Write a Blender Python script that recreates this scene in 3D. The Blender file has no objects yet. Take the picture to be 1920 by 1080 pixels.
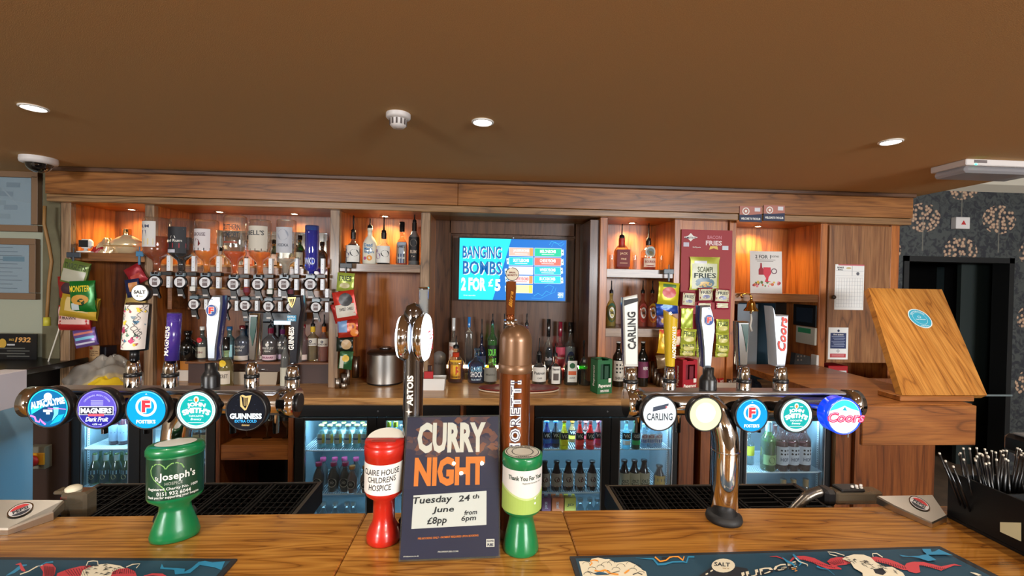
import bpy, math, random
from mathutils import Vector, Matrix
random.seed(7)
R_ = math.radians
SC = bpy.context.scene
COL = SC.collection
PI = math.pi

# ------------------------------------------------------------------ camera
F_PX, CAMZ = 850.0, 1.68
cam_d = bpy.data.cameras.new('camera')
cam = bpy.data.objects.new('camera', cam_d); COL.objects.link(cam)
cam_d.sensor_width = 36.0
cam_d.lens = 36.0 * F_PX / 1920.0
cam_d.clip_start = 0.02
CR = Matrix.Rotation(R_(-3.5), 3, 'Z') @ Matrix.Rotation(R_(90 - 0.67), 3, 'X') @ Matrix.Rotation(R_(1.06), 3, 'Z')
cam.matrix_world = Matrix.Translation((0, 0, CAMZ)) @ CR.to_4x4()
SC.camera = cam

def ray(u, v):
    return CR @ Vector(((u - 960) / F_PX, -(v - 540) / F_PX, -1.0))
def at(u, v, Y):                       # point of the photograph on the vertical plane y = Y
    d = ray(u, v); return Vector((0, 0, CAMZ)) + d * (Y / d.y)
def atz(u, v, Z):                      # point of the photograph on the level plane z = Z
    d = ray(u, v); return Vector((0, 0, CAMZ)) + d * ((Z - CAMZ) / d.z)
def X(u, v, Y): return at(u, v, Y).x
def Zc(u, v, Y): return at(u, v, Y).z

# ------------------------------------------------------------------ colour management, world, lights
SC.view_settings.view_transform = 'Standard'
SC.view_settings.look = 'None'
SC.view_settings.gamma = 1.0
SC.view_settings.use_curve_mapping = False
SC.view_settings.exposure = 0.75
SC.cycles.max_bounces = 8
SC.cycles.transparent_max_bounces = 24
SC.cycles.caustics_reflective = False
SC.cycles.caustics_refractive = False
SC.cycles.sample_clamp_indirect = 4.0

def lin(c):
    c = c / 255.0
    return c / 12.92 if c <= 0.04045 else ((c + 0.055) / 1.055) ** 2.4
def rgb(r, g, b): return (lin(r), lin(g), lin(b), 1.0)

world = bpy.data.worlds.new('world'); SC.world = world
world.use_nodes = True
bg = world.node_tree.nodes['Background']
bg.inputs['Color'].default_value = rgb(205, 215, 235)
bg.inputs['Strength'].default_value = 0.75

def light(kind, name, loc, energy, color, size=0.1, size_y=None, rot=(0, 0, 0), spot=None, blend=0.6):
    d = bpy.data.lights.new(name, kind)
    d.energy = energy; d.color = color
    if kind == 'AREA':
        d.size = size
        if size_y: d.shape = 'RECTANGLE'; d.size_y = size_y
    else:
        d.shadow_soft_size = size
    if kind == 'SPOT':
        d.spot_size = R_(spot); d.spot_blend = blend
    o = bpy.data.objects.new(name, d); COL.objects.link(o)
    o.location = loc; o.rotation_euler = rot
    return o
WARM = (1.0, 0.71, 0.36)
CEIL_Z = 2.40
# windows of the pub behind the camera
light('AREA', 'window_daylight', (-4.5, -4.6, 2.0), 290, (0.94, 0.97, 1.0), 3.0, .7, (R_(90), 0, 0))
light('AREA', 'window_daylight', (4.1, -4.6, 2.0), 280, (0.94, 0.97, 1.0), 3.0, .7, (R_(90), 0, 0))
DOWN = [atz(63, 201, CEIL_Z), atz(905, 228, CEIL_Z), atz(1670, 265, CEIL_Z)]
for x, z in ((.01, 2.26), (.09, 2.16), (.31, 2.26)):          # three hanging bulbs above a table behind the viewer
    light('POINT', 'pendant_bulb', (x, -3.0, z), 3, (1.0, 0.80, 0.55), .018)
for x in (-2.4, 1.6, 2.8, 4.2):                         # unseen fill panels added under the ceiling to light the room behind
    light('AREA', 'room_fill_light', (x, -2.6, 2.33), 34, (1.0, 0.82, 0.6), .5, .5, (0, 0, 0))
for p in DOWN + [Vector((-0.9, 0.35, CEIL_Z)), Vector((0.35, 0.15, CEIL_Z)), Vector((1.5, 0.4, CEIL_Z))]:
    light('SPOT', 'ceiling_downlight_lamp', (p.x, p.y, CEIL_Z - 0.03) , 24, (1.0, 0.88, 0.74), 0.03, spot=125, blend=0.8)
# ------------------------------------------------------------------ materials
MATS = {}
def mat(name, col=(200, 200, 200), rough=0.5, metal=0.0, emit=None, es=1.0, coat=0.0, bump=None, spec=0.5, trans=0.0, noise=None):
    if name in MATS: return MATS[name]
    m = bpy.data.materials.new(name); m.use_nodes = True
    nt = m.node_tree; b = nt.nodes['Principled BSDF']
    b.inputs['Base Color'].default_value = rgb(*col)
    b.inputs['Roughness'].default_value = rough
    b.inputs['Metallic'].default_value = metal
    b.inputs['Coat Weight'].default_value = coat
    b.inputs['Coat Roughness'].default_value = 0.08
    b.inputs['Specular IOR Level'].default_value = spec
    if emit:
        b.inputs['Emission Color'].default_value = rgb(*emit)
        b.inputs['Emission Strength'].default_value = es
    if noise or bump:
        tc = nt.nodes.new('ShaderNodeTexCoord'); nz = nt.nodes.new('ShaderNodeTexNoise')
        nt.links.new(tc.outputs['Object'], nz.inputs['Vector'])
        nz.inputs['Detail'].default_value = 4
        if noise:
            sc_, c2 = noise
            nz.inputs['Scale'].default_value = sc_
            mx = nt.nodes.new('ShaderNodeMix'); mx.data_type = 'RGBA'
            mx.inputs['A'].default_value = rgb(*col); mx.inputs['B'].default_value = rgb(*c2)
            rp = nt.nodes.new('ShaderNodeValToRGB'); rp.color_ramp.elements[0].position = .35; rp.color_ramp.elements[1].position = .65
            nt.links.new(nz.outputs['Fac'], rp.inputs['Fac']); nt.links.new(rp.outputs['Color'], mx.inputs['Factor'])
            nt.links.new(mx.outputs['Result'], b.inputs['Base Color'])
        if bump:
            n2 = nt.nodes.new('ShaderNodeTexNoise'); n2.inputs['Scale'].default_value = bump[0]; n2.inputs['Detail'].default_value = 5
            nt.links.new(tc.outputs['Object'], n2.inputs['Vector'])
            bp = nt.nodes.new('ShaderNodeBump'); bp.inputs['Strength'].default_value = bump[1]; bp.inputs['Distance'].default_value = bump[2] if len(bump) > 2 else 0.002
            nt.links.new(n2.outputs['Fac'], bp.inputs['Height']); nt.links.new(bp.outputs['Normal'], b.inputs['Normal'])
    MATS[name] = m
    return m

def wood(name, dark, mid, light_, axis='X', rough=0.35, coat=0.3, scale=1.0, fig=1.0, cf=.45):
    """oak: long streaks and cathedral bands along one axis, pores as fine relief"""
    if name in MATS: return MATS[name]
    m = bpy.data.materials.new(name); m.use_nodes = True
    nt = m.node_tree; b = nt.nodes['Principled BSDF']; L = nt.links.new
    tc = nt.nodes.new('ShaderNodeTexCoord'); mp = nt.nodes.new('ShaderNodeMapping')
    L(tc.outputs['Object'], mp.inputs['Vector'])
    s = {'X': (.09, 1, 1), 'Y': (1, .09, 1), 'Z': (1, 1, .09), 'T': (1, .16, .09)}[axis]
    mp.inputs['Scale'].default_value = [q * 1.0 * scale for q in s]
    n1 = nt.nodes.new('ShaderNodeTexNoise'); n1.inputs['Scale'].default_value = 7.5; n1.inputs['Detail'].default_value = 2; n1.inputs['Distortion'].default_value = .7
    L(mp.outputs[0], n1.inputs['Vector'])
    mul = nt.nodes.new('ShaderNodeMath'); mul.operation = 'MULTIPLY'; mul.inputs[1].default_value = 11.0 * fig
    L(n1.outputs['Fac'], mul.inputs[0])
    fr = nt.nodes.new('ShaderNodeMath'); fr.operation = 'PINGPONG'; fr.inputs[1].default_value = 1.0
    L(mul.outputs[0], fr.inputs[0])
    n2 = nt.nodes.new('ShaderNodeTexNoise'); n2.inputs['Scale'].default_value = 190; n2.inputs['Detail'].default_value = 3
    mp2 = nt.nodes.new('ShaderNodeMapping'); mp2.inputs['Scale'].default_value = [(.35 if q < 1 else 1) * q for q in s]
    L(tc.outputs['Object'], mp2.inputs['Vector']); L(mp2.outputs[0], n2.inputs['Vector'])
    rp = nt.nodes.new('ShaderNodeValToRGB'); e = rp.color_ramp.elements
    e[0].position = .0; e[0].color = rgb(*[int(cf * a_ + (1 - cf) * b_) for a_, b_ in zip(dark, mid)]); e[1].position = 1.0; e[1].color = rgb(*light_)
    k = rp.color_ramp.elements.new(.16); k.color = rgb(*mid)
    L(fr.outputs[0], rp.inputs['Fac'])
    mx = nt.nodes.new('ShaderNodeMix'); mx.data_type = 'RGBA'; mx.blend_type = 'MULTIPLY'; mx.inputs['Factor'].default_value = .75
    r2 = nt.nodes.new('ShaderNodeValToRGB'); r2.color_ramp.elements[0].position = .36; r2.color_ramp.elements[0].color = (.62, .57, .52, 1)
    r2.color_ramp.elements[1].position = .56; r2.color_ramp.elements[1].color = (1, 1, 1, 1)
    L(n2.outputs['Fac'], r2.inputs['Fac']); L(rp.outputs[0], mx.inputs['A']); L(r2.outputs[0], mx.inputs['B'])
    L(mx.outputs['Result'], b.inputs['Base Color'])
    b.inputs['Roughness'].default_value = rough; b.inputs['Coat Weight'].default_value = coat; b.inputs['Coat Roughness'].default_value = .14
    bp = nt.nodes.new('ShaderNodeBump'); bp.inputs['Strength'].default_value = .25; bp.inputs['Distance'].default_value = .001
    L(n2.outputs['Fac'], bp.inputs['Height']); L(bp.outputs[0], b.inputs['Normal'])
    MATS[name] = m
    return m

def glassy(name, tint=(255, 255, 255), rough=0.03, body=0.0, bodycol=None, edge=0.75, lo=.05):
    """thin glass or liquid behind glass: tinted see-through + fresnel mirror, optionally some milky body"""
    if name in MATS: return MATS[name]
    m = bpy.data.materials.new(name); m.use_nodes = True
    nt = m.node_tree; nt.nodes.clear(); L = nt.links.new
    out = nt.nodes.new('ShaderNodeOutputMaterial'); tr = nt.nodes.new('ShaderNodeBsdfTransparent'); gl = nt.nodes.new('ShaderNodeBsdfGlossy')
    tr.inputs['Color'].default_value = rgb(*tint); gl.inputs['Roughness'].default_value = rough
    lw = nt.nodes.new('ShaderNodeLayerWeight'); lw.inputs['Blend'].default_value = .35
    mp = nt.nodes.new('ShaderNodeMapRange'); mp.inputs['To Min'].default_value = lo; mp.inputs['To Max'].default_value = edge
    L(lw.outputs['Facing'], mp.inputs['Value'])
    mix = nt.nodes.new('ShaderNodeMixShader'); L(mp.outputs[0], mix.inputs[0]); L(gl.outputs[0], mix.inputs[2])
    if body:
        df = nt.nodes.new('ShaderNodeBsdfDiffuse'); df.inputs['Color'].default_value = rgb(*(bodycol or tint))
        tl = nt.nodes.new('ShaderNodeBsdfTranslucent'); tl.inputs['Color'].default_value = rgb(*(bodycol or tint))
        m0 = nt.nodes.new('ShaderNodeMixShader'); m0.inputs[0].default_value = .5; L(df.outputs[0], m0.inputs[1]); L(tl.outputs[0], m0.inputs[2])
        m2 = nt.nodes.new('ShaderNodeMixShader'); m2.inputs[0].default_value = body
        L(tr.outputs[0], m2.inputs[1]); L(m0.outputs[0], m2.inputs[2]); L(m2.outputs[0], mix.inputs[1])
    else:
        L(tr.outputs[0], mix.inputs[1])
    L(mix.outputs[0], out.inputs['Surface'])
    MATS[name] = m
    return m

OAK_X = wood('oak_golden_x', (110, 66, 24), (176, 118, 50), (200, 146, 72), 'X', .38, .25)
OAK_Y = wood('oak_golden_y', (110, 66, 24), (176, 118, 50), (200, 146, 72), 'Y', .38, .25)
OAK_Z = wood('oak_golden_z', (110, 66, 24), (176, 118, 50), (200, 146, 72), 'Z', .38, .25)
OAKC_X = wood('oak_worktop_x', (120, 80, 40), (178, 128, 72), (198, 150, 92), 'X', .36, .2)
OAKB_X = wood('oak_brown_x', (70, 40, 18), (132, 82, 38), (156, 102, 52), 'X', .33, .35)
OAKB_Z = wood('oak_brown_z', (66, 38, 20), (128, 82, 46), (150, 104, 64), 'Z', .36, .3)
OAKG_Z = wood('oak_post_z', (62, 46, 32), (136, 106, 76), (158, 128, 96), 'Z', .42, .15, fig=1.6)
OAKP_Z = wood('oak_panel_z', (86, 42, 14), (158, 88, 34), (180, 108, 46), 'Z', .38, .12)
OAKD_Z = wood('oak_dark_z', (44, 25, 13), (84, 50, 28), (100, 64, 40), 'Z', .36, .15)
OAKR_X = wood('oak_red_x', (72, 38, 14), (138, 80, 32), (158, 98, 44), 'X', .38, .15)
OAKR_Z = wood('oak_red_z', (60, 30, 12), (116, 62, 26), (134, 76, 34), 'Z', .38, .12)
CHROME = mat('chrome', (215, 215, 218), .07, 1.0)
STEEL = mat('brushed_steel', (170, 170, 172), .3, 1.0)
BLACK = mat('black_plastic', (14, 14, 16), .35)
BLKM = mat('black_matt', (10, 10, 11), .7)
WHITE = mat('white_plastic', (225, 225, 222), .4)
PAPER = mat('paper_white', (228, 228, 224), .8)
GLASS = glassy('clear_glass', (246, 250, 250), .02)
PANE = glassy('pane_glass', (235, 240, 242), .01, edge=.25)

# ------------------------------------------------------------------ mesh helpers
def tag(o, label=None, cat=None, group=None, kind=None):
    if label: o['label'] = label
    if cat: o['category'] = cat
    if group: o['group'] = group
    if kind: o['kind'] = kind
    return o
def empty(name, loc, label=None, cat=None, group=None, rz=0.0):
    o = bpy.data.objects.new(name, None); COL.objects.link(o)
    o.location = loc; o.rotation_euler = (0, 0, rz); o.empty_display_size = .05
    return tag(o, label, cat, group)

_TXT = {}
def text_geo(s, bold=0.0, shear=0.0, spacing=1.0):
    key = (s, bold, shear, spacing)
    if key in _TXT: return _TXT[key]
    c = bpy.data.curves.new('t', 'FONT'); c.body = s; c.resolution_u = 2; c.offset = bold; c.shear = shear; c.space_character = spacing
    o = bpy.data.objects.new('t', c); COL.objects.link(o)
    dg = bpy.context.evaluated_depsgraph_get()
    me = bpy.data.meshes.new_from_object(o.evaluated_get(dg))
    vs = [v.co.copy() for v in me.vertices]; fs = [tuple(p.vertices) for p in me.polygons]
    bpy.data.objects.remove(o); bpy.data.curves.remove(c); bpy.data.meshes.remove(me)
    if vs:
        x0 = min(v.x for v in vs); x1 = max(v.x for v in vs); y0 = min(v.y for v in vs); y1 = max(v.y for v in vs)
    else: x0 = x1 = y0 = y1 = 0
    w = max(x1 - x0, 1e-6); h = max(y1 - y0, 1e-6)
    vs = [((v.x - x0) / w - .5, (v.y - y0) / h - .5) for v in vs]
    _TXT[key] = (vs, fs, w / h)
    return _TXT[key]

class M:
    def __init__(s, *mats):
        s.v = []; s.f = []; s.mi = []; s.sm = []; s.mats = list(mats); s.cur = 0; s.smooth = False
        s.map = None
    def use(s, m):
        if m not in s.mats: s.mats.append(m)
        s.cur = s.mats.index(m); return s
    def add(s, vs, fs, smooth=None):
        b = len(s.v)
        s.v += [s.map(Vector(p)) for p in vs] if s.map else [Vector(p) for p in vs]
        for f in fs:
            s.f.append(tuple(b + i for i in f)); s.mi.append(s.cur); s.sm.append(s.smooth if smooth is None else smooth)
        return s
    def box(s, x0, x1, y0, y1, z0, z1, bev=0.0):
        if bev:
            b = min(bev, (x1 - x0) / 2.2, (y1 - y0) / 2.2, (z1 - z0) / 2.2); vs = []; 
            # chamfered box: 24 vertices
            for i in (0, 1):
                for j in (0, 1):
                    for k in (0, 1):
                        x, dx = (x0, b) if i == 0 else (x1, -b)
                        y, dy = (y0, b) if j == 0 else (y1, -b)
                        z, dz = (z0, b) if k == 0 else (z1, -b)
                        vs += [(x, y + dy, z + dz), (x + dx, y, z + dz), (x + dx, y + dy, z)]
            def c(i, j, k, a): return (i * 4 + j * 2 + k) * 3 + a
            fs = [(c(0,0,0,0), c(0,0,1,0), c(0,1,1,0), c(0,1,0,0)), (c(1,0,0,0), c(1,1,0,0), c(1,1,1,0), c(1,0,1,0)),
                  (c(0,0,0,1), c(1,0,0,1), c(1,0,1,1), c(0,0,1,1)), (c(0,1,0,1), c(0,1,1,1), c(1,1,1,1), c(1,1,0,1)),
                  (c(0,0,0,2), c(0,1,0,2), c(1,1,0,2), c(1,0,0,2)), (c(0,0,1,2), c(1,0,1,2), c(1,1,1,2), c(0,1,1,2))]
            for j in (0, 1):
                for k in (0, 1): fs.append((c(0,j,k,1), c(1,j,k,1), c(1,j,k,2), c(0,j,k,2)))
            for i in (0, 1):
                for k in (0, 1): fs.append((c(i,0,k,0), c(i,1,k,0), c(i,1,k,2), c(i,0,k,2)))
            for i in (0, 1):
                for j in (0, 1): fs.append((c(i,j,0,0), c(i,j,1,0), c(i,j,1,1), c(i,j,0,1)))
            for i in (0, 1):
                for j in (0, 1):
                    for k in (0, 1): fs.append((c(i,j,k,0), c(i,j,k,1), c(i,j,k,2)))
            return s.add(vs, fs, False)
        vs = [(x, y, z) for x in (x0, x1) for y in (y0, y1) for z in (z0, z1)]
        return s.add(vs, [(0,1,3,2), (4,6,7,5), (0,4,5,1), (2,3,7,6), (0,2,6,4), (1,5,7,3)], False)
    def lathe(s, prof, n=20, c=(0, 0, 0), ex=1.0, ey=1.0, sq=0.0, caps=True, smooth=True):
        """prof: [(r, z)]; sq > 0 squares the section"""
        vs = []; m = len(prof)
        for r, z in prof:
            for i in range(n):
                a = 2 * PI * (i + .5) / n; ca, sa = math.cos(a), math.sin(a); k = 1.0
                if sq:
                    q = 2 + 6 * sq; k = (abs(ca) ** q + abs(sa) ** q) ** (-1 / q); k = 1 + (k - 1) * .92
                    if isinstance(r, tuple): pass
                vs.append((c[0] + r * k * ca * ex, c[1] + r * k * sa * ey, c[2] + z))
        fs = []
        for j in range(m - 1):
            for i in range(n):
                i2 = (i + 1) % n; fs.append((j*n+i, j*n+i2, (j+1)*n+i2, (j+1)*n+i))
        s.add(vs, fs, smooth)
        if caps:
            b = len(s.v) - len(vs)
            for j, rev in ((0, True), (m - 1, False)):
                if prof[j][0] > 1e-4:
                    r = [b + j*n + i for i in range(n)]
                    s.f.append(tuple(reversed(r)) if rev else tuple(r)); s.mi.append(s.cur); s.sm.append(False)
        return s
    def cyl(s, p0, p1, r0, r1=None, n=14, caps=True, smooth=True):
        r1 = r0 if r1 is None else r1
        p0 = Vector(p0); p1 = Vector(p1); d = (p1 - p0).normalized()
        a = d.orthogonal().normalized(); b = d.cross(a)
        vs = [p + (a * math.cos(t) + b * math.sin(t)) * r for p, r in ((p0, r0), (p1, r1)) for t in [2*PI*i/n for i in range(n)]]
        fs = [(i, (i+1) % n, n + (i+1) % n, n + i) for i in range(n)]
        s.add(vs, fs, smooth)
        if caps: 
            bb = len(s.v) - 2*n
            s.f.append(tuple(bb + i for i in reversed(range(n)))); s.f.append(tuple(bb + n + i for i in range(n))); s.mi += [s.cur]*2; s.sm += [False]*2
        return s
    def tube(s, pts, r, n=8, caps=True):
        pts = [Vector(p) for p in pts]; vs = []; ref = None
        rs = r if isinstance(r, (list, tuple)) else [r] * len(pts)
        for i, p in enumerate(pts):
            d = (pts[min(i+1, len(pts)-1)] - pts[max(i-1, 0)]).normalized()
            if ref is None: ref = d.orthogonal().normalized()
            a = (ref - d * ref.dot(d)).normalized(); ref = a; b = d.cross(a)
            vs += [p + (a * math.cos(2*PI*k/n) + b * math.sin(2*PI*k/n)) * rs[i] for k in range(n)]
        fs = [(j*n+i, j*n+(i+1) % n, (j+1)*n+(i+1) % n, (j+1)*n+i) for j in range(len(pts)-1) for i in range(n)]
        if caps: fs += [tuple(reversed(range(n))), tuple(range((len(pts)-1)*n, len(pts)*n))]
        return s.add(vs, fs, True)
    def prism(s, poly, z0, z1, fn=lambda x, y, z: (x, y, z), smooth=False):
        n = len(poly)
        vs = [fn(x, y, z0) for x, y in poly] + [fn(x, y, z1) for x, y in poly]
        fs = [tuple(reversed(range(n))), tuple(range(n, 2*n))] + [(i, (i+1) % n, n+(i+1) % n, n+i) for i in range(n)]
        return s.add(vs, fs, smooth)
    # flat print: x right, y up, third = height above the sheet
    def rect(s, m, x0, y0, x1, y1, c=0.0, nx=1):
        s.use(m); vs = []; 
        for i in range(nx + 1):
            x = x0 + (x1 - x0) * i / nx; vs += [(x, y0, c), (x, y1, c)]
        return s.add(vs, [(2*i, 2*i+2, 2*i+3, 2*i+1) for i in range(nx)], nx > 1)
    def disc(s, m, cx, cy, r, c=0.0, n=28, ry=None):
        s.use(m); ry = ry or r
        return s.add([(cx + r*math.cos(2*PI*i/n), cy + ry*math.sin(2*PI*i/n), c) for i in range(n)], [tuple(range(n))], False)
    def ring(s, m, cx, cy, r0, r1, c=0.0, n=28, ry=1.0, a0=0, a1=360):
        s.use(m); vs = []; full = (a1 - a0) >= 360; k = n if full else n + 1
        for i in range(k):
            t = R_(a0 + (a1 - a0) * i / n)
            vs += [(cx + r0*math.cos(t), cy + r0*ry*math.sin(t), c), (cx + r1*math.cos(t), cy + r1*ry*math.sin(t), c)]
        return s.add(vs, [(2*i, 2*i+1, (2*i+3) % (2*k), (2*i+2) % (2*k)) for i in range(n)], False)
    def poly(s, m, pts, c=0.0):
        s.use(m); return s.add([(x, y, c) for x, y in pts], [tuple(range(len(pts)))], False)
    def ribbon(s, m, pts, w, c=0.0):
        s.use(m); vs = []
        ws = w if isinstance(w, (list, tuple)) else [w] * len(pts)
        for i, p in enumerate(pts):
            a = pts[max(i-1, 0)]; b = pts[min(i+1, len(pts)-1)]
            dx, dy = b[0]-a[0], b[1]-a[1]; l = math.hypot(dx, dy) or 1; nx, ny = -dy/l*ws[i]/2, dx/l*ws[i]/2
            vs += [(p[0]+nx, p[1]+ny, c), (p[0]-nx, p[1]-ny, c)]
        return s.add(vs, [(2*i, 2*i+1, 2*i+3, 2*i+2) for i in range(len(pts)-1)], False)
    def text(s, m, t, cx, cy, h, w=None, c=0.0004, bold=0.015, shear=0.0, rot=0.0, arc=None, spacing=1.0):
        s.use(m); vs, fs, asp = text_geo(t, bold, shear, spacing)
        w = w or h * asp; ca, sa = math.cos(R_(rot)), math.sin(R_(rot)); out = []
        for x, y in vs:
            x *= w; y *= h
            if arc: rr = arc + y; th = x / arc; x = rr * math.sin(th); y = rr * math.cos(th) - arc
            out.append((cx + x*ca - y*sa, cy + x*sa + y*ca, c))
        return s.add(out, fs, False)
    def build(s, name, parent=None, label=None, cat=None, group=None, kind=None, origin=None, local=False, auto=None):
        me = bpy.data.meshes.new(name)
        if parent is not None and not local:
            inv = parent.matrix_basis.inverted()
            pp = parent.parent
            while pp is not None: inv = inv @ pp.matrix_basis.inverted(); pp = pp.parent
            vs = [inv @ p for p in s.v]; o_ = Vector((0, 0, 0))
        elif parent is None and origin is not None:
            o_ = Vector(origin); vs = [p - o_ for p in s.v] if not local else s.v
        else: vs = s.v; o_ = Vector((0, 0, 0))
        me.from_pydata([tuple(p) for p in vs], [], s.f)
        for m in s.mats: me.materials.append(m)
        me.polygons.foreach_set('material_index', s.mi); me.polygons.foreach_set('use_smooth', s.sm)
        me.update()
        if auto: me.set_sharp_from_angle(angle=R_(auto))
        o = bpy.data.objects.new(name, me); COL.objects.link(o)
        if parent is not None: o.parent = parent
        else: o.location = o_
        return tag(o, label, cat, group, kind)

def sheet(o, xd, yd, bend=0.0):
    """maps flat print coordinates to a sheet standing at o, x along xd, y along yd; bend = radius of a cylinder it wraps"""
    o = Vector(o); xd = Vector(xd).normalized(); yd = Vector(yd).normalized(); n = xd.cross(yd)
    def f(p):
        if bend:
            a = p.x / bend; r = bend + p.z
            return o + xd * (r * math.sin(a)) + n * (r * math.cos(a) - bend) + yd * p.y
        return o + xd * p.x + yd * p.y + n * p.z
    return f
FRONT = ((1, 0, 0), (0, 0, 1))        # sheet facing the camera side (-y)
def bx(name, m, u0, v0, u1, v1, Y0, Y1, parent=None, bev=.002, **k):
    """upright box whose front face spans the given place of the photograph on plane Y0"""
    cx, cy = (u0+u1)/2, (v0+v1)/2
    g = M(m).box(at(u0, cy, Y0).x, at(u1, cy, Y0).x, Y0, Y1, at(cx, v1, Y0).z, at(cx, v0, Y0).z, bev)
    return g.build(name, parent, **k)
# ------------------------------------------------------------------ the setting
YF, YB = 3.30, 3.68          # front of the posts, face of the back panels
CEIL = mat('ceiling_textured_brown', (208, 168, 114), .85, bump=(380, .35, .003), noise=(420, (186, 148, 96)))
WALL_G = mat('sage_wall', (160, 162, 142), .8, bump=(160, .15))
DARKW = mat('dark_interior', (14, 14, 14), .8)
XL = at(0, 500, 3.45).x - 1.2
XS = at(1690, 376, 3.3).x + .12                            # right end of the lowered ceiling
M(CEIL).box(XL, XS, -5, 3.9, CEIL_Z, CEIL_Z + .3).build('ceiling', kind='structure')
FLOOR = mat('floor_vinyl', (112, 94, 76), .5, noise=(6, (92, 78, 64)))
M(FLOOR).box(XL, 6.5, -5, 6.2, -.13, -.08).build('floor', kind='structure')
M(mat('rear_wall', (120, 112, 96), .8)).box(XL, at(1640, 500, YB + .06).x, YB + .14, YB + .2, -.08, CEIL_Z).build('wall_back', kind='structure')
M(WALL_G).box(XL, at(80, 500, 3.45).x, 3.45, 3.6, -.08, CEIL_Z).build('wall_left', kind='structure')
M(mat('green_wall_shaded', (104, 98, 72), .8, noise=(9, (92, 84, 60)))).box(at(80, 500, 3.38).x, at(113, 500, 3.38).x, 3.38, 3.6, -.08, CEIL_Z).build('trim_1', kind='structure')  # shade on this light green return is put into its colour
M(mat('side_wall_beige', (170, 160, 140), .8)).box(XL - .1, XL, -5, 3.6, -.08, CEIL_Z).build('wall_side', kind='structure')

# wallpapered wall with the doorway at the right
def wallpaper():
    m = bpy.data.materials.new('floral_wallpaper'); m.use_nodes = True
    nt = m.node_tree; b = nt.nodes['Principled BSDF']; L = nt.links.new
    tc = nt.nodes.new('ShaderNodeTexCoord'); sep = nt.nodes.new('ShaderNodeSeparateXYZ'); L(tc.outputs['Object'], sep.inputs[0])
    def mth(op, a, bb=None, c=None):
        n = nt.nodes.new('ShaderNodeMath'); n.operation = op
        for i, q in enumerate((a, bb, c)):
            if q is None: continue
            if hasattr(q, 'links'): L(q, n.inputs[i])
            else: n.inputs[i].default_value = q
        return n.outputs[0]
    def umbels(px, pz, ox, oz, r):
        # repeated flower heads: fan-shaped cluster of berries
        fx = mth('SUBTRACT', mth('PINGPONG', mth('ADD', sep.outputs['X'], ox), px / 2), 0.0)
        zz = mth('ADD', sep.outputs['Z'], oz)
        fz = mth('SUBTRACT', mth('MODULO', mth('ADD', zz, 20 * pz), pz), pz / 2)
        d = mth('SQRT', mth('ADD', mth('MULTIPLY', fx, fx), mth('MULTIPLY', mth('MULTIPLY', fz, 1.25), mth('MULTIPLY', fz, 1.25))))
        return mth('LESS_THAN', d, r), fx, fz
    u1, fx1, fz1 = umbels(.76, .62, .10, .12, .17)
    u2, fx2, fz2 = umbels(.76, .62, .48, .43, .17)
    v1 = nt.nodes.new('ShaderNodeTexVoronoi'); v1.voronoi_dimensions = '2D'; v1.inputs['Scale'].default_value = 27; cb = nt.nodes.new('ShaderNodeCombineXYZ'); L(sep.outputs['X'], cb.inputs[0]); L(sep.outputs['Z'], cb.inputs[1]); L(cb.outputs[0], v1.inputs['Vector'])
    berry = mth('LESS_THAN', v1.outputs['Distance'], .40)
    msk = mth('MULTIPLY', mth('MAXIMUM', u1, u2), berry)
    s1 = mth('MULTIPLY', mth('LESS_THAN', fx1, .006), mth('LESS_THAN', fz1, 0))
    s2 = mth('MULTIPLY', mth('LESS_THAN', fx2, .006), mth('LESS_THAN', fz2, 0))
    stem = mth('MAXIMUM', s1, s2)
    nz = nt.nodes.new('ShaderNodeTexNoise'); nz.inputs['Scale'].default_value = 16; nz.inputs['Detail'].default_value = 5; nz.inputs['Distortion'].default_value = 1.5
    L(tc.outputs['Object'], nz.inputs['Vector'])
    rp = nt.nodes.new('ShaderNodeValToRGB'); e = rp.color_ramp.elements
    e[0].position = .42; e[0].color = rgb(34, 36, 42); e[1].position = .56; e[1].color = rgb(64, 68, 66); L(nz.outputs['Fac'], rp.inputs['Fac'])
    br = nt.nodes.new('ShaderNodeValToRGB'); e = br.color_ramp.elements; e[0].color = rgb(196, 172, 140); e[1].color = rgb(140, 100, 84); L(v1.outputs['Distance'], br.inputs['Fac']); e[1].position = .45
    mx = nt.nodes.new('ShaderNodeMix'); mx.data_type = 'RGBA'; L(msk, mx.inputs['Factor']); L(rp.outputs[0], mx.inputs['A']); L(br.outputs[0], mx.inputs['B'])
    m2 = nt.nodes.new('ShaderNodeMix'); m2.data_type = 'RGBA'; L(mth('MULTIPLY', stem, .6), m2.inputs['Factor']); L(mx.outputs['Result'], m2.inputs['A']); m2.inputs['B'].default_value = rgb(120, 116, 104)
    L(m2.outputs['Result'], b.inputs['Base Color']); b.inputs['Roughness'].default_value = .6
    return m
WP = wallpaper(); YW = 4.0
dx0 = at(1690, 600, YW).x; dx1 = at(1896, 600, YW).x; dzt = at(1800, 482, YW).z
g = M(WP)
g.box(at(1640, 500, YW).x, dx0, YW, YW + .12, -.08, 2.75); g.box(dx1, dx1 + 1.6, YW, YW + .12, -.08, 2.75); g.box(dx0, dx1, YW, YW + .12, dzt, 2.75)
g.build('wall_back', kind='structure')
CREAM = mat('cream_cornice', (206, 198, 180), .7)
zc = at(1880, 361, YW).z
g = M(CREAM); p0 = at(1640, 500, YW).x
g.prism([(0, 0), (-.09, .05), (-.12, .14), (0, .14)], p0, dx1 + 1.6, fn=lambda x, y, z: (z, YW + x, zc + y)); g.build('trim_2', kind='structure')
M(mat('upper_ceiling', (225, 222, 214), .8)).box(XS, dx1 + 1.6, -5, YW + .1, zc + .14, zc + .2).build('ceiling', kind='structure')
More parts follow.
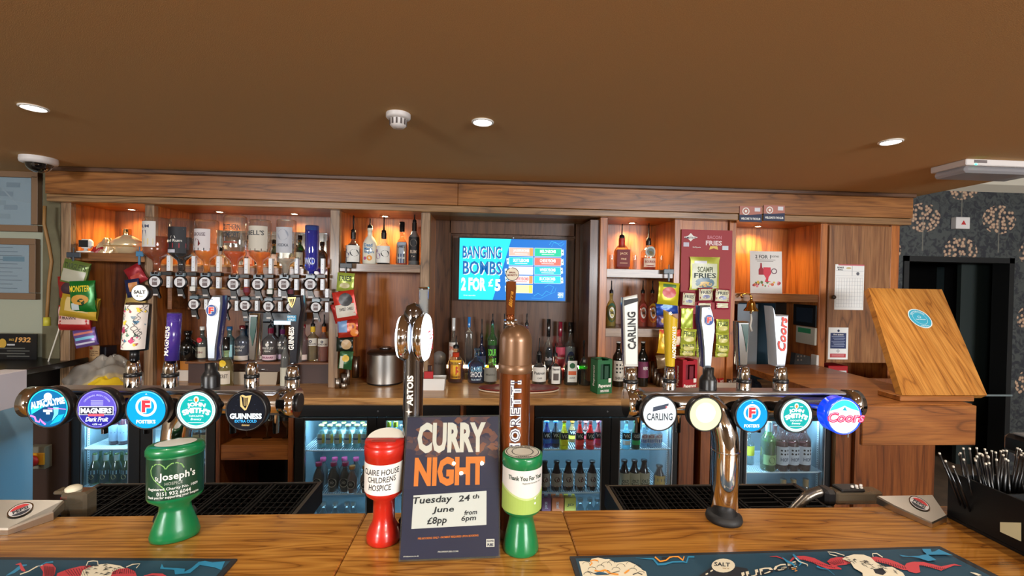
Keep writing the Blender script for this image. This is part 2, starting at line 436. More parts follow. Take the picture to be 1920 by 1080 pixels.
# dark passage behind the doorway
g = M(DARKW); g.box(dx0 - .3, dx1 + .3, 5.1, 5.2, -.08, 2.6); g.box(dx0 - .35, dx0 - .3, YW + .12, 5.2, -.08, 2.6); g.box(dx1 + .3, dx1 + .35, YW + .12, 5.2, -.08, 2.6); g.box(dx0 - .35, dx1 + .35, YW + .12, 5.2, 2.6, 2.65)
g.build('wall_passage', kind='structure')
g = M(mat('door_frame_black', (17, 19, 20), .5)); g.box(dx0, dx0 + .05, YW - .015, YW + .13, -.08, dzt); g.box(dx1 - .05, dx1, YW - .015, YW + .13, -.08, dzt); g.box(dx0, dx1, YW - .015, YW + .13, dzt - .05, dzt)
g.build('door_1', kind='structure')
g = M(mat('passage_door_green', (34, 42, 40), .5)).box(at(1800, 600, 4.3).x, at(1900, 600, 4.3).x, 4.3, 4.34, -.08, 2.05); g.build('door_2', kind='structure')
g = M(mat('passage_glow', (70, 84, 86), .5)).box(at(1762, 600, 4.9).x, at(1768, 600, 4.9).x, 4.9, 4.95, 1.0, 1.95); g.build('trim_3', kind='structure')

# ------------------------------------------------------------------ back bar
YF, YB = 3.30, 3.68          # front of the posts, face of the back panels
CTZ = .905                   # back counter height
NZ = 2.174                    # underside of the beam and the niche tops
XA = at(113, 500, YF).x; XZ = at(1684, 500, YF).x
unit = empty('back_bar_cabinet', (0, YB, CTZ), 'long oak back bar cabinet of lit niches and posts under a deep beam', 'bar cabinet')
# posts
for u0, u1 in ((113, 131), (270, 287), (617, 635), (787, 804), (1123, 1137), (1262, 1277), (1365, 1378), (1536, 1549), (1668, 1684)):
    x0 = at(u0, 560, YF).x; x1 = at(u1, 560, YF).x
    M(OAKG_Z if u0 < 1100 else OAKP_Z).box(x0, x1, YF, YF + .045, CTZ, NZ, .003).build('post', unit)
    M(OAKP_Z).box(x0 + .0015, x1 - .0015, YF + .0455, YB, CTZ, NZ).build('side_panel', unit)
PX = lambda u: at(u, 560, YF).x
# back panels of each bay
bays = [(113, 287, OAKR_Z), (287, 635, OAKR_Z), (635, 804, OAKP_Z), (1137, 1277, OAKP_Z), (1378, 1549, OAKP_Z)]
for u0, u1, m in bays:
    M(m).box(PX(u0), PX(u1), YB, YB + .03, CTZ, NZ + .03).build('back_panel', unit)
M(OAKP_Z).box(PX(1277) + .001, PX(1365) - .001, YF + .02, YF + .04, CTZ, NZ - .001).build('back_panel', unit)
# tv bay: darker panelling with a raised field
M(OAKD_Z).box(PX(804), PX(1137), YB + .06, YB + .09, CTZ, NZ + .03).build('back_panel', unit)
TY = YB + .04
for (u0, v0, u1, v1) in ((812, 412, 843, 722), (1077, 418, 1118, 722), (843, 412, 1077, 440)):
    bx('panel_frame', OAKD_Z, u0, v0, u1, v1, TY - .02, TY + .02, unit)
bx('panel_frame', OAKD_Z, 1104, 412, 1123, 715, YF + .03, YB, unit)
bx('panel_field', OAKD_Z, 846, 444, 1074, 712, TY - .002, TY + .02, unit)
# niche tops
M(OAKR_X).box(XA, XZ, YF, YB + .06, NZ, NZ + .03).build('niche_top', unit)
# beam: fascia, lower moulding, dark top trim
YBm = 3.22
zt = CEIL_Z - .0
M(OAKB_X).box(XA - .03, at(858, 380, YBm).x, YBm, YF + .1, NZ + .045, zt - .03, .002).build('beam_board', unit)
M(OAKB_X).box(at(858.6, 380, YBm).x, XZ + .03, YBm, YF + .1, NZ + .045, zt - .03, .002).build('beam_board', unit)
M(wood('oak_trim_x', (70, 48, 30), (134, 98, 62), (156, 120, 80), 'X', .35, .3)).box(XA - .03, XZ + .03, YBm + .008, YF + .1, NZ - .004, NZ + .043, .004).build('beam_moulding', unit)
M(wood('oak_cornice_x', (40, 26, 18), (84, 56, 38), (104, 74, 54), 'X', .4, .2)).box(XA - .04, XZ + .04, YBm - .02, YF + .1, zt - .03, zt, .006).build('cornice_strip', unit)
# shelves of the niches
def shelf(u0, u1, v0, v1, m=OAKB_X, y0=YF + .01, name='shelf'):
    x0, x1 = PX(u0), PX(u1); um = (u0 + u1) / 2
    z1 = at(um, v0, y0).z; z0 = at(um, v1, y0).z
    M(m).box(x0, x1, y0, YB, z0, z1, .002).build(name, unit)
    return z1
SH_GREY = wood('oak_shelf_x', (74, 58, 46), (124, 98, 76), (146, 120, 96), 'X', .4, .2)
Z_S1 = shelf(131, 270, 474, 490, OAKB_X)
Z_S3 = shelf(635, 787, 495, 510, SH_GREY)
Z_S4 = shelf(1137, 1262, 505, 521, SH_GREY)
Z_S5 = shelf(1137, 1262, 616, 632, SH_GREY)
Z_S6 = shelf(1378, 1536, 551, 566, OAKB_X)
# cupboard door at the right end
zb = at(1600, 681, YF).z
M(OAKP_Z).box(PX(1549) + .001, PX(1668) - .001, YF + .02, YB, zb, NZ - .001).build('cupboard_carcass', unit)
dr = M(OAKB_Z).box(PX(1552), PX(1667), YF - .002, YF + .019, zb + .004, NZ - .01, .002).build('door', unit)
k = at(1561, 557, YF - .002)
g = M(mat('knob_dark', (58, 42, 30), .35)); g.map = lambda p: k + Vector((p.x, -p.z, p.y))
g.lathe([(.006, 0), (.006, .005), (.014, .009), (.016, .017), (.010, .025), (.0, .026)], 14).build('knob', dr)
M(OAKR_Z).box(PX(1549), PX(1684), YB - .03, YB, CTZ, zb).build('back_panel', unit)
# niche puck lights
pk = [(247, 390), (412, 395), (552, 399), (722, 402), (1185, 415), (1421, 424)]
LAMP_E = mat('lamp_warm', (255, 240, 220), .5, emit=(255, 232, 190), es=14)
for i, (u, v) in enumerate(pk):
    p = atz(u, v, NZ); p.y = 3.56; p.x = at(u, v, 3.56).x
    e = empty('puck_light', (p.x, p.y, NZ), ['in the left niche above the golden decanter', 'above the left optic bottles', 'above the right optic bottles', 'above the five rum bottles', 'above the two whiskey bottles', 'above the white cocktail menu'][i], 'light', 'puck lights under the beam')
    e['label'] = 'small chrome recessed puck light ' + e['label']
    M(CHROME).lathe([(.036, -.004), (.040, 0), (.026, 0), (.022, -.003), (.036, -.004)], 20, caps=False).build('bezel', e, local=True)
    M(LAMP_E).lathe([(.0, -.002), (.022, -.002)], 16, caps=False).build('lens', e, local=True)
    light('SPOT', 'puck_lamp', (p.x, p.y, NZ - .012), [14, 12, 12, 14, 13, 15][i], WARM, .018, spot=150, blend=.9)
# back counter
FC = 3.02
x0, x1 = at(118, 745, FC).x, at(1610, 760, FC).x
ct = M(OAKC_X).box(x0, x1, FC, YB + .06, CTZ - .045, CTZ, .004).build('back_counter', None, 'oak back counter running under the niches and the television', 'counter', origin=(0, FC, CTZ - .045))
# ------------------------------------------------------------------ under the counter: timber and bottle fridges
YD = 3.07
FT = CTZ - .055
def zfr(v, u=1000, Y=YD): return at(u, v, Y).z
ub = empty('counter_base_frame', (0, 3.3, 0), 'brown timber uprights and shelves carrying the back counter between the fridges', 'base frame')
def upright(u0, u1, y0=YD - .01, m=OAKR_Z):
    M(m).box(X(u0, 850, YD), X(u1, 850, YD), y0, 3.58, -.08, FT, .002).build('upright', ub)
for u0, u1 in ((86, 128), (406, 414), (541, 550), (862, 868), (985, 1000), (1272, 1300), (1312, 1330), (1562, 1600)): upright(u0, u1)
M(OAKR_X).box(X(406, 850, YD), X(550, 850, YD), YD, 3.58, zfr(862, 480), zfr(834, 480)).build('shelf_board', ub)
M(DARKW).box(X(60, 850, YD), X(1600, 850, YD), 3.59, 3.61, -.08, FT).build('rear_board', ub)
M(OAKR_X).box(X(866, 850, YD), X(985, 850, YD), YD, 3.58, zfr(905), zfr(888)).build('shelf_board', ub)
M(OAKC_X).box(X(550, 760, YD), X(1600, 760, YD), YD - .02, YD + .03, FT - .0, FT + .009).build('rail', ub)

LINER = mat('fridge_liner', (132, 150, 160), .45)
WIRE = mat('white_wire', (225, 235, 240), .4)
COLD = (0.42, 0.78, 1.0)
def fridge(u0, u1, doors, vtop, shelves, label, e=9, dark=False):
    x0, x1 = X(u0, 850, YD), X(u1, 850, YD); yb = 3.55
    f = empty('bottle_fridge', ((x0 + x1) / 2, YD, .0), label, 'fridge')
    t = .025
    g = M(BLACK); g.box(x0, x1, YD + .035, yb, -.08, .0); g.box(x0, x1, YD + .035, yb, FT - .06, FT - .002)
    g.box(x0, x0 + .012, YD + .035, yb, .0, FT - .06); g.box(x1 - .012, x1, YD + .035, yb, .0, FT - .06); g.box(x0, x1, yb - .01, yb, .0, FT - .06)
    g.build('carcass', f)
    a, b = x0 + .013, x1 - .013
    zi = zfr(vtop, (u0+u1)/2) + .02
    g = M(LINER if not dark else mat('fridge_liner_dark', (70, 78, 84), .5))
    g.box(a, a + .015, YD + .05, yb - .012, .005, zi); g.box(b - .015, b, YD + .05, yb - .012, .005, zi)
    g.box(a, b, yb - .022, yb - .012, .005, zi); g.box(a, b, YD + .05, yb - .012, .0, .012); g.build('liner', f)
    # header with lock
    g = M(BLACK).box(x0, x1, YD, YD + .034, zi + .006, FT - .003, .003).build('header', f)
    p = Vector(((x0 + x1) / 2, YD - .001, (zi + FT) / 2))
    M(STEEL).cyl(p, p + Vector((0, -.004, 0)), .006, n=12).build('lock', f)
    n = len(doors)
    for i, (g0, g1) in enumerate(doors):
        gx0, gx1 = X(g0, 850, YD), X(g1, 850, YD); gz1 = zfr(vtop, (g0+g1)/2)
        dx0_ = x0 + .002 if i == 0 else (X(doors[i-1][1], 850, YD) + gx0) / 2 + .001
        dx1_ = x1 - .002 if i == n-1 else (gx1 + X(doors[i+1][0], 850, YD)) / 2 - .001
        d = M(BLACK); d.box(dx0_, gx0, YD, YD + .03, .0, zi, .003); d.box(gx1, dx1_, YD, YD + .03, .0, zi, .003)
        d.box(gx0, gx1, YD, YD + .03, gz1, zi, .003); d.box(gx0, gx1, YD, YD + .03, .0, .03, .003)
        d = d.build('door', f)
        g = M(STEEL); w = .006
        g.box(gx0, gx0 + w, YD + .004, YD + .026, .03, gz1); g.build('inner_trim', d); M(STEEL).box(gx1 - w, gx1, YD + .004, YD + .026, .03, gz1).build('inner_trim', d)
        M(PANE).box(gx0 + w, gx1 - w, YD + .012, YD + .016, .03, gz1).build('glass_pane', d)
        sx = (g0 + g1) / 2
        light('AREA', 'fridge_lamp', ((gx0 + gx1) / 2, YD + .10, zi - .012), e * .42, COLD, gx1 - gx0, .05, (0, 0, 0))
        light('AREA', 'fridge_lamp', ((gx0 + gx1) / 2, YD + .055, .05), e * .03, COLD, gx1 - gx0, .03, (R_(180 - 25), 0, 0))
    g = M(mat('led_cold', (200, 240, 255), .5, emit=(150, 225, 255), es=3)).box(a + .02, b - .02, YD + .052, YD + .075, zi - .006, zi - .002).build('led_strip', f)
    out = []
    for v in shelves:
        z = zfr(v, (u0 + u1) / 2)
        g = M(WIRE); yf = YD + .045
        g.box(a + .017, b - .017, yf, yf + .006, z - .010, z, .002); g.box(a + .017, b - .017, yb - .03, yb - .025, z - .008, z)
        g.box(a + .017, b - .017, yf + .17, yf + .174, z - .008, z - .003)
        x = a + .024
        while x < b - .02:
            g.box(x, x + .0035, yf + .006, yb - .03, z - .004, z); x += .0155
        g.build('wire_shelf', f); out.append(z)
    for xs in (a + .0165, b - .0225):
        g = M(WIRE).box(xs, xs + .006, YD + .09, YD + .108, .015, zi - .02)
        g.use(BLKM)
        z = .03
        while z < zi - .03: g.box(xs - .0004, xs + .0064, YD + .096, YD + .102, z, z + .007); z += .016
        g.build('shelf_standard', f)
    return f, out
FA, SA = fridge(130, 404, [(150, 240), (284, 386)], 786, (846, 918), 'black two-door bottle fridge at the left end, lit cold blue, green beer bottles inside', 8)
FB, SB = fridge(551, 861, [(569, 688), (722, 842)], 789, (848, 931), 'black two-door bottle fridge behind the red collection tin', 9)
FCc, SCc = fridge(1001, 1271, [(1016, 1129), (1161, 1262)], 789, (846, 928), 'black two-door bottle fridge with bright coloured drinks right of the copper fountain', 8)
FD, SD = fridge(1331, 1561, [(1341, 1388), (1400, 1548)], 790, (890,), 'black bottle fridge behind the right-hand chrome column, wine bottles inside', 10)
# wine glasses in the timber bay between the two left fridges
gl = M(GLASS); gl.lathe([(.03, 0), (.028, .003), (.004, .008), (.004, .07), (.02, .085), (.034, .115), (.036, .14), (.031, .17)], 16, caps=False)
z = zfr(834, 480)
lb = ['left', 'middle', 'right']
for i, u in enumerate((443, 483, 522)):
    o = gl if False else M(GLASS).lathe([(.0, .0), (.03, 0), (.028, .003), (.004, .008), (.004, .07), (.02, .085), (.034, .115), (.036, .14), (.031, .17)], 16, caps=False)
    o.build('wine_glass', None, 'stemmed wine glass on the timber shelf under the counter, %s of three' % lb[i], 'glass', 'wine glasses on the timber shelf', origin=(0, 0, 0), local=True).location = (X(u, 830, YD), 3.2, z)

# ------------------------------------------------------------------ bottles
def prof(s): 
    v = [float(q) for q in s.split()]; return list(zip(v[0::2], v[1::2]))
P = {
 'std':   prof('.0 .012 .88 0 1 .03 1 .60 .95 .65 .66 .72 .36 .77 .30 .82 .29 .96 .34 .96 .34 1 .0 1'),
 'wine':  prof('.0 .02 .93 0 1 .02 1 .60 .92 .67 .52 .76 .38 .82 .35 .93 .38 .93 .38 1 .0 1'),
 'beer':  prof('.0 .012 .92 0 1 .03 1 .50 .90 .58 .52 .74 .42 .82 .38 .95 .44 .95 .44 1 .0 1'),
 'flask': prof('.0 .012 .92 0 1 .03 1 .52 .95 .60 .60 .73 .34 .78 .32 .93 .38 .93 .38 1 .0 1'),
 'round': prof('.0 .012 .90 0 1 .04 1 .50 .86 .58 .45 .68 .30 .73 .28 .95 .34 .95 .34 1 .0 1'),
 'tall':  prof('.0 .012 .92 0 1 .02 1 .70 .94 .74 .60 .79 .40 .83 .36 1 .0 1'),
 'mix':   prof('.0 .012 .92 0 1 .03 1 .48 .93 .56 .60 .72 .48 .82 .46 .93 .56 .93 .56 1 .0 1'),
 'cyl':   prof('.0 .01 .95 0 1 .02 1 .86 .9 .90 .4 .92 .34 1 .0 1'),
 'soda':  prof('.0 .01 .90 0 1 .04 .95 .30 1 .48 .92 .60 .55 .80 .44 .86 .44 .92 .5 .92 .5 1 .0 1'),
}
def gmat(c, body=.05, bc=(235, 240, 240)): return glassy('glass_%d_%d_%d_%d' % (*c, int(body * 100)), c, .03, body, bc)
def lmat(c, body=.55, bc=None): return glassy('liquid_%d_%d_%d' % c, c, .1, body, bc or c, edge=.12)
def pm(c): return mat('print_%d_%d_%d' % c, c, .6)
def om(c): return mat('gloss_%d_%d_%d' % c, c, .12, coat=.5)
POURER = mat('pourer_black', (12, 12, 14), .4)
CLEAR = (236, 244, 244)
def bottle(label, loc, h, r, pk='std', glass=CLEAR, liq=None, lv=.55, labs=(), cap=None, hcap=0.0, pour=0.0, flip=False, sq=0.0, ey=1.0, n=20, group=None, name='bottle', cat='bottle', rz=0.0, opaque=None, gb=.0, neckwrap=None):
    e = empty(name, loc, label, cat, group, rz)
    pr = [(a * r, b * h) for a, b in P[pk]]
    inner = [(a * r * .90, max(b * h, .004)) for a, b in P[pk]]
    if flip: pr = [(a, h - b) for a, b in reversed(pr)]
    body = om(opaque) if opaque else gmat(glass, gb or .06)
    M(body).lathe(pr, n, ey=ey, sq=sq, caps=False).build('glass_body', e, local=True)
    if liq:
        z = lv * h; q = []
        src = inner if not flip else [(a, h - b) for a, b in reversed(inner)]
        src = [(a, max(.004, min(b, h - .004))) for a, b in src]
        for (a0, b0), (a1, b1) in zip(src, src[1:]):
            if b0 >= z: break
            q.append((a0, b0))
            if b1 >= z:
                t = (z - b0) / max(b1 - b0, 1e-6); q.append((a0 + (a1 - a0) * t, z)); break
        if len(q) > 1:
            q.append((0.0, q[-1][1])); M(lmat(liq)).lathe(q, n, ey=ey, sq=sq, caps=False).build('liquid', e, local=True)
    for L_ in labs:
        z0, z1, wf, bg_, items = L_[:5]; dx = L_[5] if len(L_) > 5 else 0.0
        w = wf * 2 * r; H_ = (z1 - z0) * h
        g = M(); rr = r * (1.0 if not sq else 1.9) + .0012; yo = r * (ey if not sq else 1.0)
        f0 = sheet((dx * r, -(yo + .0012) , (z0 + z1) / 2 * h), *FRONT, bend=(rr if not sq else 0))
        if dx and not sq:
            ang = math.asin(max(-.9, min(.9, dx)))
            f0 = sheet((rr * math.sin(ang), -rr * math.cos(ang) * ey, (z0 + z1) / 2 * h), (math.cos(ang), math.sin(ang), 0), (0, 0, 1), bend=rr)
        g.map = f0
        if bg_ is not None:
            g.rect(pm(bg_), -w/2, -H_/2, w/2, H_/2, 0, 8)
        for it in items:
            if it[0] == 'r': g.rect(pm(it[5]), it[1]*w, it[2]*H_, it[3]*w, it[4]*H_, .0004, 4)
            elif it[0] == 'd': g.disc(pm(it[4]), it[1]*w, it[2]*H_, it[3]*w, .0006, 16, ry=(it[5]*w if len(it) > 5 else None))
            elif it[0] == 't': g.text(pm(it[5]), it[1], it[2]*w, it[3]*H_, it[4]*H_, w=(it[6]*w if len(it) > 6 else None), c=.0009, bold=.02)
            elif it[0] == 'p': g.poly(pm(it[2]), [(a*w, b*H_) for a, b in it[1]], .0005)
        g.build('label', e, local=True)
    top = (P[pk][-2][0]) * r
    if neckwrap:
        z0, z1, c = neckwrap
        g = M(om(c)); g.lathe([(top * 1.12, z0 * h), (top * 1.12, z1 * h)], 14, ey=1.0, caps=False).build('neck_wrap', e, local=True)
    if cap:
        zz = 0 if flip else h
        if flip: M(om(cap)).lathe([(0, -hcap), (top*1.1, -hcap), (top*1.15, .004), (0, .004)], 14, caps=False).build('cap', e, local=True)
        else: M(om(cap)).lathe([(top*1.15, h - .006), (top*1.15, h + hcap - .002), (top*1.0, h + hcap), (0, h + hcap)], 14, caps=False).build('cap', e, local=True)
    if pour:
        M(POURER).lathe([(top*.95, h - .004), (top*.95, h + .018), (.006, h + .026), (.0045, h + pour * .6), (.0038, h + pour), (0, h + pour)], 10, caps=False).build('pourer', e, local=True)
    return e
def spec(u, w, vb, vt, z=CTZ, Y=None):
    """size and place of a bottle from its foot in the photograph, standing on the level z"""
    p = atz(u, vb, z)
    if Y is not None: p = at(u, vb, Y); p.z = z
    d = -(CR.inverted() @ (p - Vector((0, 0, CAMZ)))).z; s = d / F_PX
    r = w * s / 2
    if Y is None: p.y += r; p.x *= (p.y / (p.y - r))
    return p, s, r
def B(label, u, w, vb, vt, vtop=None, z=CTZ, Y=None, style='pour', capc=None, **k):
    p, s, r = spec(u, w, vb, vt, z, Y); 
    h = at(u, vt, p.y).z - z
    ext = (vt - vtop) * s if vtop else 0
    if style == 'pour' and vtop: k['pour'] = ext
    elif vtop: k['cap'] = capc or (15, 15, 17); k['hcap'] = ext
    return bottle(label, p, h, r, **k)
K = (16, 16, 18); W = (228, 226, 218)
AMB = (196, 92, 20); DAMB = (120, 46, 14)
# --- on the counter under the television
def t(x, y, h, s, c, w=None): return ('t', s, x, y, h, c) + ((w,) if w else ())
B('frosted grey-white bottle with a long black pourer beside the white sauce dish', 824, 29, 708, 640, 594, pk='std', opaque=(150, 152, 152), labs=[(.25, .5, .8, None, [t(0, .1, .25, 'Mr Black', (110, 110, 112), .7)])])
B('clear bottle with white cap and orange and white label behind the cinnamon whisky', 849, 16, 702, 618, 596, Y=3.63, style='cap', capc=(200, 200, 198), pk='tall', labs=[(.35, .75, 1.3, W, [('r', -.5, -.5, .5, -.1, (214, 96, 40)), t(0, .2, .2, 'SPRITZ', (214, 96, 40), .7)])])
B('flat amber whisky bottle with yellow label showing a red winged devil shape', 854, 31, 720, 652, 629, pk='flask', ey=.55, glass=(250, 226, 190), liq=(120, 48, 16), lv=.62, labs=[(.12, .66, .78, (232, 182, 40), [t(0, .32, .16, 'FIREBALL', (60, 20, 10), .85), ('p', [(-.2, -.2), (.05, .18), (.22, .1), (.1, 0), (.25, -.1), (.05, -.3)], (196, 60, 24)), t(0, -.4, .1, 'CINNAMON', (90, 30, 10), .7)])], neckwrap=(.74, .86, (190, 60, 30)))
B('tall narrow square clear bottle with a blue cap', 878, 15, 702, 612, 594, Y=3.63, style='cap', capc=(30, 110, 180), pk='cyl', sq=.6, liq=(214, 190, 90), lv=.12)
B('dark navy bottle with long black pourer behind the ice-blue liqueur', 902, 17, 702, 630, 598, Y=3.63, pk='std', opaque=(26, 28, 52), labs=[(.2, .55, 1.2, (70, 74, 110), [])])
B('squat blue liqueur bottle lettered in white, glowing cyan at the shoulder', 893, 34, 720, 653, pk='round', glass=(60, 190, 240), liq=(16, 66, 120), lv=.60, labs=[(.05, .58, 1.1, None, [t(0, .22, .28, 'GLACIER', (130, 190, 220), .62), t(0, -.08, .3, 'SHOCK', (230, 240, 245), .62), t(0, -.36, .1, 'BLUE MINT', (180, 210, 225), .5)])])
B('bright green sour apple liqueur bottle with black label and long pourer', 922, 19, 702, 607, 588, Y=3.63, pk='tall', glass=(120, 235, 70), liq=(70, 190, 30), lv=.7, labs=[(.2, .62, 1.2, (18, 22, 18), [t(0, .2, .3, 'SOUR', (120, 230, 80), .7), t(0, -.2, .3, 'APPLE', (120, 230, 80), .7)])])
B('dark round rum bottle with grey label, yellow at the shoulder, left of the copper fountain', 919, 26, 721, 668, pk='round', glass=(232, 220, 90), liq=(60, 34, 30), lv=.5, labs=[(.1, .62, 1.15, (128, 126, 116), [t(0, 0, .14, 'Malibu', (80, 78, 70), .6)])])
B('bottle with black pourer mostly hidden behind the copper dome, left one', 944, 17, 702, 625, 588, Y=3.63, pk='std', opaque=(40, 34, 40))
B('bottle with black pourer mostly hidden behind the copper dome, right one', 963, 17, 702, 625, 590, Y=3.63, pk='std', opaque=(34, 36, 56))
B('pink-red liqueur bottle just right of the copper dome', 986, 19, 702, 610, 588, Y=3.63, pk='tall', glass=(230, 90, 120), liq=(200, 40, 80), lv=.8)
B('small squat coffee tequila bottle with white label and black pourer', 1010, 28, 723, 664, 633, pk='round', liq=(30, 18, 16), lv=.60, labs=[(.12, .60, 1.1, W, [t(0, .1, .2, 'Patron', (60, 60, 60), .7), t(0, -.25, .1, 'CAFE', (60, 60, 60), .3)])], neckwrap=(.72, .98, K))
B('tall clear vodka bottle with tall black cap and black oval label', 1027, 19, 702, 618, 598, Y=3.63, style='cap', pk='std', labs=[(.18, .66, 1.1, None, [('d', 0, 0, .38, (14, 20, 30), 1.1), t(0, .02, .14, 'Belle', (200, 205, 215), .6)])], neckwrap=(.86, 1, K))
B('amber bourbon liqueur bottle with small white label and dark foot', 1040, 28, 723, 667, 643, pk='round', glass=(250, 210, 170), liq=(52, 22, 14), lv=.72, labs=[(.06, .66, .62, W, [t(0, .35, .14, 'Disaronno', K, .8), ('r', -.3, -.3, .3, .1, (90, 80, 76))])])
B('tall pink gin bottle with dark red cap and pink label', 1049, 20, 702, 621, 603, Y=3.63, style='cap', capc=(120, 20, 40), pk='std', glass=(250, 170, 180), liq=(230, 90, 90), lv=.55, labs=[(.25, .68, 1.1, (190, 70, 92), [t(0, 0, .12, 'Pinkster', W, .7)])], neckwrap=(.9, 1, (120, 20, 40)))
B('tall clear bottle with black cap, white liquid and blue oval label', 1068, 21, 702, 622, 604, Y=3.63, style='cap', pk='tall', liq=(215, 222, 228), lv=.68, labs=[(.1, .62, 1.05, None, [('d', 0, 0, .4, (30, 44, 84), 1.0)])])
B('square green herbal liqueur bottle with white and orange stag label', 1070, 27, 723, 667, pk='flask', sq=.5, glass=(60, 150, 60), liq=(16, 40, 16), lv=.66, labs=[(.12, .86, .66, (222, 224, 214), [('r', -.42, -.16, .42, .02, (206, 96, 50)), ('d', 0, .27, .30, (30, 90, 50)), ('p', [(-.16, .34), (-.05, .24), (0, .34), (.05, .24), (.16, .34), (.06, .18), (-.06, .18)], (220, 222, 210)), t(0, -.3, .1, 'LIQUEUR', (90, 90, 90), .6)])])
B('green bottle with black cap and dark label band beside the green snack box', 1097, 25, 724, 655, 638, style='cap', pk='flask', glass=(70, 200, 60), liq=(12, 44, 24), lv=.42, labs=[(.62, .78, .8, (24, 26, 26), [t(0, 0, .5, 'MIDORI', (200, 205, 200), .7)])], neckwrap=(.8, 1, K))
B('dark red wine bottle with cream patterned label right of the green snack box', 1158, 21, 726, 640, pk='wine', opaque=(16, 18, 16), labs=[(.13, .58, 1.2, (196, 190, 176), [('d', -.2, .3, .07, K), ('d', .05, .3, .07, K), ('d', .28, .3, .07, K), ('d', -.2, .12, .07, K), ('d', .05, .12, .07, K), ('d', .28, .12, .07, K), ('d', -.2, -.06, .07, K), ('d', .05, -.06, .07, K), t(0, -.35, .14, 'SHIRAZ', (90, 80, 70), .6)])], neckwrap=(.97, 1.0, (180, 178, 172)))
B('dark wine bottle with plum and white split label right of the white tap handle', 1204, 21, 726, 640, pk='wine', opaque=(16, 18, 16), labs=[(.20, .56, 1.2, (104, 34, 66), [('p', [(-.3, .45), (.5, -.05), (.5, -.45), (.2, -.45)], (196, 188, 176)), t(.1, .1, .2, 'NERO', W, .4)])], neckwrap=(.97, 1.0, (180, 178, 172)))
# --- niche right of the television
for u, c, lc, nm in ((1145, (232, 222, 150), (40, 84, 62), 'green'), (1204, (244, 180, 150), (196, 84, 74), 'coral'), (1222, (246, 190, 90), (222, 170, 30), 'yellow')):
    B('spirit bottle with large round %s label on the middle niche shelf' % nm, u, 19, 613, 549, 526, z=Z_S5, Y=3.44, pk='flask', ey=.7, glass=c, liq=c, lv=.62, labs=[(.1, .74, 1.0, None, [('d', 0, 0, .48, lc, .95), ('d', 0, 0, .27, W, .55), t(0, 0, .13, 'TAKE', K, .4)])])
B('square tennessee honey whiskey bottle with red neck and dark red label', 1165, 27, 503, 446, 420, z=Z_S4, Y=3.44, pk='flask', sq=.5, glass=(255, 226, 180), liq=(176, 78, 20), lv=.62, labs=[(.08, .62, .9, (112, 30, 30), [t(0, .25, .16, 'JACK', (230, 190, 150), .6), t(0, -.05, .10, 'FIRE', (230, 190, 150), .4), ('r', -.3, -.3, .3, -.27, (230, 190, 150))])], neckwrap=(.70, .98, (170, 40, 30)))
B('round-shouldered bourbon bottle with oval emblem label', 1215, 27, 503, 452, 419, z=Z_S4, Y=3.44, pk='std', glass=(255, 236, 200), liq=(190, 90, 30), lv=.42, labs=[(.45, .78, .9, None, [('d', 0, 0, .42, (190, 196, 190), .42), ('d', 0, 0, .28, (110, 120, 116), .28)]), (.10, .40, .95, (220, 200, 180), [t(0, .1, .3, 'BOURBON', (150, 40, 40), .8), ('r', -.3, -.4, .3, -.3, (150, 40, 40))])], neckwrap=(.86, 1.0, K))
for u, nm in ((1146, 'left of the red-necked whiskey bottle'), (1190, 'between the two whiskey bottles'), (1239, 'right of the bourbon bottle')):
    p = at(u, 500, 3.42); p.z = Z_S4
    M(GLASS).lathe([(0, .001), (.012, 0), (.014, .01), (.015, .11)], 14, caps=False).build('shot_glass', None, 'tall thin clear shot glass ' + nm, 'glass', 'tall shot glasses on the upper niche shelf', local=True).location = p
# --- rum niche left of the television
KR = [('d', -.28, -.1, .18, (90, 92, 130)), ('d', -.28, -.1, .10, W), ('d', -.38, .2, .10, (110, 112, 150)), ('d', .18, .05, .26, (22, 22, 26), .2), t(.18, .05, .12, 'SPICED', W, .34)]
B('black spiced rum bottle with white octopus label and ring handles, first on the rum shelf', 662, 27, 492, 436, 404, z=Z_S3, Y=3.42, pk='round', glass=(180, 170, 160), liq=(18, 14, 16), lv=.62, labs=[(.06, .58, 1.2, W, KR)], neckwrap=(.8, 1, K))
B('white ceramic-look bottle with blue script and orange skull motif', 693, 26, 493, 428, 410, z=Z_S3, Y=3.42, pk='flask', opaque=(232, 226, 206), labs=[(.05, .60, 1.2, None, [t(0, .36, .17, 'Dead', (50, 120, 170), .5), t(0, .18, .17, "Man's", (50, 120, 170), .5), t(.05, .0, .17, 'Fingers', (50, 120, 170), .6), ('d', .08, -.28, .16, (226, 150, 60)), ('d', -.2, -.3, .10, (190, 90, 140))])])
B('clear rum bottle with violet octopus label and glass ring handles', 719, 26, 493, 437, 406, z=Z_S3, Y=3.42, pk='round', glass=(250, 250, 240), liq=(40, 24, 20), lv=.2, labs=[(.05, .58, 1.2, W, [(a[0], a[1], a[2], a[3], (130, 80, 150)) + tuple(a[5:]) if a[0] == 'd' and a[3] in (.18, .10) and a[4] != W else a for a in KR])], neckwrap=(.82, 1, K))
B('amber navy rum bottle with grey to navy label and black cap', 753, 22, 494, 433, 416, z=Z_S3, Y=3.42, style='cap', pk='flask', ey=.7, glass=(255, 230, 190), liq=(190, 90, 40), lv=.68, labs=[(.05, .66, .86, (150, 160, 172), [('r', -.5, -.5, .5, -.05, (30, 52, 96)), t(0, .3, .15, "LAMB'S", (40, 44, 60), .7), t(0, -.25, .1, 'NAVY RUM', W, .7)])])
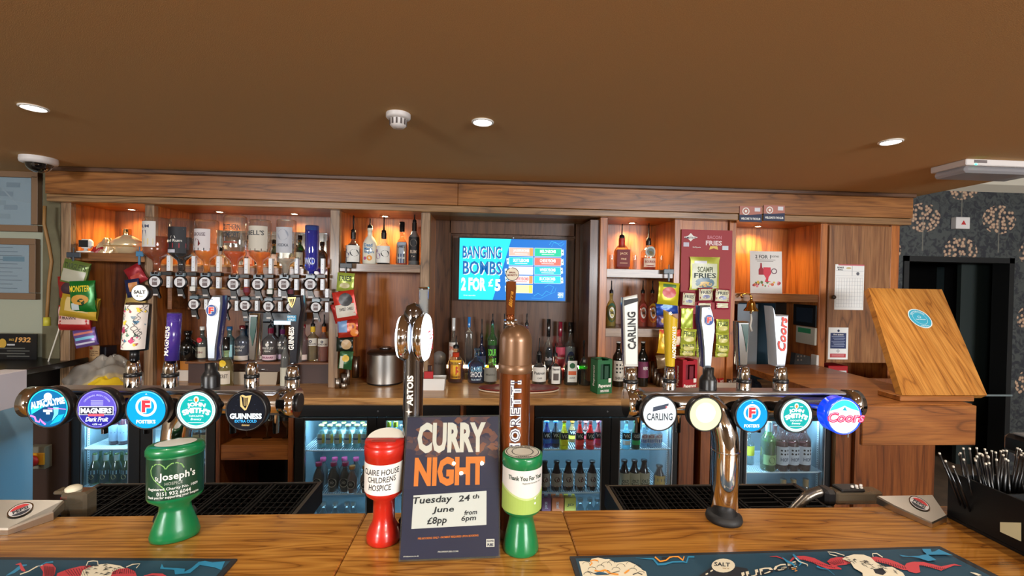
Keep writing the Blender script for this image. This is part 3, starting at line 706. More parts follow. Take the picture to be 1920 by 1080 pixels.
B('dark brown rum bottle with black label against the post', 776, 21, 494, 418, 398, z=Z_S3, Y=3.42, pk='wine', glass=(90, 40, 24), liq=(40, 14, 10), lv=.7, gb=.3, labs=[(.1, .66, 1.1, (22, 20, 22), [('ring',) if False else ('d', 0, .25, .3, (120, 110, 100)), ('d', 0, .25, .24, (22, 20, 22)), t(0, -.12, .14, 'RUM', (190, 170, 150), .5), t(0, -.32, .08, '7 yr', (190, 170, 150), .3)])], neckwrap=(.8, 1, K))
for nm, u in (('black', 650), ('black', 674), ('clear', 708), ('clear', 731)):
    pass
# ------------------------------------------------------------------ television
def scr(c, es=1.0): return mat('screen_%d_%d_%d' % c, (3, 3, 3), .4, spec=.2, emit=c, es=es * .72)
YT = 3.60
a = at(858, 563, YT); b = at(1064, 448, YT)
xa, xb, za, zb_ = a.x, b.x, at(960, 565, YT).z, at(960, 446, YT).z
tv = empty('television', ((xa + xb) / 2, YT + .03, za), 'wall-mounted flat television showing a cyan drinks offer screen', 'television')
g = M(BLACK).box(xa, xb, YT, YT + .035, za, zb_, .004); g.build('housing', tv)
M(mat('wall_bracket', (30, 30, 32), .5)).box((xa+xb)/2 - .1, (xa+xb)/2 + .1, YT + .035, YB + .06, (za+zb_)/2 - .1, (za+zb_)/2 + .1).build('bracket', tv)
W_, H_ = (xb - xa) - .018, (zb_ - za) - .020
g = M(); g.map = sheet(((xa+xb)/2, YT - .0008, (za+zb_)/2), *FRONT)
g.rect(scr((4, 108, 205)), -W_/2, -H_/2, W_/2, H_/2)
g.build('screen', tv)
g = M(); g.map = sheet(((xa+xb)/2, YT - .0016, (za+zb_)/2), *FRONT)
def n(x, y): return ((x - .5) * W_, (.5 - y) * H_)      # 0..1 from the top left of the screen
CY = scr((30, 225, 235), 1.05); WHs = scr((245, 245, 245), 1.1); BLs = scr((6, 92, 170)); ORs = scr((240, 150, 60)); 
g.poly(CY, [n(0, 0), n(.48, 0), n(.40, .5), n(.315, 1), n(0, 1)], .0)
def T(m, s, x, y, h, w, **k): p = n(x, y); g.text(m, s, p[0], p[1], h * H_, w=w * W_, **k)
T(WHs, 'BANGING', .215, .235, .20, .36, c=.0003, bold=.03); T(BLs, 'BANGING', .208, .225, .20, .36, c=.0006, bold=.02)
T(WHs, 'BOMBS', .222, .49, .22, .36, c=.0003, bold=.03); T(BLs, 'BOMBS', .213, .48, .22, .36, c=.0006, bold=.02)
T(WHs, '2 FOR', .135, .75, .22, .23, bold=.05); T(WHs, '£', .295, .72, .13, .045, bold=.03); T(WHs, '5', .36, .76, .20, .055, bold=.05)
def card(x0, y0, x1, y1, c1, c2=None, txt=None, tc=(250, 250, 250)):
    p, q = n(x0, y0), n(x1, y1); g.rect(scr((235, 245, 250)), p[0], q[1], q[0], p[1], .0003); e_ = .0025
    g.rect(scr(c1), p[0] + e_, q[1] + e_, q[0] - e_, p[1] - e_, .0006)
    if c2: g.rect(scr(c2), q[0] - .030, q[1] + e_, q[0] - e_, p[1] - e_, .0009)
    if txt: T(scr(tc, 1.1), txt, (x0 + x1) / 2, (y0 + y1) / 2 - .015, .055, .15, c=.0012, bold=.03); p = n((x0+x1)/2, (y0+y1)/2 + .035); g.rect(scr(tc), p[0] - .05, p[1] - .002, p[0] + .05, p[1] + .002, .0012)
card(.46, .135, .69, .275, (248, 190, 170), (246, 160, 60), 'JAGERBOMB'); card(.46, .29, .69, .43, (20, 205, 215), None, 'SKITTLEBOMB')
card(.46, .445, .69, .58, (250, 235, 240)); card(.46, .595, .69, .73, (248, 225, 225), (246, 150, 60), 'CHERRYBOMB', (246, 120, 110)); card(.46, .745, .69, .885, (250, 240, 170), (240, 226, 80))
card(.70, .135, .955, .275, (10, 205, 150), None, 'MELONBOMB'); card(.70, .29, .955, .425, (250, 110, 90), None, 'CHERRYBOMB'); card(.70, .44, .955, .575, (20, 200, 210), None, 'WHISKYBOMB'); card(.70, .59, .955, .72, (30, 215, 230), None, 'BUCKBOMB')
LBs = scr((60, 190, 240))
g.ribbon(LBs, [n(.70, .93), n(.74, .88), (n(.78, .92)), n(.82, .84), n(.86, .88), n(.89, .77), n(.84, .74), n(.80, .78)], .003, .0004)
g.ribbon(LBs, [n(.68, .96), n(.76, .97), n(.84, .90), n(.90, .86), n(.91, .78)], .002, .0004); g.ribbon(LBs, [n(.86, .11), n(.88, .04), n(.93, .06), n(.97, .02)], .002, .0004); g.ribbon(LBs, [n(.84, .08), n(.86, .02), n(.9, .04), n(.95, .1), n(.98, .05)], .003, .0004)
for x, y in ((.975, .3), (.985, .42), (.96, .55), (.98, .66)): p = n(x, y); g.disc(LBs, p[0], p[1], .003, .0004, 8)
for x, y in ((.45, .36), (.435, .53), (.44, .66), (.44, .81), (.965, .2), (.965, .36), (.96, .50), (.965, .66)): p = n(x, y); g.poly(scr((225, 245, 250)), [(p[0] - .011, p[1] + .02), (p[0] + .008, p[1] + .024), (p[0] + .012, p[1] - .022), (p[0] - .006, p[1] - .026)], .0015); g.disc(scr((40, 90, 80)), p[0], p[1], .005, .0018, 8)
p = n(.955, .91); g.rect(WHs, p[0] - .023, p[1] - .020, p[0] + .023, p[1] + .022, .0004); T(scr((20, 150, 200)), 'PROPER', .955, .885, .03, .055, c=.0008, bold=.03); T(scr((20, 150, 200)), 'PUBS', .955, .935, .05, .055, c=.0008, bold=.04)
T(WHs, 'Drink responsibly', .10, .935, .022, .11, c=.0006)
g.build('screen_picture', tv)
light('AREA', 'television_glow', ((xa+xb)/2, YT - .02, (za+zb_)/2), 3.5, (.25, .8, 1.0), W_, H_, (R_(90), 0, 0)).data.use_shadow = True
M(mat('clip_small', (180, 180, 180), .4)).box((xa+xb)/2 - .004, (xa+xb)/2 + .004, YT - .004, YT + .006, zb_ - .004, zb_ + .004).build('sensor', tv)

# luminous strip behind the bottles of the counter
p0, p1 = at(838, 686, 3.60), at(1088, 689, 3.60)
M(mat('led_warm_white', (255, 240, 220), .5, emit=(255, 236, 205), es=6)).box(p0.x, p1.x, 3.598, 3.606, p1.z - .012, p1.z + .012).build('led_strip', None, 'glowing white light strip behind the bottles under the television', 'light', origin=(p0.x, 3.6, p1.z))
M(OAKD_Z).box(p0.x - .01, p1.x + .01, 3.607, 3.63, CTZ, p1.z + .014).build('strip_board', unit)

# ------------------------------------------------------------------ optics bay
YO = 3.20
def bu(name, m, u0, v0, u1, v1, Y0, Y1, par, bev=.002): return bx(name, m, u0, v0, u1, v1, Y0, Y1, par, bev)
ow = empty('optic_rack', (X(450, 520, YO), YB, at(450, 582, YO).z), 'stepped oak rack carrying two rows of spirit optics', 'rack')
OAKO_X = wood('oak_rack_x', (70, 40, 20), (126, 76, 38), (140, 88, 48), 'X', .35, .3)
bu('rail_board', OAKO_X, 300, 501, 614, 539, 3.315, 3.345, ow); bu('rail_ledge', OAK_X, 300, 498, 614, 501.5, 3.305, YB, ow)
bu('rail_board', OAKO_X, 352, 543, 614, 582, 3.315, 3.345, ow); bu('rail_ledge', OAK_X, 352, 539.5, 614, 543, 3.305, YB - .1, ow)
MIRR = mat('mirror', (210, 222, 228), .03, 1.0)
bu('mirror_strip', MIRR, 406, 434, 614, 498, YB - .006, YB - .002, ow)
for i, u in enumerate((318, 592)): bu('end_bracket', OAKO_X, u - 4, 503, u + 4, 580, 3.346, YB, ow)
OB = [ # u, w, v bottom(top in photo), v neck end, shape, glass, liquid, level, label
 (297, 42, 409, 512, 'std', (250, 250, 248), (206, 112, 30), .66, 'inverted litre rum bottle with white crowned-tower label, far left optic', [(.46, .92, .95, (214, 210, 204), [t(0, .3, .12, 'RUM', (50, 60, 90), .5), ('r', -.42, -.42, .42, -.18, (224, 204, 150)), ('p', [(-.1, .15), (.1, .15), (.14, -.1), (-.14, -.1)], (60, 70, 110))], -.42)]),
 (343, 40, 411, 512, 'std', (236, 236, 240), (34, 12, 16), .66, 'inverted dark rum bottle with black horned-face label, second optic', [(.36, .84, 1.05, (26, 26, 32), [('p', [(-.4, .42), (-.05, .15), (-.1, .05)], W), ('p', [(.4, .42), (.05, .15), (.1, .05)], W), t(0, -.02, .1, 'Red Rum', W, .7), ('r', -.5, -.3, .5, -.12, (160, 40, 50)), ('r', -.3, -.48, .1, -.36, (200, 200, 210))], -.15)]),
 (390, 38, 413, 505, 'std', (250, 250, 250), (252, 184, 56), .56, 'inverted golden whisky bottle with white label and a small grouse, third optic', [(.42, .82, 1.0, (214, 206, 206), [t(0, .25, .16, 'GROUSE', (110, 90, 100), .6), ('p', [(-.15, .05), (0, .0), (.1, -.2), (0, -.3), (-.3, -.28)], (110, 30, 30)), ('r', -.5, -.5, .5, -.38, (60, 60, 64))], -.2)]),
 (443, 38, 405, 508, 'std', (250, 250, 250), (240, 140, 44), .40, 'inverted peach liqueur bottle lettered in dark capitals, fourth and tallest optic', [(.50, .88, 1.1, None, [t(0, .28, .24, 'SOUTHERN', (40, 44, 54), .8), t(0, -.05, .24, 'COMFORT', (40, 44, 54), .7), ('r', -.3, -.42, .3, -.34, (150, 70, 50))])]),
 (491, 37, 413, 505, 'std', (250, 250, 250), (250, 170, 50), .42, 'inverted scotch whisky bottle with large cream label, fifth optic', [(.44, .88, 1.1, (206, 198, 182), [t(-.02, .22, .2, "BELL'S", (60, 60, 64), .74), ('r', -.5, -.5, .5, -.42, (90, 60, 50))])]),
 (540, 33, 413, 505, 'tall', (248, 250, 252), (226, 222, 214), .30, 'inverted clear vodka bottle with grey-white label, sixth optic', [(.40, .86, 1.0, (188, 190, 196), [('d', 0, .2, .3, (150, 154, 166)), t(0, -.2, .12, 'VODKA', (80, 84, 96), .6)])]),
 (586, 24, 423, 514, 'cyl', (50, 150, 250), (20, 90, 235), .8, 'slim inverted bright blue vodka bottle, last optic at the right post', [(.12, .44, 1.0, None, [t(0, .0, .42, 'WKD', (220, 232, 250), .8)])]),
]
def optic(u, v, r_px, lab, Y=YO, strip=True, group='spirit optics on the oak rack', full=True):
    p = at(u, v, Y); s = (p.y) / F_PX; r = r_px * s
    e = empty('spirit_optic', p, lab, 'optic', group)
    g = M(); 
    g.map = lambda q: Vector((q.x, q.z, q.y))     # draw with y up, z depth (towards the wall)
    M(BLACK).lathe([(0, 0)], 3) if False else None
    g = M(BLACK); g.map = lambda q: Vector((q.x, q.z, -q.y)); g.lathe([(0, 0), (r * 1.12, 0), (r * 1.18, .004), (r * 1.1, .016), (0, .018)], 24, caps=False); g.build('badge_ring', e, local=True)
    g = M(); g.map = sheet((0, -.0008, 0), *FRONT); g.disc(pm((222, 222, 224)), 0, 0, r * .92, 0, 24); g.rect(pm((112, 98, 98)), -r * .42, -r * .62, r * .42, r * .55, .0004); g.text(pm((225, 225, 228)), '25ml', 0, r * .1, r * .4, w=r * .7, c=.0008)
    g.build('badge_face', e, local=True)
    g = M(BLACK); g.box(-r * .55, r * .55, .005, .03, r * .9, r * 1.9, .002); g.box(-r * .35, r * .35, .018, .03, -r * 2.2, r, .002); g.box(r * .3, 2.4 * r, .02, .055, r * 1.15, r * 1.75, .001)
    g.build('dispenser_body', e, local=True)
    g = M(BLACK).prism([(-r * .55, -r * 1.0), (r * .3, -r * 1.0), (r * .9, -r * 2.7), (r * .7, -r * 2.9), (r * .1, -r * 2.1), (-r * .4, -r * 2.1)], .004, .016, fn=lambda x, y, z: (x, z, y)); g.build('lever', e, local=True)
    M(mat('spout_white', (206, 200, 196), .4)).box(-r * .35, r * .45, .002, .018, -r * 2.4, -r * 2.1, .001).build('spout', e, local=True)
    M(mat('collar_grey', (110, 128, 138), .3)).box(-r * .75, r * .75, .0, .02, r * 1.0, r * 1.6, .001).build('collar', e, local=True)
    for z0, z1 in ((r * 1.9, r * (4.6 if full else 3.6)), (-r * 1.0, r * .95)):
        g = M(mat('strip_white', (224, 228, 232), .35)).box(r * 1.55, r * 2.15, .022, .05, z0, z1, .001); g.use(BLKM)
        for k in (.25, .6): g.box(r * 1.82, r * 1.92, .0212, .0225, z0 + (z1-z0)*k, z0 + (z1-z0)*k + .003)
        g.build('clamp_strip', e, local=True)
    return e
UP = [(290, 528), (337, 529), (384, 529.5), (437, 533), (483, 533), (532, 533), (581.5, 533)]
nm_ = ['far left', 'second', 'third', 'fourth', 'fifth', 'sixth', 'last']
for (u, v), q in zip(UP, nm_): optic(u, v, 10.4, 'round-faced black optic dispenser under the %s inverted bottle of the upper row' % q)
for (u, w, vt, vn, pk_, gl_, lq, lv_, lab, lbs), (ub_, vb_) in zip(OB, UP):
    Y = YO + .02; s = Y / F_PX
    zt_ = at(u, vt, Y).z; zn = at(ub_, vb_ - 17, Y).z; h = zt_ - zn
    r = w * s / 2; x = at((u + ub_ + 2) / 2, vt + 40, Y).x
    bottle(lab, (x, Y, zn), h, r, pk=pk_, glass=gl_, liq=lq, lv=lv_ if lv_ < .7 else .9, labs=lbs, flip=True, cap=(30, 24, 26), hcap=.012, name='optic_bottle', n=24, gb=.15 if gl_[2] == 235 else 0, group='inverted bottles on the upper optics')
LO = [(363, 570.6), (421, 573), (459, 573), (503, 574.5), (546, 576), (592, 576)]
for i, (u, v) in enumerate(LO):
    optic(u, v, 9.4, 'black optic dispenser in the lower row, %s from the left' % ['first', 'second', 'third', 'fourth', 'fifth', 'sixth'][i], full=False)
for i, (u, c, lc, nm) in enumerate(((363, (226, 226, 220), W, 'clear'), (463, (240, 150, 120), (110, 26, 50), 'red-amber'), (507, (60, 160, 90), W, 'green'), (546, (120, 30, 50), (90, 20, 40), 'dark red'))):
    p = at(u, LO[min(i * 2, 5)][1] - 15, YO + .03)
    bottle('neck of a %s inverted bottle in the lower optic row' % nm, p, .075, .022, pk='beer', glass=c, liq=c if nm != 'clear' else None, lv=.9, flip=True, labs=[(.5, .9, 1.0, lc, [])], name='optic_bottle', group='inverted bottles on the lower optics')
# small bottles standing on the ledge behind the optics
zl = at(450, 498, 3.305).z
for u, vt, c, lc, tx, nm in ((372, 452, (250, 240, 230), (230, 214, 196), 'BOLS', 'cream-labelled clear'), (415, 462, (250, 250, 250), (226, 220, 210), '', 'squat clear'), (467, 440, (250, 210, 200), (220, 170, 160), 'PINK', 'pink gin'), (514, 448, (30, 120, 60), (220, 220, 210), 'GIN', 'green gin'), (562, 440, (30, 110, 50), (200, 220, 200), 'GIN', 'tall green'), (554, 458, (244, 240, 200), (226, 210, 150), '', 'pale yellow'), (604, 452, (60, 34, 22), (30, 26, 26), 'RUM', 'dark brown')):
    Y = 3.5; x = at(u, 480, Y).x; h = at(u, vt, Y).z - zl - .03
    bottle('%s bottle on the ledge behind the optics' % nm, (x, Y, zl), h, .037, pk='flask', glass=c, liq=c if nm[0] != 's' else None, lv=.6, labs=[(.08, .52, 1.0, lc, [t(0, 0, .2, tx, (40, 60, 50), .5)] if tx else [])], cap=(20, 20, 22) if nm[0] != 'c' else (220, 220, 220), hcap=.025)

# lower ledge with its gin bottles
zg = at(480, 678, 3.42).z
M(OAKO_X).box(PX(330) , PX(616), 3.40, YB, zg - .016, zg, .002).build('rail_ledge', ow)
M(mat('dark_ledge_front', (60, 34, 26), .5)).box(PX(330), PX(616), 3.44, YB, CTZ, zg - .017).build('ledge_riser', ow)
t2 = [(352, 30, 670, 625, None, 'flask', (20, 22, 20), 'squat black apothecary gin bottle with cream diamond label', [(.08, .62, 1.5, None, [('p', [(-.5, 0), (-.1, .42), (.35, .3), (.5, 0), (.1, -.5), (-.2, -.4)], (206, 200, 178)), t(0, 0, .14, 'GIN', K, .4)])], K),
      (379, 19, 670, 617, None, 'flask', (40, 130, 60), 'green gin bottle with red seal and cream label', [(.06, .42, 1.1, (206, 200, 180), [t(0, 0, .18, 'GIN', (120, 40, 40), .5)]), (.55, .75, .6, None, [('d', 0, 0, .42, (190, 30, 40))])], W),
      (407, 22, 672, 625, None, 'flask', (226, 236, 236), 'clear gin bottle with pale label behind the silver tap handle', [(.06, .5, 1.0, (206, 200, 180), [])], K),
      (430, 22, 672, 617, None, 'flask', (110, 215, 225), 'pale turquoise gin bottle', [(.1, .5, .9, (170, 220, 226), [])], (40, 90, 140)),
      (454, 26, 675, 615, None, 'std', (40, 160, 205), 'bright blue gin bottle with white foot label', [(.03, .17, 1.2, (215, 205, 195), []), (.2, .6, 1.0, None, [t(0, .1, .18, 'WHITLEY', W, .8), t(0, -.15, .16, 'GIN', W, .4)])], (90, 26, 30)),
      (489, 14, 677, 630, None, 'std', (236, 110, 40), 'orange gin bottle half behind the chrome tap handle', [(.03, .17, 1.2, (215, 205, 195), [])], (200, 90, 50)),
      (507, 27, 679, 615, 600, 'std', (160, 24, 96), 'magenta gin bottle with black pourer', [(.05, .2, 1.2, (226, 196, 206), [t(0, 0, .4, 'RHUBARB', (120, 20, 70), .6)]), (.25, .6, 1.0, None, [('d', 0, .25, .12, W), t(0, -.05, .2, 'WHITLEY', W, .8), t(0, -.3, .16, 'GIN', W, .4)])], (110, 20, 50)),
      (529, 24, 677, 617, 602, 'std', (112, 44, 150), 'violet gin bottle with black pourer beside the dark tap handle', [(.05, .2, 1.2, (206, 186, 216), []), (.25, .6, 1.0, None, [('d', 0, .25, .12, W), t(0, -.05, .2, 'WHITLEY', W, .8)])], (80, 20, 70)),
      (569, 17, 672, 613, None, 'std', (206, 30, 40), 'red gin bottle right of the dark tap handle', [(.05, .2, 1.1, (226, 206, 196), [])], (120, 20, 30)),
      (586, 23, 672, 612, 590, 'std', (240, 222, 120), 'yellow liqueur bottle with white label and long pourer', [(.44, .66, 1.0, (222, 216, 200), [('d', 0, .1, .12, (60, 60, 80)), t(0, -.25, .25, 'GORDON', (90, 80, 90), .8)])], (230, 190, 60)),
      (607, 21, 672, 612, 590, 'std', (246, 180, 70), 'amber-yellow liqueur bottle with white label beside the post', [(.44, .66, 1.0, (222, 216, 200), [('d', 0, .1, .12, (60, 60, 80)), t(0, -.25, .25, 'GORDON', (90, 80, 90), .8)])], (220, 120, 50))]
for i, (u, w, vb, vt, vp, pk_, c, lab, lbs, cp) in enumerate(t2):
    Y = 3.52 if i % 2 else 3.47
    p = at(u, vb, Y); p.z = zg; s = Y / F_PX; r = w * s / 2; h = at(u, vt, Y).z - zg
    bottle(lab, p, h, r, pk=pk_, glass=c, liq=None if c[0] > 220 and c[1] > 230 else tuple(int(q * .92) for q in c), lv=.62, labs=lbs, gb=.2, opaque=(16, 16, 16) if c == (20, 22, 20) else None, **(dict(pour=(vt - vp) * s, neckwrap=(.84, 1, cp)) if vp else dict(cap=cp, hcap=.02)))
B('small bottle of cloudy white liqueur with cream label in front of the gins', 424, 26, 700, 655, 632, style='cap', pk='flask', glass=(240, 236, 200), liq=(222, 214, 170), lv=.7, Y=3.33, labs=[(.1, .45, 1.0, (214, 206, 190), [t(0, .1, .3, 'SECRET', (120, 110, 100), .7)]), (.55, .75, .6, None, [('d', 0, 0, .4, (232, 196, 40))])])
B('slim dark green wine bottle with pale label beside the dark tap handle', 534, 15, 707, 636, 634, pk='wine', glass=(40, 110, 50), liq=(24, 70, 30), lv=.7, Y=3.32, gb=.3, labs=[(.0, .42, 1.2, (196, 196, 180), [])])
# dark grey shelf; light on its edge is put in as a glowing strip
g = M(mat('grey_shelf', (74, 84, 92), .35)).box(PX(428), PX(545), 3.50, 3.6, at(480, 603, 3.5).z, at(480, 586, 3.5).z, .004); g.use(BLACK); g.box(PX(432), PX(500), 3.495, 3.60, at(480, 640, 3.5).z, at(480, 604, 3.5).z, .004)
g.use(mat('shelf_edge_glow', (200, 225, 235), .2, 0, emit=(180, 215, 235), es=1.2)); g.box(PX(490), PX(532), 3.494, 3.499, at(480, 608, 3.5).z, at(480, 601, 3.5).z)
g.build('shelf_unit', None, 'dark grey shelf with a glow-painted edge hung under the lower optics', 'till', origin=(PX(480), 3.6, at(480, 640, 3.5).z))

# ------------------------------------------------------------------ snack packets
def packet(label, u0, v0, u1, v1, Y, tilt=0, back=(120, 160, 60), prints=(), group='crisp packets hanging on clip strips', sh=.12, name='crisp_packet', box=None, n=9):
    c = at((u0+u1)/2, (v0+v1)/2, Y); s = Y / F_PX; w = abs(u1-u0) * s; h = (v1-v0) * s
    e = empty(name, c, label, 'crisps', group)
    ta = R_(tilt); xd = Vector((math.cos(ta), 0, math.sin(ta))); yd = Vector((-math.sin(ta), 0, math.cos(ta))); nn = xd.cross(yd)
    rnd = random.Random(hash(label) & 0xffff if False else len(label) * 7 + int(u0)); ph = rnd.random() * 6
    def bul(x, y):
        a = max(0, 1 - abs(2*x/w)**3); b = max(0, 1 - abs(2*y/h)**4)
        return sh * w * (a * b) ** .6 + .0025 * math.sin(x/w*9 + ph) * math.cos(y/h*11 + ph*2) * b + .0015 * math.sin(x / w * 40) * (1 - b)
    def f(sign, off): return lambda p: xd * p.x + yd * p.y + nn * ((bul(p.x, p.y) * sign) + p.z + off)
    g = M(mat('foil_%d_%d_%d' % back, back, .28, .25))
    for sg in (1, -1):
        g.map = f(sg, 0); vs = [(-w/2 + w*i/n + (.03*w if i in (0, n) and 0 < j < n else 0) * (1 if i == 0 else -1), -h/2 + h*j/n, 0) for j in range(n+1) for i in range(n+1)]
        g.add(vs, [((n+1)*j+i, (n+1)*j+i+1, (n+1)*(j+1)+i+1, (n+1)*(j+1)+i) for j in range(n) for i in range(n)], True)
    g.build('foil_bag', e, local=True)
    if prints:
        g = M(); g.map = f(1, .0009)
        for it in prints:
            if it[0] == 'r':
                x0, y0, x1, y1 = it[1]*w, it[2]*h, it[3]*w, it[4]*h; g.use(mat('foilprint_%d_%d_%d' % it[5], it[5], .35)); k = 6
                g.add([(x0 + (x1-x0)*i/k, y0 + (y1-y0)*j/k, 0) for j in range(k+1) for i in range(k+1)], [((k+1)*j+i, (k+1)*j+i+1, (k+1)*(j+1)+i+1, (k+1)*(j+1)+i) for j in range(k) for i in range(k)], True)
            elif it[0] == 'd':
                g.use(mat('foilprint_%d_%d_%d' % it[4], it[4], .35)); r = it[3]*w; q = [(it[1]*w, it[2]*h, .0004)]
                for rr in (.5, 1): q += [(it[1]*w + r*rr*math.cos(2*PI*i/14), it[2]*h + (it[5] if len(it) > 5 else 1)*r*rr*math.sin(2*PI*i/14), .0004) for i in range(14)]
                g.add(q, [(0, 1+i, 1+(i+1) % 14) for i in range(14)] + [(1+i, 15+i, 15+(i+1) % 14, 1+(i+1) % 14) for i in range(14)], True)
            elif it[0] == 't': g.text(pm(it[5]), it[1], it[2]*w, it[3]*h, it[4]*h, w=(it[6]*w if len(it) > 6 else None), c=.0009, bold=.02)
        g.build('print', e, local=True)
    return e
def clip(u, v, Y, w, lab, c=(28, 30, 34)):
    p = at(u, v, Y); e = empty('shelf_clip', p, lab, 'clip', 'shelf clips of the snack strips'); s = Y / F_PX
    M(mat('clip_%d' % c[0], c, .4)).box(-w*s/2, w*s/2, -.004, .004, -.018, .018, .003).build('clip_plate', e, local=True)
    M(mat('clip_%d' % c[0], c, .4)).box(-.006, .006, -.008, .004, -.075, -.01, .002).build('hanger', e, local=True)
    M(mat('clip_%d' % c[0], c, .4)).box(-.003, .003, -.003, .003, .016, .05, .001).build('spike', e, local=True)
YK = 3.26
clip(138, 478, YK, 24, 'dark clip on the shelf edge above the leftmost snack strip', (52, 60, 70)); clip(262, 476, YK, 13, 'bright blue clip on the shelf edge above the second snack strip', (60, 120, 160))
clip(649, 498, YK, 22, 'black clip on the shelf edge of the rum niche'); clip(1254, 509, YK, 20, 'grey clip on the shelf edge right of the whiskey bottles', (70, 84, 92))
packet('green and cream crisp packet at the top of the leftmost snack strip', 119, 490, 165, 532, YK, -12, (104, 124, 60), [('r', -.42, -.42, .42, .1, (176, 172, 150)), t(0, .25, .25, 'TWIGLETS', (60, 70, 30), .8)])
packet('red crisp packet half hidden in the leftmost strip', 112, 518, 150, 556, YK + .02, 6, (150, 40, 34), [('d', 0, -.1, .3, (60, 34, 40))])
packet('bright green snack packet with yellow monster feet lettering', 134, 528, 178, 584, YK - .04, 3, (24, 112, 40), [('d', -.05, -.1, .34, (206, 150, 60), .6), ('d', .0, -.18, .15, (24, 60, 30)), t(-.05, .25, .2, 'MONSTER', (236, 206, 40), .8), ('r', -.4, -.42, -.1, -.2, (190, 200, 200))])
packet('yellow crisp packet with flared lower corner below the green one', 117, 556, 183, 596, YK - .015, -8, (196, 160, 50), [('r', -.3, -.2, .3, .4, (206, 180, 120)), ('d', .2, .1, .12, (190, 60, 40))])
packet('pink and cream packet with red lower edge in the leftmost strip', 113, 574, 170, 618, YK + .01, 0, (176, 40, 40), [('r', -.45, -.25, .45, .45, (214, 176, 166)), t(-.1, 0, .12, 'PRAWN', (60, 40, 40), .4)])
packet('small violet and blue striped packet at the foot of the leftmost strip', 141, 617, 181, 649, YK + .02, 12, (110, 84, 150), [('r', -.4, -.1, .4, .05, (120, 190, 220)), ('r', -.4, .2, .4, .32, (206, 120, 110)), ('r', -.4, -.35, .4, -.25, (210, 210, 225))])
packet('red packet at the top of the strip behind the round white badge', 240, 498, 270, 532, YK + .02, 30, (150, 30, 40), [('r', -.3, -.3, .3, .0, (176, 60, 50))])
packet('navy and orange packet behind the round white badge', 237, 524, 262, 556, YK, 10, (34, 40, 80), [('r', -.2, -.2, .4, .3, (200, 130, 70))])
packet('gold packet behind the round white badge', 238, 540, 275, 575, YK + .03, -10, (190, 160, 90), [])
FR = [t(0, .2, .3, 'FRIES', (50, 60, 50), .7), ('d', 0, -.18, .28, (190, 180, 130), .6)]
packet('pale green fries packet under the rum shelf clip', 632, 512, 664, 546, YK - .03, -3, (160, 176, 70), FR)
packet('red packet with black artwork and cream band, front of its strip', 627, 546, 668, 600, YK - .05, 10, (196, 50, 36), [('r', -.42, -.38, .42, .05, (214, 206, 190)), ('d', .08, .2, .3, (24, 18, 20)), t(.05, -.12, .1, 'SWEET CHILLI', (60, 50, 50), .6)])
packet('second red packet peeking out behind the cream-banded one', 624, 568, 652, 604, YK - .0, 16, (180, 40, 34), [])
packet('blue and red packet printed with orange onion rings', 634, 600, 672, 632, YK - .02, 4, (176, 50, 34), [('r', -.5, -.2, -.02, .5, (120, 160, 206)), ('d', .22, .1, .2, (236, 140, 60)), ('d', .22, .1, .1, (150, 40, 30)), ('d', .3, -.25, .18, (236, 140, 60))])
packet('black packet with a cream diamond nut picture', 631, 632, 662, 659, YK - .0, 0, (22, 34, 26), [('d', .12, 0, .3, (196, 164, 120))])
packet('green and yellow packet at the foot of the rum niche strip', 636, 658, 661, 692, YK - .0, -6, (40, 90, 50), [('d', 0, .1, .26, (224, 190, 80)), ('r', -.4, -.45, -.1, .2, (206, 206, 190))])
packet('yellow packet with red spicy picture on the right-hand strip', 1232, 529, 1274, 572, YK - .04, -4, (206, 196, 40), [('d', 0, .05, .32, (196, 40, 40), .8), ('r', -.3, .28, .3, .42, (60, 110, 50))])
packet('royal blue packet below the yellow spicy one', 1228, 566, 1272, 590, YK - .02, 6, (30, 70, 160), [('r', -.2, .0, .2, .4, (110, 170, 220))])
packet('purple packet in the right-hand strip', 1230, 588, 1256, 614, YK, 0, (62, 44, 96), [('d', 0, 0, .2, (214, 170, 90))])
packet('yellow and red packet left of the yellow tap handle', 1233, 618, 1262, 664, YK - .03, -5, (220, 170, 30), [('d', 0, .1, .3, (240, 220, 120)), ('r', -.5, .34, .5, .5, (200, 50, 30))])
packet('red and cream packet right of the yellow tap handle', 1258, 618, 1278, 650, YK, 5, (200, 60, 34), [('r', -.4, -.4, .4, .1, (226, 200, 170))])
packet('crumpled brown snack packet on the counter behind the yellow tap handle', 1229, 664, 1268, 690, YK + .03, 8, (120, 96, 66), [])
# fries merchandising card
YC = 3.285
cd = empty('snack_card', at(1324, 640, YC), 'tall dark red cardboard display card holding fries packets', 'display card')
bx('card_board', mat('card_red', (150, 40, 46), .6), 1276, 431, 1371, 640, YC, YC + .006, cd, .0)
s_ = YC / F_PX
g = M(); c0 = at(1324, 470, YC - .001); g.map = sheet(c0, *FRONT)
def cp(u, v): return ((u - 1324) * s_, (470 - v) * s_)
for (u, v, w, h, m) in ((1293, 445, 14, 16, W),): 
    x, y = cp(u, v); g.poly(pm(W), [(x - w*s_, y), (x - 5*s_, y + 3*s_), (x, y + 8*s_), (x + 5*s_, y + 3*s_), (x + w*s_, y), (x + 5*s_, y - 3*s_), (x, y - 8*s_), (x - 5*s_, y - 3*s_)], .0)
g.text(pm((60, 40, 60)), "SMITH'S", *cp(1293, 446), 4 * s_, w=22 * s_); g.text(pm((196, 120, 130)), 'BACON', *cp(1340, 444), 7 * s_, w=28 * s_, bold=.03)
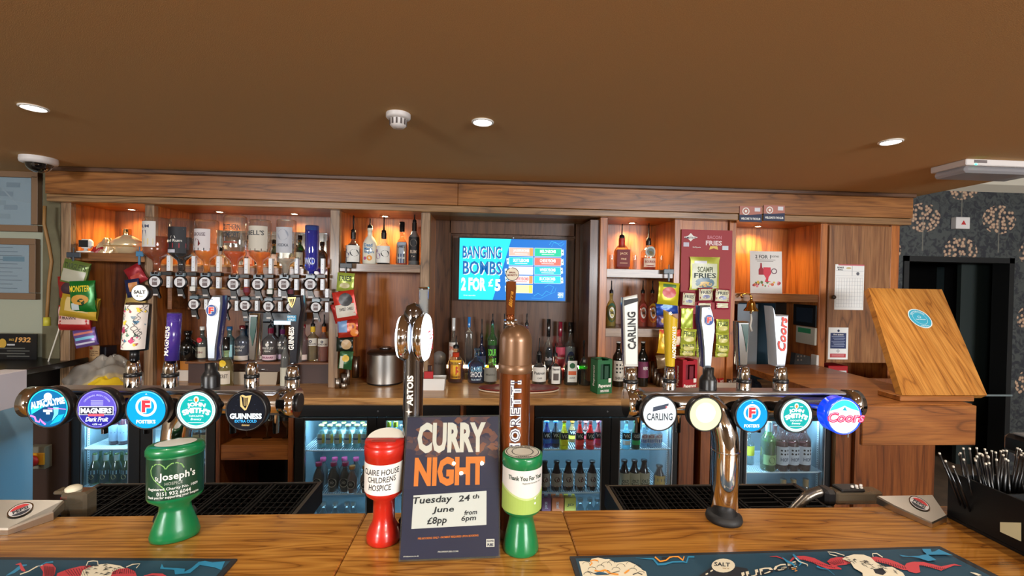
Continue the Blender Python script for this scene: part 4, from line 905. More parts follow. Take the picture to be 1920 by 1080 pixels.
g.text(pm((226, 206, 206)), 'FRIES', *cp(1339, 455), 9 * s_, w=32 * s_, bold=.03); x, y = cp(1339, 464); g.poly(pm((214, 184, 90)), [(x - 9*s_, y - 4*s_), (x - 7*s_, y + 3*s_), (x + 7*s_, y + 3*s_), (x + 9*s_, y - 4*s_), (x, y - 1*s_)], .0)
x, y = cp(1362, 464); g.rect(pm((200, 206, 214)), x - 6*s_, y - 4*s_, x + 6*s_, y + 4*s_, 0); x, y = cp(1285, 459); g.rect(pm((190, 186, 200)), x - 6*s_, y - 4*s_, x + 5*s_, y + 4*s_, 0); g.text(pm(W), '20x27g packs', *cp(1305, 464), 3 * s_, w=16 * s_)
g.build('print', cd)
packet('large picture bag of scampi fries at the middle of the red card', 1291, 481, 1351, 545, YC - .012, 0, (168, 170, 60), [('r', -.42, -.46, .40, .30, (196, 200, 168)), t(0, .12, .17, 'SCAMPI', (90, 100, 70), .5), t(0, -.06, .15, 'FRIES', (40, 56, 60), .72), ('d', 0, -.28, .32, (90, 120, 136), .55), ('d', 0, -.32, .24, (220, 186, 110), .35), ('r', -.35, .30, .05, .38, (206, 206, 216))], group='fries packets on the red card', sh=.04)
gg = 'fries packets on the red card'
for i, (u0, v0, u1, v1) in enumerate(((1278, 547, 1304, 575), (1308, 539, 1337, 566), (1339, 541, 1368, 568))):
    packet('small cream fries packet in the top row of the red card, %s' % ['left', 'middle', 'right'][i], u0, v0, u1, v1, YC - .03, [-3, 2, -2][i], (150, 40, 60), [('r', -.46, -.40, .46, .42, (206, 204, 170)), t(0, .18, .22, 'FRIES', (40, 44, 60), .66), ('d', 0, -.14, .26, (130, 134, 170), .5)], group=gg)
for i, (u0, v0, u1, v1) in enumerate(((1276, 578, 1300, 616), (1307, 567, 1336, 580), (1341, 567, 1368, 580))):
    packet('torn green backing flap hanging %s on the red card' % ['left', 'middle', 'right'][i], u0, v0, u1, v1, YC - .012, 0, [(160, 176, 50), (150, 40, 60), (150, 40, 60)][i], [] if i == 0 else [('r', -.4, -.3, .4, .4, (206, 204, 170))], group=gg, sh=.04)
GP = [t(0, .2, .3, 'FRIES', (70, 80, 50), .7), ('d', 0, -.1, .34, (206, 200, 120), .5)]
k = 0
for (u0, v0, u1, v1, nm) in ((1275, 616, 1306, 648, 'left column, upper'), (1274, 642, 1306, 659, 'left column, middle'), (1273, 655, 1304, 668, 'left column, lowest'), (1306, 588, 1324, 632, 'middle column, upper'), (1306, 632, 1322, 655, 'middle column, middle'), (1305, 652, 1322, 670, 'middle column, lowest'), (1341, 598, 1368, 627, 'right column, top'), (1341, 624, 1368, 648, 'right column, second'), (1340, 645, 1368, 662, 'right column, third'), (1339, 656, 1366, 670, 'right column, lowest')):
    packet('small green-yellow fries packet on the red card, ' + nm, u0, v0, u1, v1, YC - .035 - .004 * (k % 3), [-4, 3, 0, 2][k % 4], (168, 176, 60), GP, group=gg); k += 1

# ------------------------------------------------------------------ left niche things
p = at(161, 470, 3.36); p.z = Z_S1
e = empty('security_camera', p, 'small white square camera with black face on the left niche shelf', 'camera')
g = M(WHITE); g.lathe([(0, 0), (.05, 0), (.05, .008), (.012, .014), (.008, .04), (0, .04)], 20, caps=False); g.build('stand', e, local=True)
M(WHITE).box(-.042, .042, -.02, .03, .03, .095, .018).build('housing', e, local=True); M(BLACK).box(-.032, .032, -.0225, -.019, .038, .087, .010).build('lens_face', e, local=True)
p = at(238, 472, 3.45); p.z = Z_S1
e = empty('decanter', p, 'shining golden ornamental bottle lying in crumpled foil on the left niche shelf', 'decanter')
GOLD = mat('gold', (255, 214, 150), .12, .95)
M(mat('gold_cream', (250, 226, 180), .15, .5)).lathe([(0, 0), (.06, .0), (.085, .02), (.115, .06), (.115, .085), (.06, .12), (.03, .135), (.028, .14)], 22, ey=.6, caps=False).build('glass_body', e, local=True)
M(GOLD).lathe([(.028, .138), (.028, .178), (.03, .18), (0, .182)], 16, caps=False).build('stopper', e, local=True)
M(GOLD).box(-.105, .1, -.075, -.069, .05, .058).build('band', e, local=True)
rnd = random.Random(3)
def crumple(name, label, cat, p, w, d, h, m, seed, par=None, n=16, **k):
    r_ = random.Random(seed); ph = [r_.random() * 6 for _ in range(6)]; g = M(m); vs = []
    for j in range(n):
        ph_ = PI / 2 * j / (n - 1)
        for i in range(n * 2):
            th = PI * i / n; kk = 1 + .14 * math.sin(3*th + ph[0] + 2*ph_) + .09 * math.sin(7*th + ph[1] - 5*ph_) + .05 * math.sin(13*th + ph[2] + 9*ph_)
            vs.append((w/2*kk*math.cos(th)*math.cos(ph_), d/2*kk*math.sin(th)*math.cos(ph_), max(0, h*math.sin(ph_)*(1 + .12*math.sin(5*th + ph[3]) + .08*math.sin(11*ph_ + ph[4])))))
    q = 2 * n
    g.add(vs, [(j*q+i, j*q+(i+1) % q, (j+1)*q+(i+1) % q, (j+1)*q+i) for j in range(n-1) for i in range(q)], True)
    o = g.build(name, par, label, cat, local=True, **k); o.location = p; return o
p = at(202, 473, 3.42); p.z = Z_S1
crumple('gift_wrap', 'crumpled gold and white foil wrap left of the golden bottle', 'wrap', p, .12, .10, .10, mat('gold_wrap', (240, 214, 170), .2, .6), 4)
p = at(188, 473, 3.40); p.z = Z_S1
crumple('ribbon', 'dark red ribbon on the left niche shelf beside the small camera', 'ribbon', p, .10, .07, .055, mat('red_ribbon', (150, 26, 30), .4), 9)
p = at(205, 722, 3.35); p.z = CTZ
BAG = glassy('plastic_bag', (250, 250, 250), .10, .45, (244, 240, 230), edge=.6)
crumple('carrier_bag', 'clear crumpled plastic carrier bag with clips on the left end of the counter', 'bag', p, .50, .22, .19, BAG, 12, n=22)
p.y -= .06; p.x += .06
crumple('cloth', 'bright yellow cloth bundle in front of the plastic bag', 'cloth', p, .30, .16, .085, mat('yellow_cloth', (226, 190, 24), .8), 5)
for i, (u, c) in enumerate(((206, (190, 186, 176)), (216, (120, 120, 110)), (226, (200, 190, 170)))):
    pass
M(mat('box_dark', (34, 32, 40), .5)).box(PX(131), PX(154), 3.50, 3.60, CTZ, at(140, 650, 3.5).z, .002).build('spirit_box', None, 'dark gift box standing behind the plastic bag', 'box', origin=(PX(142), 3.55, CTZ))
e = empty('card_sign', (X(170, 660, 3.45), 3.46, CTZ), 'tan card with red star emblem behind the plastic bag', 'card')
bx('card', mat('kraft_card', (186, 150, 104), .8), 156, 648, 186, 708, 3.46, 3.465, e, 0)
g = M(); c0 = at(171, 660, 3.459); g.map = sheet(c0, *FRONT); g.disc(pm((170, 50, 40)), 0, .028, .010, 0, 14)
for i, (tx, w) in enumerate((('BEAT TO THE BAR', .09), ('ORDER AT YOUR TABLE', .10), ('ON THE APP', .06))): g.text(pm((70, 50, 40)), tx, 0, .005 - i * .014, .008, w=w)
g.build('print', e)
# white cable down the left wall
pts = [at(u, v, 3.27) for u, v in ((117, 560), (115, 590), (110, 620), (100, 650), (90, 680), (82, 700), (79, 716), (84, 726), (100, 728), (130, 729))]
M(mat('cable_white', (214, 210, 196), .5)).tube(pts, .0045, 6).build('cable', None, 'thin white cable hanging down beside the left post', 'cable', origin=pts[-1])
pts = [at(u, v, 3.30) for u, v in ((84, 386), (83, 420), (92, 460), (97, 490), (92, 530), (90, 565), (88, 597))]
cord = M(mat('cord_tan', (150, 110, 60), .6)).tube(pts, .010, 6).build('pull_cord', None, 'brown twisted pull cord with yellow weight hanging beside the left post', 'cord', origin=pts[0])
p = at(88, 603, 3.30)
M(mat('tag_yellow', (196, 186, 60), .5)).lathe([(0, .03), (.018, .03), (.02, -.028), (0, -.03)], 14, c=tuple(p), caps=False).build('cord_weight', cord)
# ------------------------------------------------------------------ beer fonts
BAR = 1.10
def lit(c, es=1.0): return mat('lit_%d_%d_%d' % c, (4, 4, 4), .3, emit=c, es=es * .92, coat=0, spec=.08)
def outline(m, pts, Y0, Y1, par, name, bev=.0025):
    """handle cut from a solid: front outline on plane Y0, body thickness to Y1, softened edges"""
    c = sum((Vector((u, v)) for u, v in pts), Vector((0, 0))) / len(pts)
    def ring_(Y, k): return [at(c.x + (u - c.x) * k, c.y + (v - c.y) * (1 - (1 - k) * .4), Y0) + Vector((0, Y - Y0, 0)) for u, v in pts]
    rings = [ring_(Y0, .84), ring_(Y0 + bev * 1.4, 1), ring_(Y1 - bev, 1), ring_(Y1, .88)]
    n = len(pts); vs = [p for r in rings for p in r]
    g = M(m); g.add(vs, [(j*n+i, (j+1)*n+i, (j+1)*n+(i+1) % n, j*n+(i+1) % n) for j in range(3) for i in range(n)], True)
    g.add(rings[0], [tuple(range(n))], False); g.add(rings[3], [tuple(reversed(range(n)))], False)
    return g.build(name, par, auto=50)
def zoomq(pts, ox, oy, k): return [(ox + x / k, oy + y / k) for x, y in pts]
def face_print(u, v, Y, dz=.0012):
    g = M(); g.map = sheet(at(u, v, Y) + Vector((0, -dz, 0)), *FRONT); return g
YH = 1.15            # plane of the tap handles
SH = YH / F_PX * 1.0
def sp(u, Y): return (Y * math.cos(R_(3.5)) + at(u, 600, Y).x * math.sin(R_(3.5))) / F_PX    # metres per pixel at that place

def chrome_base(par, u, v0, v1, wpx, black=False):
    s = sp(u, YH); p1 = at(u, v1, YH); p0 = at(u, v0, YH); h = p0.z - p1.z; r = wpx * s / 2
    g = M(BLACK if black else CHROME); g.lathe([(r*1.05, -.012), (r*1.05, h*.42), (r*.9, h*.48), (r*.92, h*.55), (r*.9, h*.75), (r*.72, h*.98), (0, h)] if not black else [(r*1.1, -.012), (r*1.1, h*.5), (r*.95, h*.6), (r*.7, h*.7), (r*.72, h*.98), (0, h)], 20, c=(p1.x, p1.y, p1.z), caps=False)
    o = g.build('tap_base', par)
    if not black: M(BLACK).lathe([(r*1.0, h*.40), (r*1.08, h*.42), (r*1.08, h*.54), (r*.9, h*.56)], 20, c=(p1.x, p1.y, p1.z), caps=False).build('collar', o)
    return o

def badge(par, u, v, r, draw, Y=1.06, rim=BLACK, thick=.022, fc=(230, 230, 230), glow=1.0):
    c = at(u, v, Y); q = c.copy()
    g = M(rim); g.map = lambda p: c + Vector((p.x, -p.z, p.y))
    g.lathe([(r*.6, -.045), (r*.8, -.02), (r*1.04, -thick), (r*1.07, -.004), (r*1.03, .001), (r*.97, .001), (r*.96, -.002)], 40, caps=False)
    o = g.build('badge', par)
    g = M(CHROME); g.cyl(c + Vector((0, .018, 0)), c + Vector((0, .07, 0)), r*.55, r*.42, 20).build('badge_mount', o)
    g = M(); g.map = sheet(c + Vector((0, .0005, 0)), *FRONT)
    g.disc(lit(fc, glow), 0, 0, r * .965, 0, 48); g.build('badge_face', o)
    g = M(); g.map = sheet(c, *FRONT); draw(g, r)
    if g.v: g.build('badge_print', o)
    return o
LW = lit((238, 248, 250), 1.1)
def d_fosters(g, r):
    g.ring(LW, 0, r*.16, r*.40, r*.52, .0002, 32); g.text(lit((238, 60, 70)), 'F', 0, r*.17, r*.62, w=r*.42, c=.0008, bold=.05); g.text(LW, 'F', -r*.0, r*.17, r*.70, w=r*.5, c=.0004, bold=.1)
    g.text(LW, "FOSTER'S", 0, -r*.62, r*.2, w=r*.95, bold=.04); g.poly(LW, [(-r*.06, r*.78), (0, r*.84), (r*.06, r*.78)], .0003)
    g.ring(lit((120, 235, 255), 1.1), 0, 0, r*.90, r*.93, .0003, 40, a0=20, a1=150)
def d_smith(g, r):
    g.ring(lit((226, 250, 244), 1.1), 0, 0, r*.80, r*.95, .0002, 40); g.ring(lit((30, 150, 140)), 0, 0, r*.86, r*.88, .0006, 40)
    g.text(LW, 'JOHN', 0, r*.28, r*.27, w=r*.92, arc=r*1.5, bold=.06); g.text(LW, "SMITH'S", 0, -.0*r, r*.30, w=r*1.42, arc=r*1.5, bold=.06)
    g.text(LW, 'TADCASTER', 0, -r*.30, r*.1, w=r*.75); g.text(LW, 'Brewery', 0, -r*.48, r*.15, w=r*.55, shear=.3); g.rect(LW, -r*.4, -r*.66, r*.4, -r*.63, .0004)
    g.disc(lit((240, 244, 230)), 0, r*.56, r*.13, .0004, 16, ry=r*.16); g.disc(lit((240, 130, 40)), 0, r*.54, r*.07, .0008, 12, ry=r*.1); g.rect(LW, -r*.4, r*.5, -r*.2, r*.53, .0004); g.rect(LW, r*.2, r*.5, r*.4, r*.53, .0004)
def d_guinness(g, r):
    gold = lit((220, 186, 120), 1.0)
    g.poly(gold, [(-r*.30, r*.80), (-r*.18, r*.86), (0, r*.80), (r*.30, r*.84), (r*.22, r*.74), (0, r*.70), (-r*.16, r*.74)], .0004)
    g.poly(gold, [(-r*.30, r*.80), (-r*.22, r*.72), (-r*.16, r*.30), (r*.02, r*.08), (-r*.06, r*.04), (-r*.28, r*.26)], .0004)
    g.poly(gold, [(r*.26, r*.78), (r*.20, r*.50), (r*.02, r*.06), (-r*.06, r*.06), (r*.08, r*.34), (r*.12, r*.76)], .0004)
    for k in range(5): g.ribbon(gold, [(-r*.12 + k*r*.045, r*.74), (-r*.10 + k*r*.035, r*(.28 - k*.0))], r*.012, .0003)
    g.text(LW, 'GUINNESS', 0, -r*.26, r*.30, w=r*1.62, bold=.05); g.text(lit((60, 170, 235), 1.1), 'EXTRA COLD', 0, -r*.52, r*.15, w=r*1.1, bold=.03); g.text(gold, 'Guinness', 0, -r*.72, r*.1, w=r*.4, shear=.4)
    for x, y in ((-.5, .3), (.45, .35), (-.6, .1), (.55, .1), (-.4, .6)): g.disc(lit((60, 70, 90)), x*r, y*r, r*.02, .0003, 8)
def d_magners(g, r):
    g.disc(lit((98, 84, 196)), 0, 0, r*.94, .0001, 40); g.poly(lit((44, 40, 150)), [(-r*.94, -r*.1)] + [(r*.94*math.cos(a), r*.94*math.sin(a)) for a in [PI + .1 + (PI - .2) * i / 18 for i in range(19)]] + [(r*.94, -r*.1)], .0002)
    g.rect(LW, -r*.86, -r*.30, r*.80, r*.14, .0003); g.rect(lit((34, 30, 60)), -r*.83, -r*.27, r*.77, r*.11, .0005); g.text(LW, 'MAGNERS', -r*.03, -r*.08, r*.28, w=r*1.5, c=.0008, bold=.05)
    g.rect(lit((230, 90, 110)), -r*.42, -r*.36, r*.36, -r*.24, .0009); g.text(LW, 'Dark Fruit', 0, -r*.52, r*.24, w=r*1.12, shear=.3, bold=.03); g.text(LW, '4.0% vol', 0, -r*.78, r*.1, w=r*.45)
    for k in range(4): g.rect(lit((190, 190, 235)), -r*.3, r*(.20 + k*.07), r*.3, r*(.23 + k*.07), .0004)
    g.text(lit((190, 190, 240)), 'ORIGINAL IRISH CIDER', 0, r*.72, r*.08, w=r*1.5, arc=r*.72); g.ring(lit((150, 140, 230), 1.1), 0, 0, r*.90, r*.93, .0004, 40)
def d_alpaca(g, r):
    cyn = lit((40, 220, 240), 1.1); g.ring(cyn, 0, 0, r*.90, r*.95, .0003, 40, a0=-30, a1=200)
    g.disc(LW, 0, r*.58, r*.2, .0004, 20)
    g.poly(lit((10, 70, 120)), [(-r*.8, -r*.2), (-r*.3, 0), (r*.2, r*.1), (r*.5, -r*.4), (0, -r*.7), (-r*.5, -r*.6)], .0002)
    g.text(LW, 'ALPACALYPSE', -r*.02, r*.26, r*.36, w=r*1.66, rot=10, bold=.06); g.poly(cyn, [(-r*.82, r*.1), (-r*.1, r*.12), (-r*.78, -r*.32)], .0003)
    g.rect(LW, -r*.22, -r*.2, r*.22, -r*.08, .0005); g.rect(LW, -r*.08, -r*.32, r*.1, -r*.22, .0005)
    g.poly(lit((120, 240, 245), 1.1), [(r*.26, r*.06), (r*.52, r*.04), (r*.5, -r*.3), (r*.2, -r*.66), (r*.3, -r*.3)], .0006); g.poly(lit((20, 190, 230)), [(r*.1, -r*.86), (r*.5, -r*.36), (r*.8, -r*.3), (r*.6, -r*.66)], .0005)
    g.ribbon(lit((236, 130, 210), 1.1), [(-r*.84, -r*.38), (-r*.62, -r*.46), (-r*.56, -r*.66), (-r*.4, -r*.72), (-r*.36, -r*.56), (-r*.26, -r*.7), (-r*.1, -r*.84)], r*.09, .0006)
    g.ribbon(lit((236, 130, 210), 1.1), [(r*.0, r*.0), (r*.3, -r*.04), (r*.5, -r*.02), (r*.88, -r*.06)], r*.04, .0007); g.ribbon(LW, [(-r*.5, r*.3), (-r*.1, r*.5)], r*.04, .0007)
def d_carling(g, r):
    g.poly(lit((70, 76, 90)), [(-r*.42, r*.10), (-r*.40, r*.36), (r*.52, r*.58), (r*.5, r*.44), (r*.4, r*.42), (r*.38, r*.28)], .0003); g.rect(lit((220, 110, 110)), r*.34, r*.30, r*.42, r*.42, .0005)
    g.text(lit((60, 64, 70)), 'CARLING', 0, -r*.20, r*.42, w=r*1.52, bold=.02); g.text(lit((190, 196, 200)), 'Brewed in Burton', 0, -r*.66, r*.07, w=r*.7)
def d_plain(g, r): g.disc(lit((255, 255, 225), 1.3), 0, r*.1, r*.6, .0002, 30)
def d_coors(g, r):
    g.poly(lit((60, 225, 250), 1.1), [(r*.93*math.cos(a), r*.93*math.sin(a)) for a in [.35 + (PI - .7) * i / 16 for i in range(17)]] + [(-r*.4, r*.45), (0, r*.62), (r*.4, r*.45)], .0002)
    g.poly(lit((20, 170, 190)), [(-r*.12, r*.36), (r*.02, r*.56), (r*.14, r*.34)], .0004)
    g.text(lit((214, 40, 84)), 'Coors', r*.05, -r*.02, r*.62, w=r*2.25, c=.004, bold=.06, shear=.25); g.text(lit((250, 150, 180)), 'Coors', r*.05, -r*.0, r*.56, w=r*2.15, c=.0044, bold=-.0, shear=.25)

def bar_font(label, uL, uR, badges, base_uv, vt):
    c = atz(base_uv[0], base_uv[1], BAR); c.y += .041
    e = empty('beer_font', (c.x, c.y, BAR), label, 'beer font')
    xa, xb = at(uL, vt, 1.13).x, at(uR, vt, 1.13).x; z = at((uL+uR)/2, vt, 1.13).z; Yt = 1.135
    M(CHROME).cyl((xa, Yt, z), (xb, Yt, z), .030, n=28).build('cross_tube', e)
    for x0, sg in ((xa, 1), (xb, -1)): M(CHROME).cyl((x0 - sg*.012, Yt, z), (x0 + sg*.02, Yt, z), .036, n=28).build('end_cap', e)
    M(BLACK).cyl((xb + .012, Yt, z), (xb + .018, Yt, z), .022, n=20).build('end_plug', e)
    M(STEEL).box(xa + .03, xb - .03, Yt - .02, Yt + .03, z + .026, z + .034, .003).build('top_plate', e)
    # swan-neck column
    pts = [(c.x, c.y, BAR + .005), (c.x, c.y, BAR + .10), (c.x, c.y, BAR + .17)]
    for k in range(1, 9):
        a = PI/2 * k / 8; pts.append((c.x + (-.03 if c.x > 0 else .03) * (1 - math.cos(a)), c.y + (Yt - c.y) * (1 - math.cos(a)), BAR + .17 + (z - BAR - .17) * math.sin(a)))
    M(CHROME).tube(pts, .0315, 28).build('column', e)
    M(CHROME).cyl((c.x, c.y, BAR + .172), (c.x, c.y, BAR + .176), .033, n=28).build('column_ring', e)
    M(mat('rubber_black', (12, 12, 13), .6)).lathe([(0, 0), (.041, 0), (.043, .006), (.041, .014), (.034, .019), (.031, .02)], 28, c=(c.x, c.y, BAR), caps=False).build('base_flange', e)
    for (u, v, r, d, k) in badges:
        badge(e, u, v, r, d, **k)
        x = at(u, v, 1.06).x      # tap spout on the staff side
        M(CHROME).tube([(x, Yt + .03, z), (x, Yt + .065, z + .004), (x, Yt + .075, z - .03), (x, Yt + .076, z - .10)], [.012, .011, .008, .007], 12).build('spout', e)
    return e
fl = bar_font('chrome beer font', 62, 548,
    [(90, 765, .0435, d_alpaca, dict(fc=(6, 110, 165))), (182, 767, .0435, d_magners, dict(fc=(80, 70, 180))), (274, 768, .0435, d_fosters, dict(fc=(0, 160, 225))), (368, 769, .0435, d_smith, dict(fc=(10, 170, 165))), (461, 771, .0435, d_guinness, dict(fc=(12, 16, 26)))], (306, 989), 755)
fl['label'] = 'chrome beer font left on the bar with five badges, one black with golden harp'
fr_ = bar_font('chrome beer font on the right of the bar with five badges, the first one white', 1182, 1600,
    [(1237, 775, .0415, d_carling, dict(fc=(236, 244, 246))), (1323, 777, .0405, d_plain, dict(fc=(244, 246, 170), glow=1.15)), (1410, 779, .0405, d_fosters, dict(fc=(0, 150, 225))), (1493, 779, .0415, d_smith, dict(fc=(10, 165, 160))), (1583, 781, .0430, d_coors, dict(fc=(226, 248, 252), rim=mat('rim_blue', (20, 60, 190), .15, emit=(10, 60, 220), es=.9, coat=.5), thick=.034))], (1374, 991), 757)

# left handles
L1 = 4.91
def hpx(pts, ox=280, oy=540, k=4.91): return zoomq(pts, ox, oy, k)
SILV = mat('handle_silver', (150, 158, 166), .34, .7); NAVY = mat('handle_navy', (24, 40, 96), .25, coat=.5)
def roundel(g, x, y, r, m_bg=(34, 70, 140)):
    g.disc(pm((205, 205, 205)), x, y, r, .0, 28, ry=r*1.12); g.disc(pm(m_bg), x, y, r*.88, .0006, 28, ry=r*1.0); g.text(pm((206, 50, 50)), 'F', x, y, r*1.15, w=r*.85, c=.0014, bold=.05); g.text(pm(W), 'F', x, y, r*1.3, w=r*1.0, c=.001, bold=.1)
# illustrated can handle
p0, p1 = at(253, 655, YH), at(261, 569, YH); s = sp(250, YH)
o = M(BLACK).cyl(p0, p1, 20.5*s, 19.5*s, 28).build('tap_handle', fl); o['label'] = 'fat cylindrical tap handle covered in colourful comic artwork'
ax = (p1 - p0); L_ = ax.length; g = M(); rad = 20.3 * s + .0006
g.map = sheet((p0 + p1) / 2 + Vector((0, -rad, 0)), (1, 0, 0), ax, bend=rad); w = rad * 2.8; h = L_ * .96
def RC(m, x0, y0, x1, y1, c=0, nx=12): g.rect(pm(m), x0*w, y0*h, x1*w, y1*h, c, nx)
RC((214, 208, 200), -.5, -.5, .5, .5)
rn = random.Random(5)
cl = [(60, 110, 140), (190, 60, 110), (226, 196, 60), (150, 60, 60), (40, 40, 46), (90, 130, 110), (120, 140, 150)]
for i in range(34):
    x, y = rn.uniform(-.44, .44), rn.uniform(-.45, .45); r = rn.uniform(.02, .07) * w; cc = cl[rn.randrange(7)]
    g.poly(pm(cc), [(x*w + r*(1 + .5*math.sin(3*a + i))*math.cos(a), y*h + r*1.2*(1 + .4*math.cos(2*a + i))*math.sin(a)) for a in [2*PI*q/12 for q in range(12)]], .0003 + .00002 * i)
for i in range(16):
    x, y = rn.uniform(-.42, .42), rn.uniform(-.45, .45); g.ribbon(pm((30, 28, 32)), [(x*w + .05*w*math.sin(q*1.3 + i), y*h + (q - 3) * .03*h) for q in range(7)], .0012, .0012 + .00002 * i)
g.build('artwork', o)
g = M(BLACK); g.cyl(at(252, 675, YH), p0, 7.5*s, n=16).build('handle_neck', fl)
c = at(262, 549, YH - .01); g = M(BLACK); g.map = lambda p: c + Vector((p.x, -p.z, p.y)); g.lathe([(0, -.016), (15.5*s, -.016), (16.5*s, -.003), (15.5*s, 0), (14*s, 0)], 32, caps=False); o = g.build('round_badge', fl)
g = M(); g.map = sheet(c + Vector((0, -.0004, 0)), *FRONT); g.disc(pm((226, 228, 224)), 0, 0, 14.4*s, 0, 32); g.text(pm((20, 22, 26)), 'SALT', 0, 1.5*s, 6.5*s, w=21*s, bold=.04); g.disc(pm((20, 22, 26)), -4*s, -6*s, 1.3*s, .0004, 10); g.text(pm((170, 150, 110)), 'beer', 3*s, -6*s, 2.5*s, w=7*s); g.build('badge_print', o)
chrome_base(fl, 249, 675, 727, 26)
# purple cylinder
p0, p1 = at(322.5, 675, YH), at(327.5, 587, YH); s = sp(320, YH)
PUR = mat('handle_purple', (62, 44, 128), .2, coat=.6); o = M(PUR).cyl(p0, p1, 11.8*s, 11.6*s, 28).build('tap_handle', fl); o['label'] = 'purple cylindrical tap handle lettered vertically in white'
for k in range(6):
    q = p0.lerp(p1, .82 + .028*k); M(mat('purple_rib', (84, 66, 150), .2, coat=.6)).cyl(q, q.lerp(p1, .05), 12.1*s, n=28).build('rib', o)
g = M(); rad = 11.7*s + .0008; ax = p1 - p0; g.map = sheet(p0.lerp(p1, .42) + Vector((0, -rad, 0)), (1, 0, 0), ax, bend=rad); g.text(pm(W), 'MAGNERS', -.006, 0, 11*s, w=55*s, rot=90, bold=.03); g.build('lettering', o)
chrome_base(fl, 319, 676, 727, 26)
# silver and navy fosters-type handles
def f_handle(par, pts, ru, rv, rr, bu_, b0, b1):
    o = outline(NAVY, pts, YH - .004, YH + .028, par, 'tap_handle'); outline(SILV, pts, YH - .012, YH - .0035, o, 'handle_face', .003)
    g = face_print(ru, rv, YH - .012, .0012); roundel(g, 0, 0, rr * sp(ru, YH)); s = sp(ru, YH)
    g.poly(pm((90, 96, 104)), [(-3*s, 20*s), (0, 22*s), (3*s, 20*s)], 0); g.build('roundel', o)
    chrome_base(par, bu_, b0, b1, 28, black=True)
f_handle(fl, hpx([(575, 70), (660, 70), (663, 130), (650, 260), (625, 430), (604, 560), (600, 668), (532, 668), (525, 500), (517, 350), (522, 200), (545, 110)]), 397, 582, 10.5, 395, 680, 730)
# chrome handles with a green inlay
def s_handle(par, pts, inl, bu_, b0, b1):
    o = outline(mat('handle_chrome', (200, 206, 208), .12, 1.0), pts, YH - .008, YH + .02, par, 'tap_handle'); 
    g = M(mat('inlay_green', (16, 60, 52), .2, coat=.5)); g.add([at(u, v, YH - .0092) for u, v in inl], [tuple(range(len(inl)))], False); g.build('inlay', o); chrome_base(par, bu_, b0, b1, 24)
s_handle(fl, hpx([(915, 235), (1003, 235), (992, 450), (968, 670), (914, 670), (910, 450)]), hpx([(932, 265), (990, 265), (978, 400), (948, 540), (926, 420)]), 472, 678, 729)
# black handle with gold harp
o = outline(mat('handle_black', (14, 20, 30), .2, coat=.6), hpx([(1305, 70), (1392, 70), (1403, 180), (1388, 250), (1378, 320), (1368, 500), (1352, 700), (1284, 700), (1290, 500), (1295, 300), (1290, 180)]), YH - .008, YH + .026, fl, 'tap_handle'); o['label'] = 'black tap handle with golden harp and cyan band'
g = face_print(547, 575, YH - .008, .0016); s = sp(547, YH)
GD = mat('gold_print', (196, 164, 96), .3, .6)
g.poly(GD, [(-7*s, 17*s), (8*s, 18*s), (7*s, 14*s), (4*s, 4*s), (1*s, -2*s), (-3*s, 2*s), (-6*s, 12*s)], 0); g.poly(pm((20, 22, 26)), [(-4*s, 14*s), (5*s, 15*s), (3*s, 5*s), (0, 1*s)], .0004); g.ribbon(GD, [(-1*s, 14*s), (0, 3*s)], .7*s, .0008); g.ribbon(GD, [(2*s, 14*s), (1*s, 3*s)], .7*s, .0008)
g.rect(pm((40, 130, 170)), -7.5*s, -27*s, 9*s, -16*s, .0); g.text(pm(W), 'EXTRA', .5*s, -19*s, 3.2*s, w=14*s); g.text(pm(W), 'COLD', .5*s, -24*s, 3.2*s, w=12*s); g.text(pm(W), 'GUINNESS', .5*s, -59*s, 10*s, w=43*s, rot=90, bold=.03); g.build('print', o)
chrome_base(fl, 548, 686, 728, 25)
# right handles
RX = dict(ox=1090, oy=540)
def hr(pts): return zoomq(pts, 1090, 540, 4.91)
o = outline(NAVY, hr([(392, 88), (520, 60), (526, 120), (526, 725), (402, 725), (388, 160)]), YH + .002, YH + .03, fr_, 'tap_handle')
q = outline(mat('handle_white', (206, 210, 204), .3, coat=.4), hr([(392, 88), (520, 60), (526, 120), (526, 725), (402, 725), (388, 160)]), YH - .008, YH + .003, o, 'handle_face')
o['label'] = 'broad white tap handle with black stripe and vertical black lettering'
g = M(pm((24, 26, 30))); g.add([at(u, v, YH - .0096) for u, v in hr([(390, 112), (524, 90), (524, 122), (392, 165)])], [(0, 1, 2, 3)], False)
g.map = sheet(at(*hr([(465, 392)])[0], YH - .0096), *FRONT); s = sp(1184, YH); g.text(pm((24, 26, 30)), 'CARLING', 0, 0, 15.5*s, w=70*s, rot=92, c=.0002, bold=.025); g.build('lettering', o)
chrome_base(fr_, 1182, 688, 738, 26)
p0, p1 = at(1256, 686, YH), at(1257, 592, YH); s = sp(1256, YH); YEL = mat('handle_yellow', (190, 160, 28), .28, coat=.5)
g = M(YEL); n = 28; vs = []
for j, (pp, rr) in enumerate(((p0, 8.6*s), (p1, 13.4*s))):
    for i in range(n):
        a = 2*PI*i/n; vs.append(pp + Vector((rr*math.cos(a), rr*math.sin(a), (-.010*math.cos(a) + .006*math.sin(a) + .004) if j else 0)))
g.add(vs, [(i, (i+1) % n, n+(i+1) % n, n+i) for i in range(n)], True); g.add(vs, [tuple(range(n, 2*n))], False); o = g.build('tap_handle', fr_); o['label'] = 'yellow cylindrical tap handle with slanting top'
g = M(); rad = 11.5*s + .0012; g.map = sheet(p0.lerp(p1, .48) + Vector((0, -rad, 0)), (1, 0, 0), p1 - p0, bend=rad); g.text(pm(W), 'STRONGBOW', .004, 0, 8.5*s, w=60*s, rot=-90, bold=.03); g.build('lettering', o)
g = M(); g.map = sheet(at(1257, 588, YH - .013), *FRONT); 
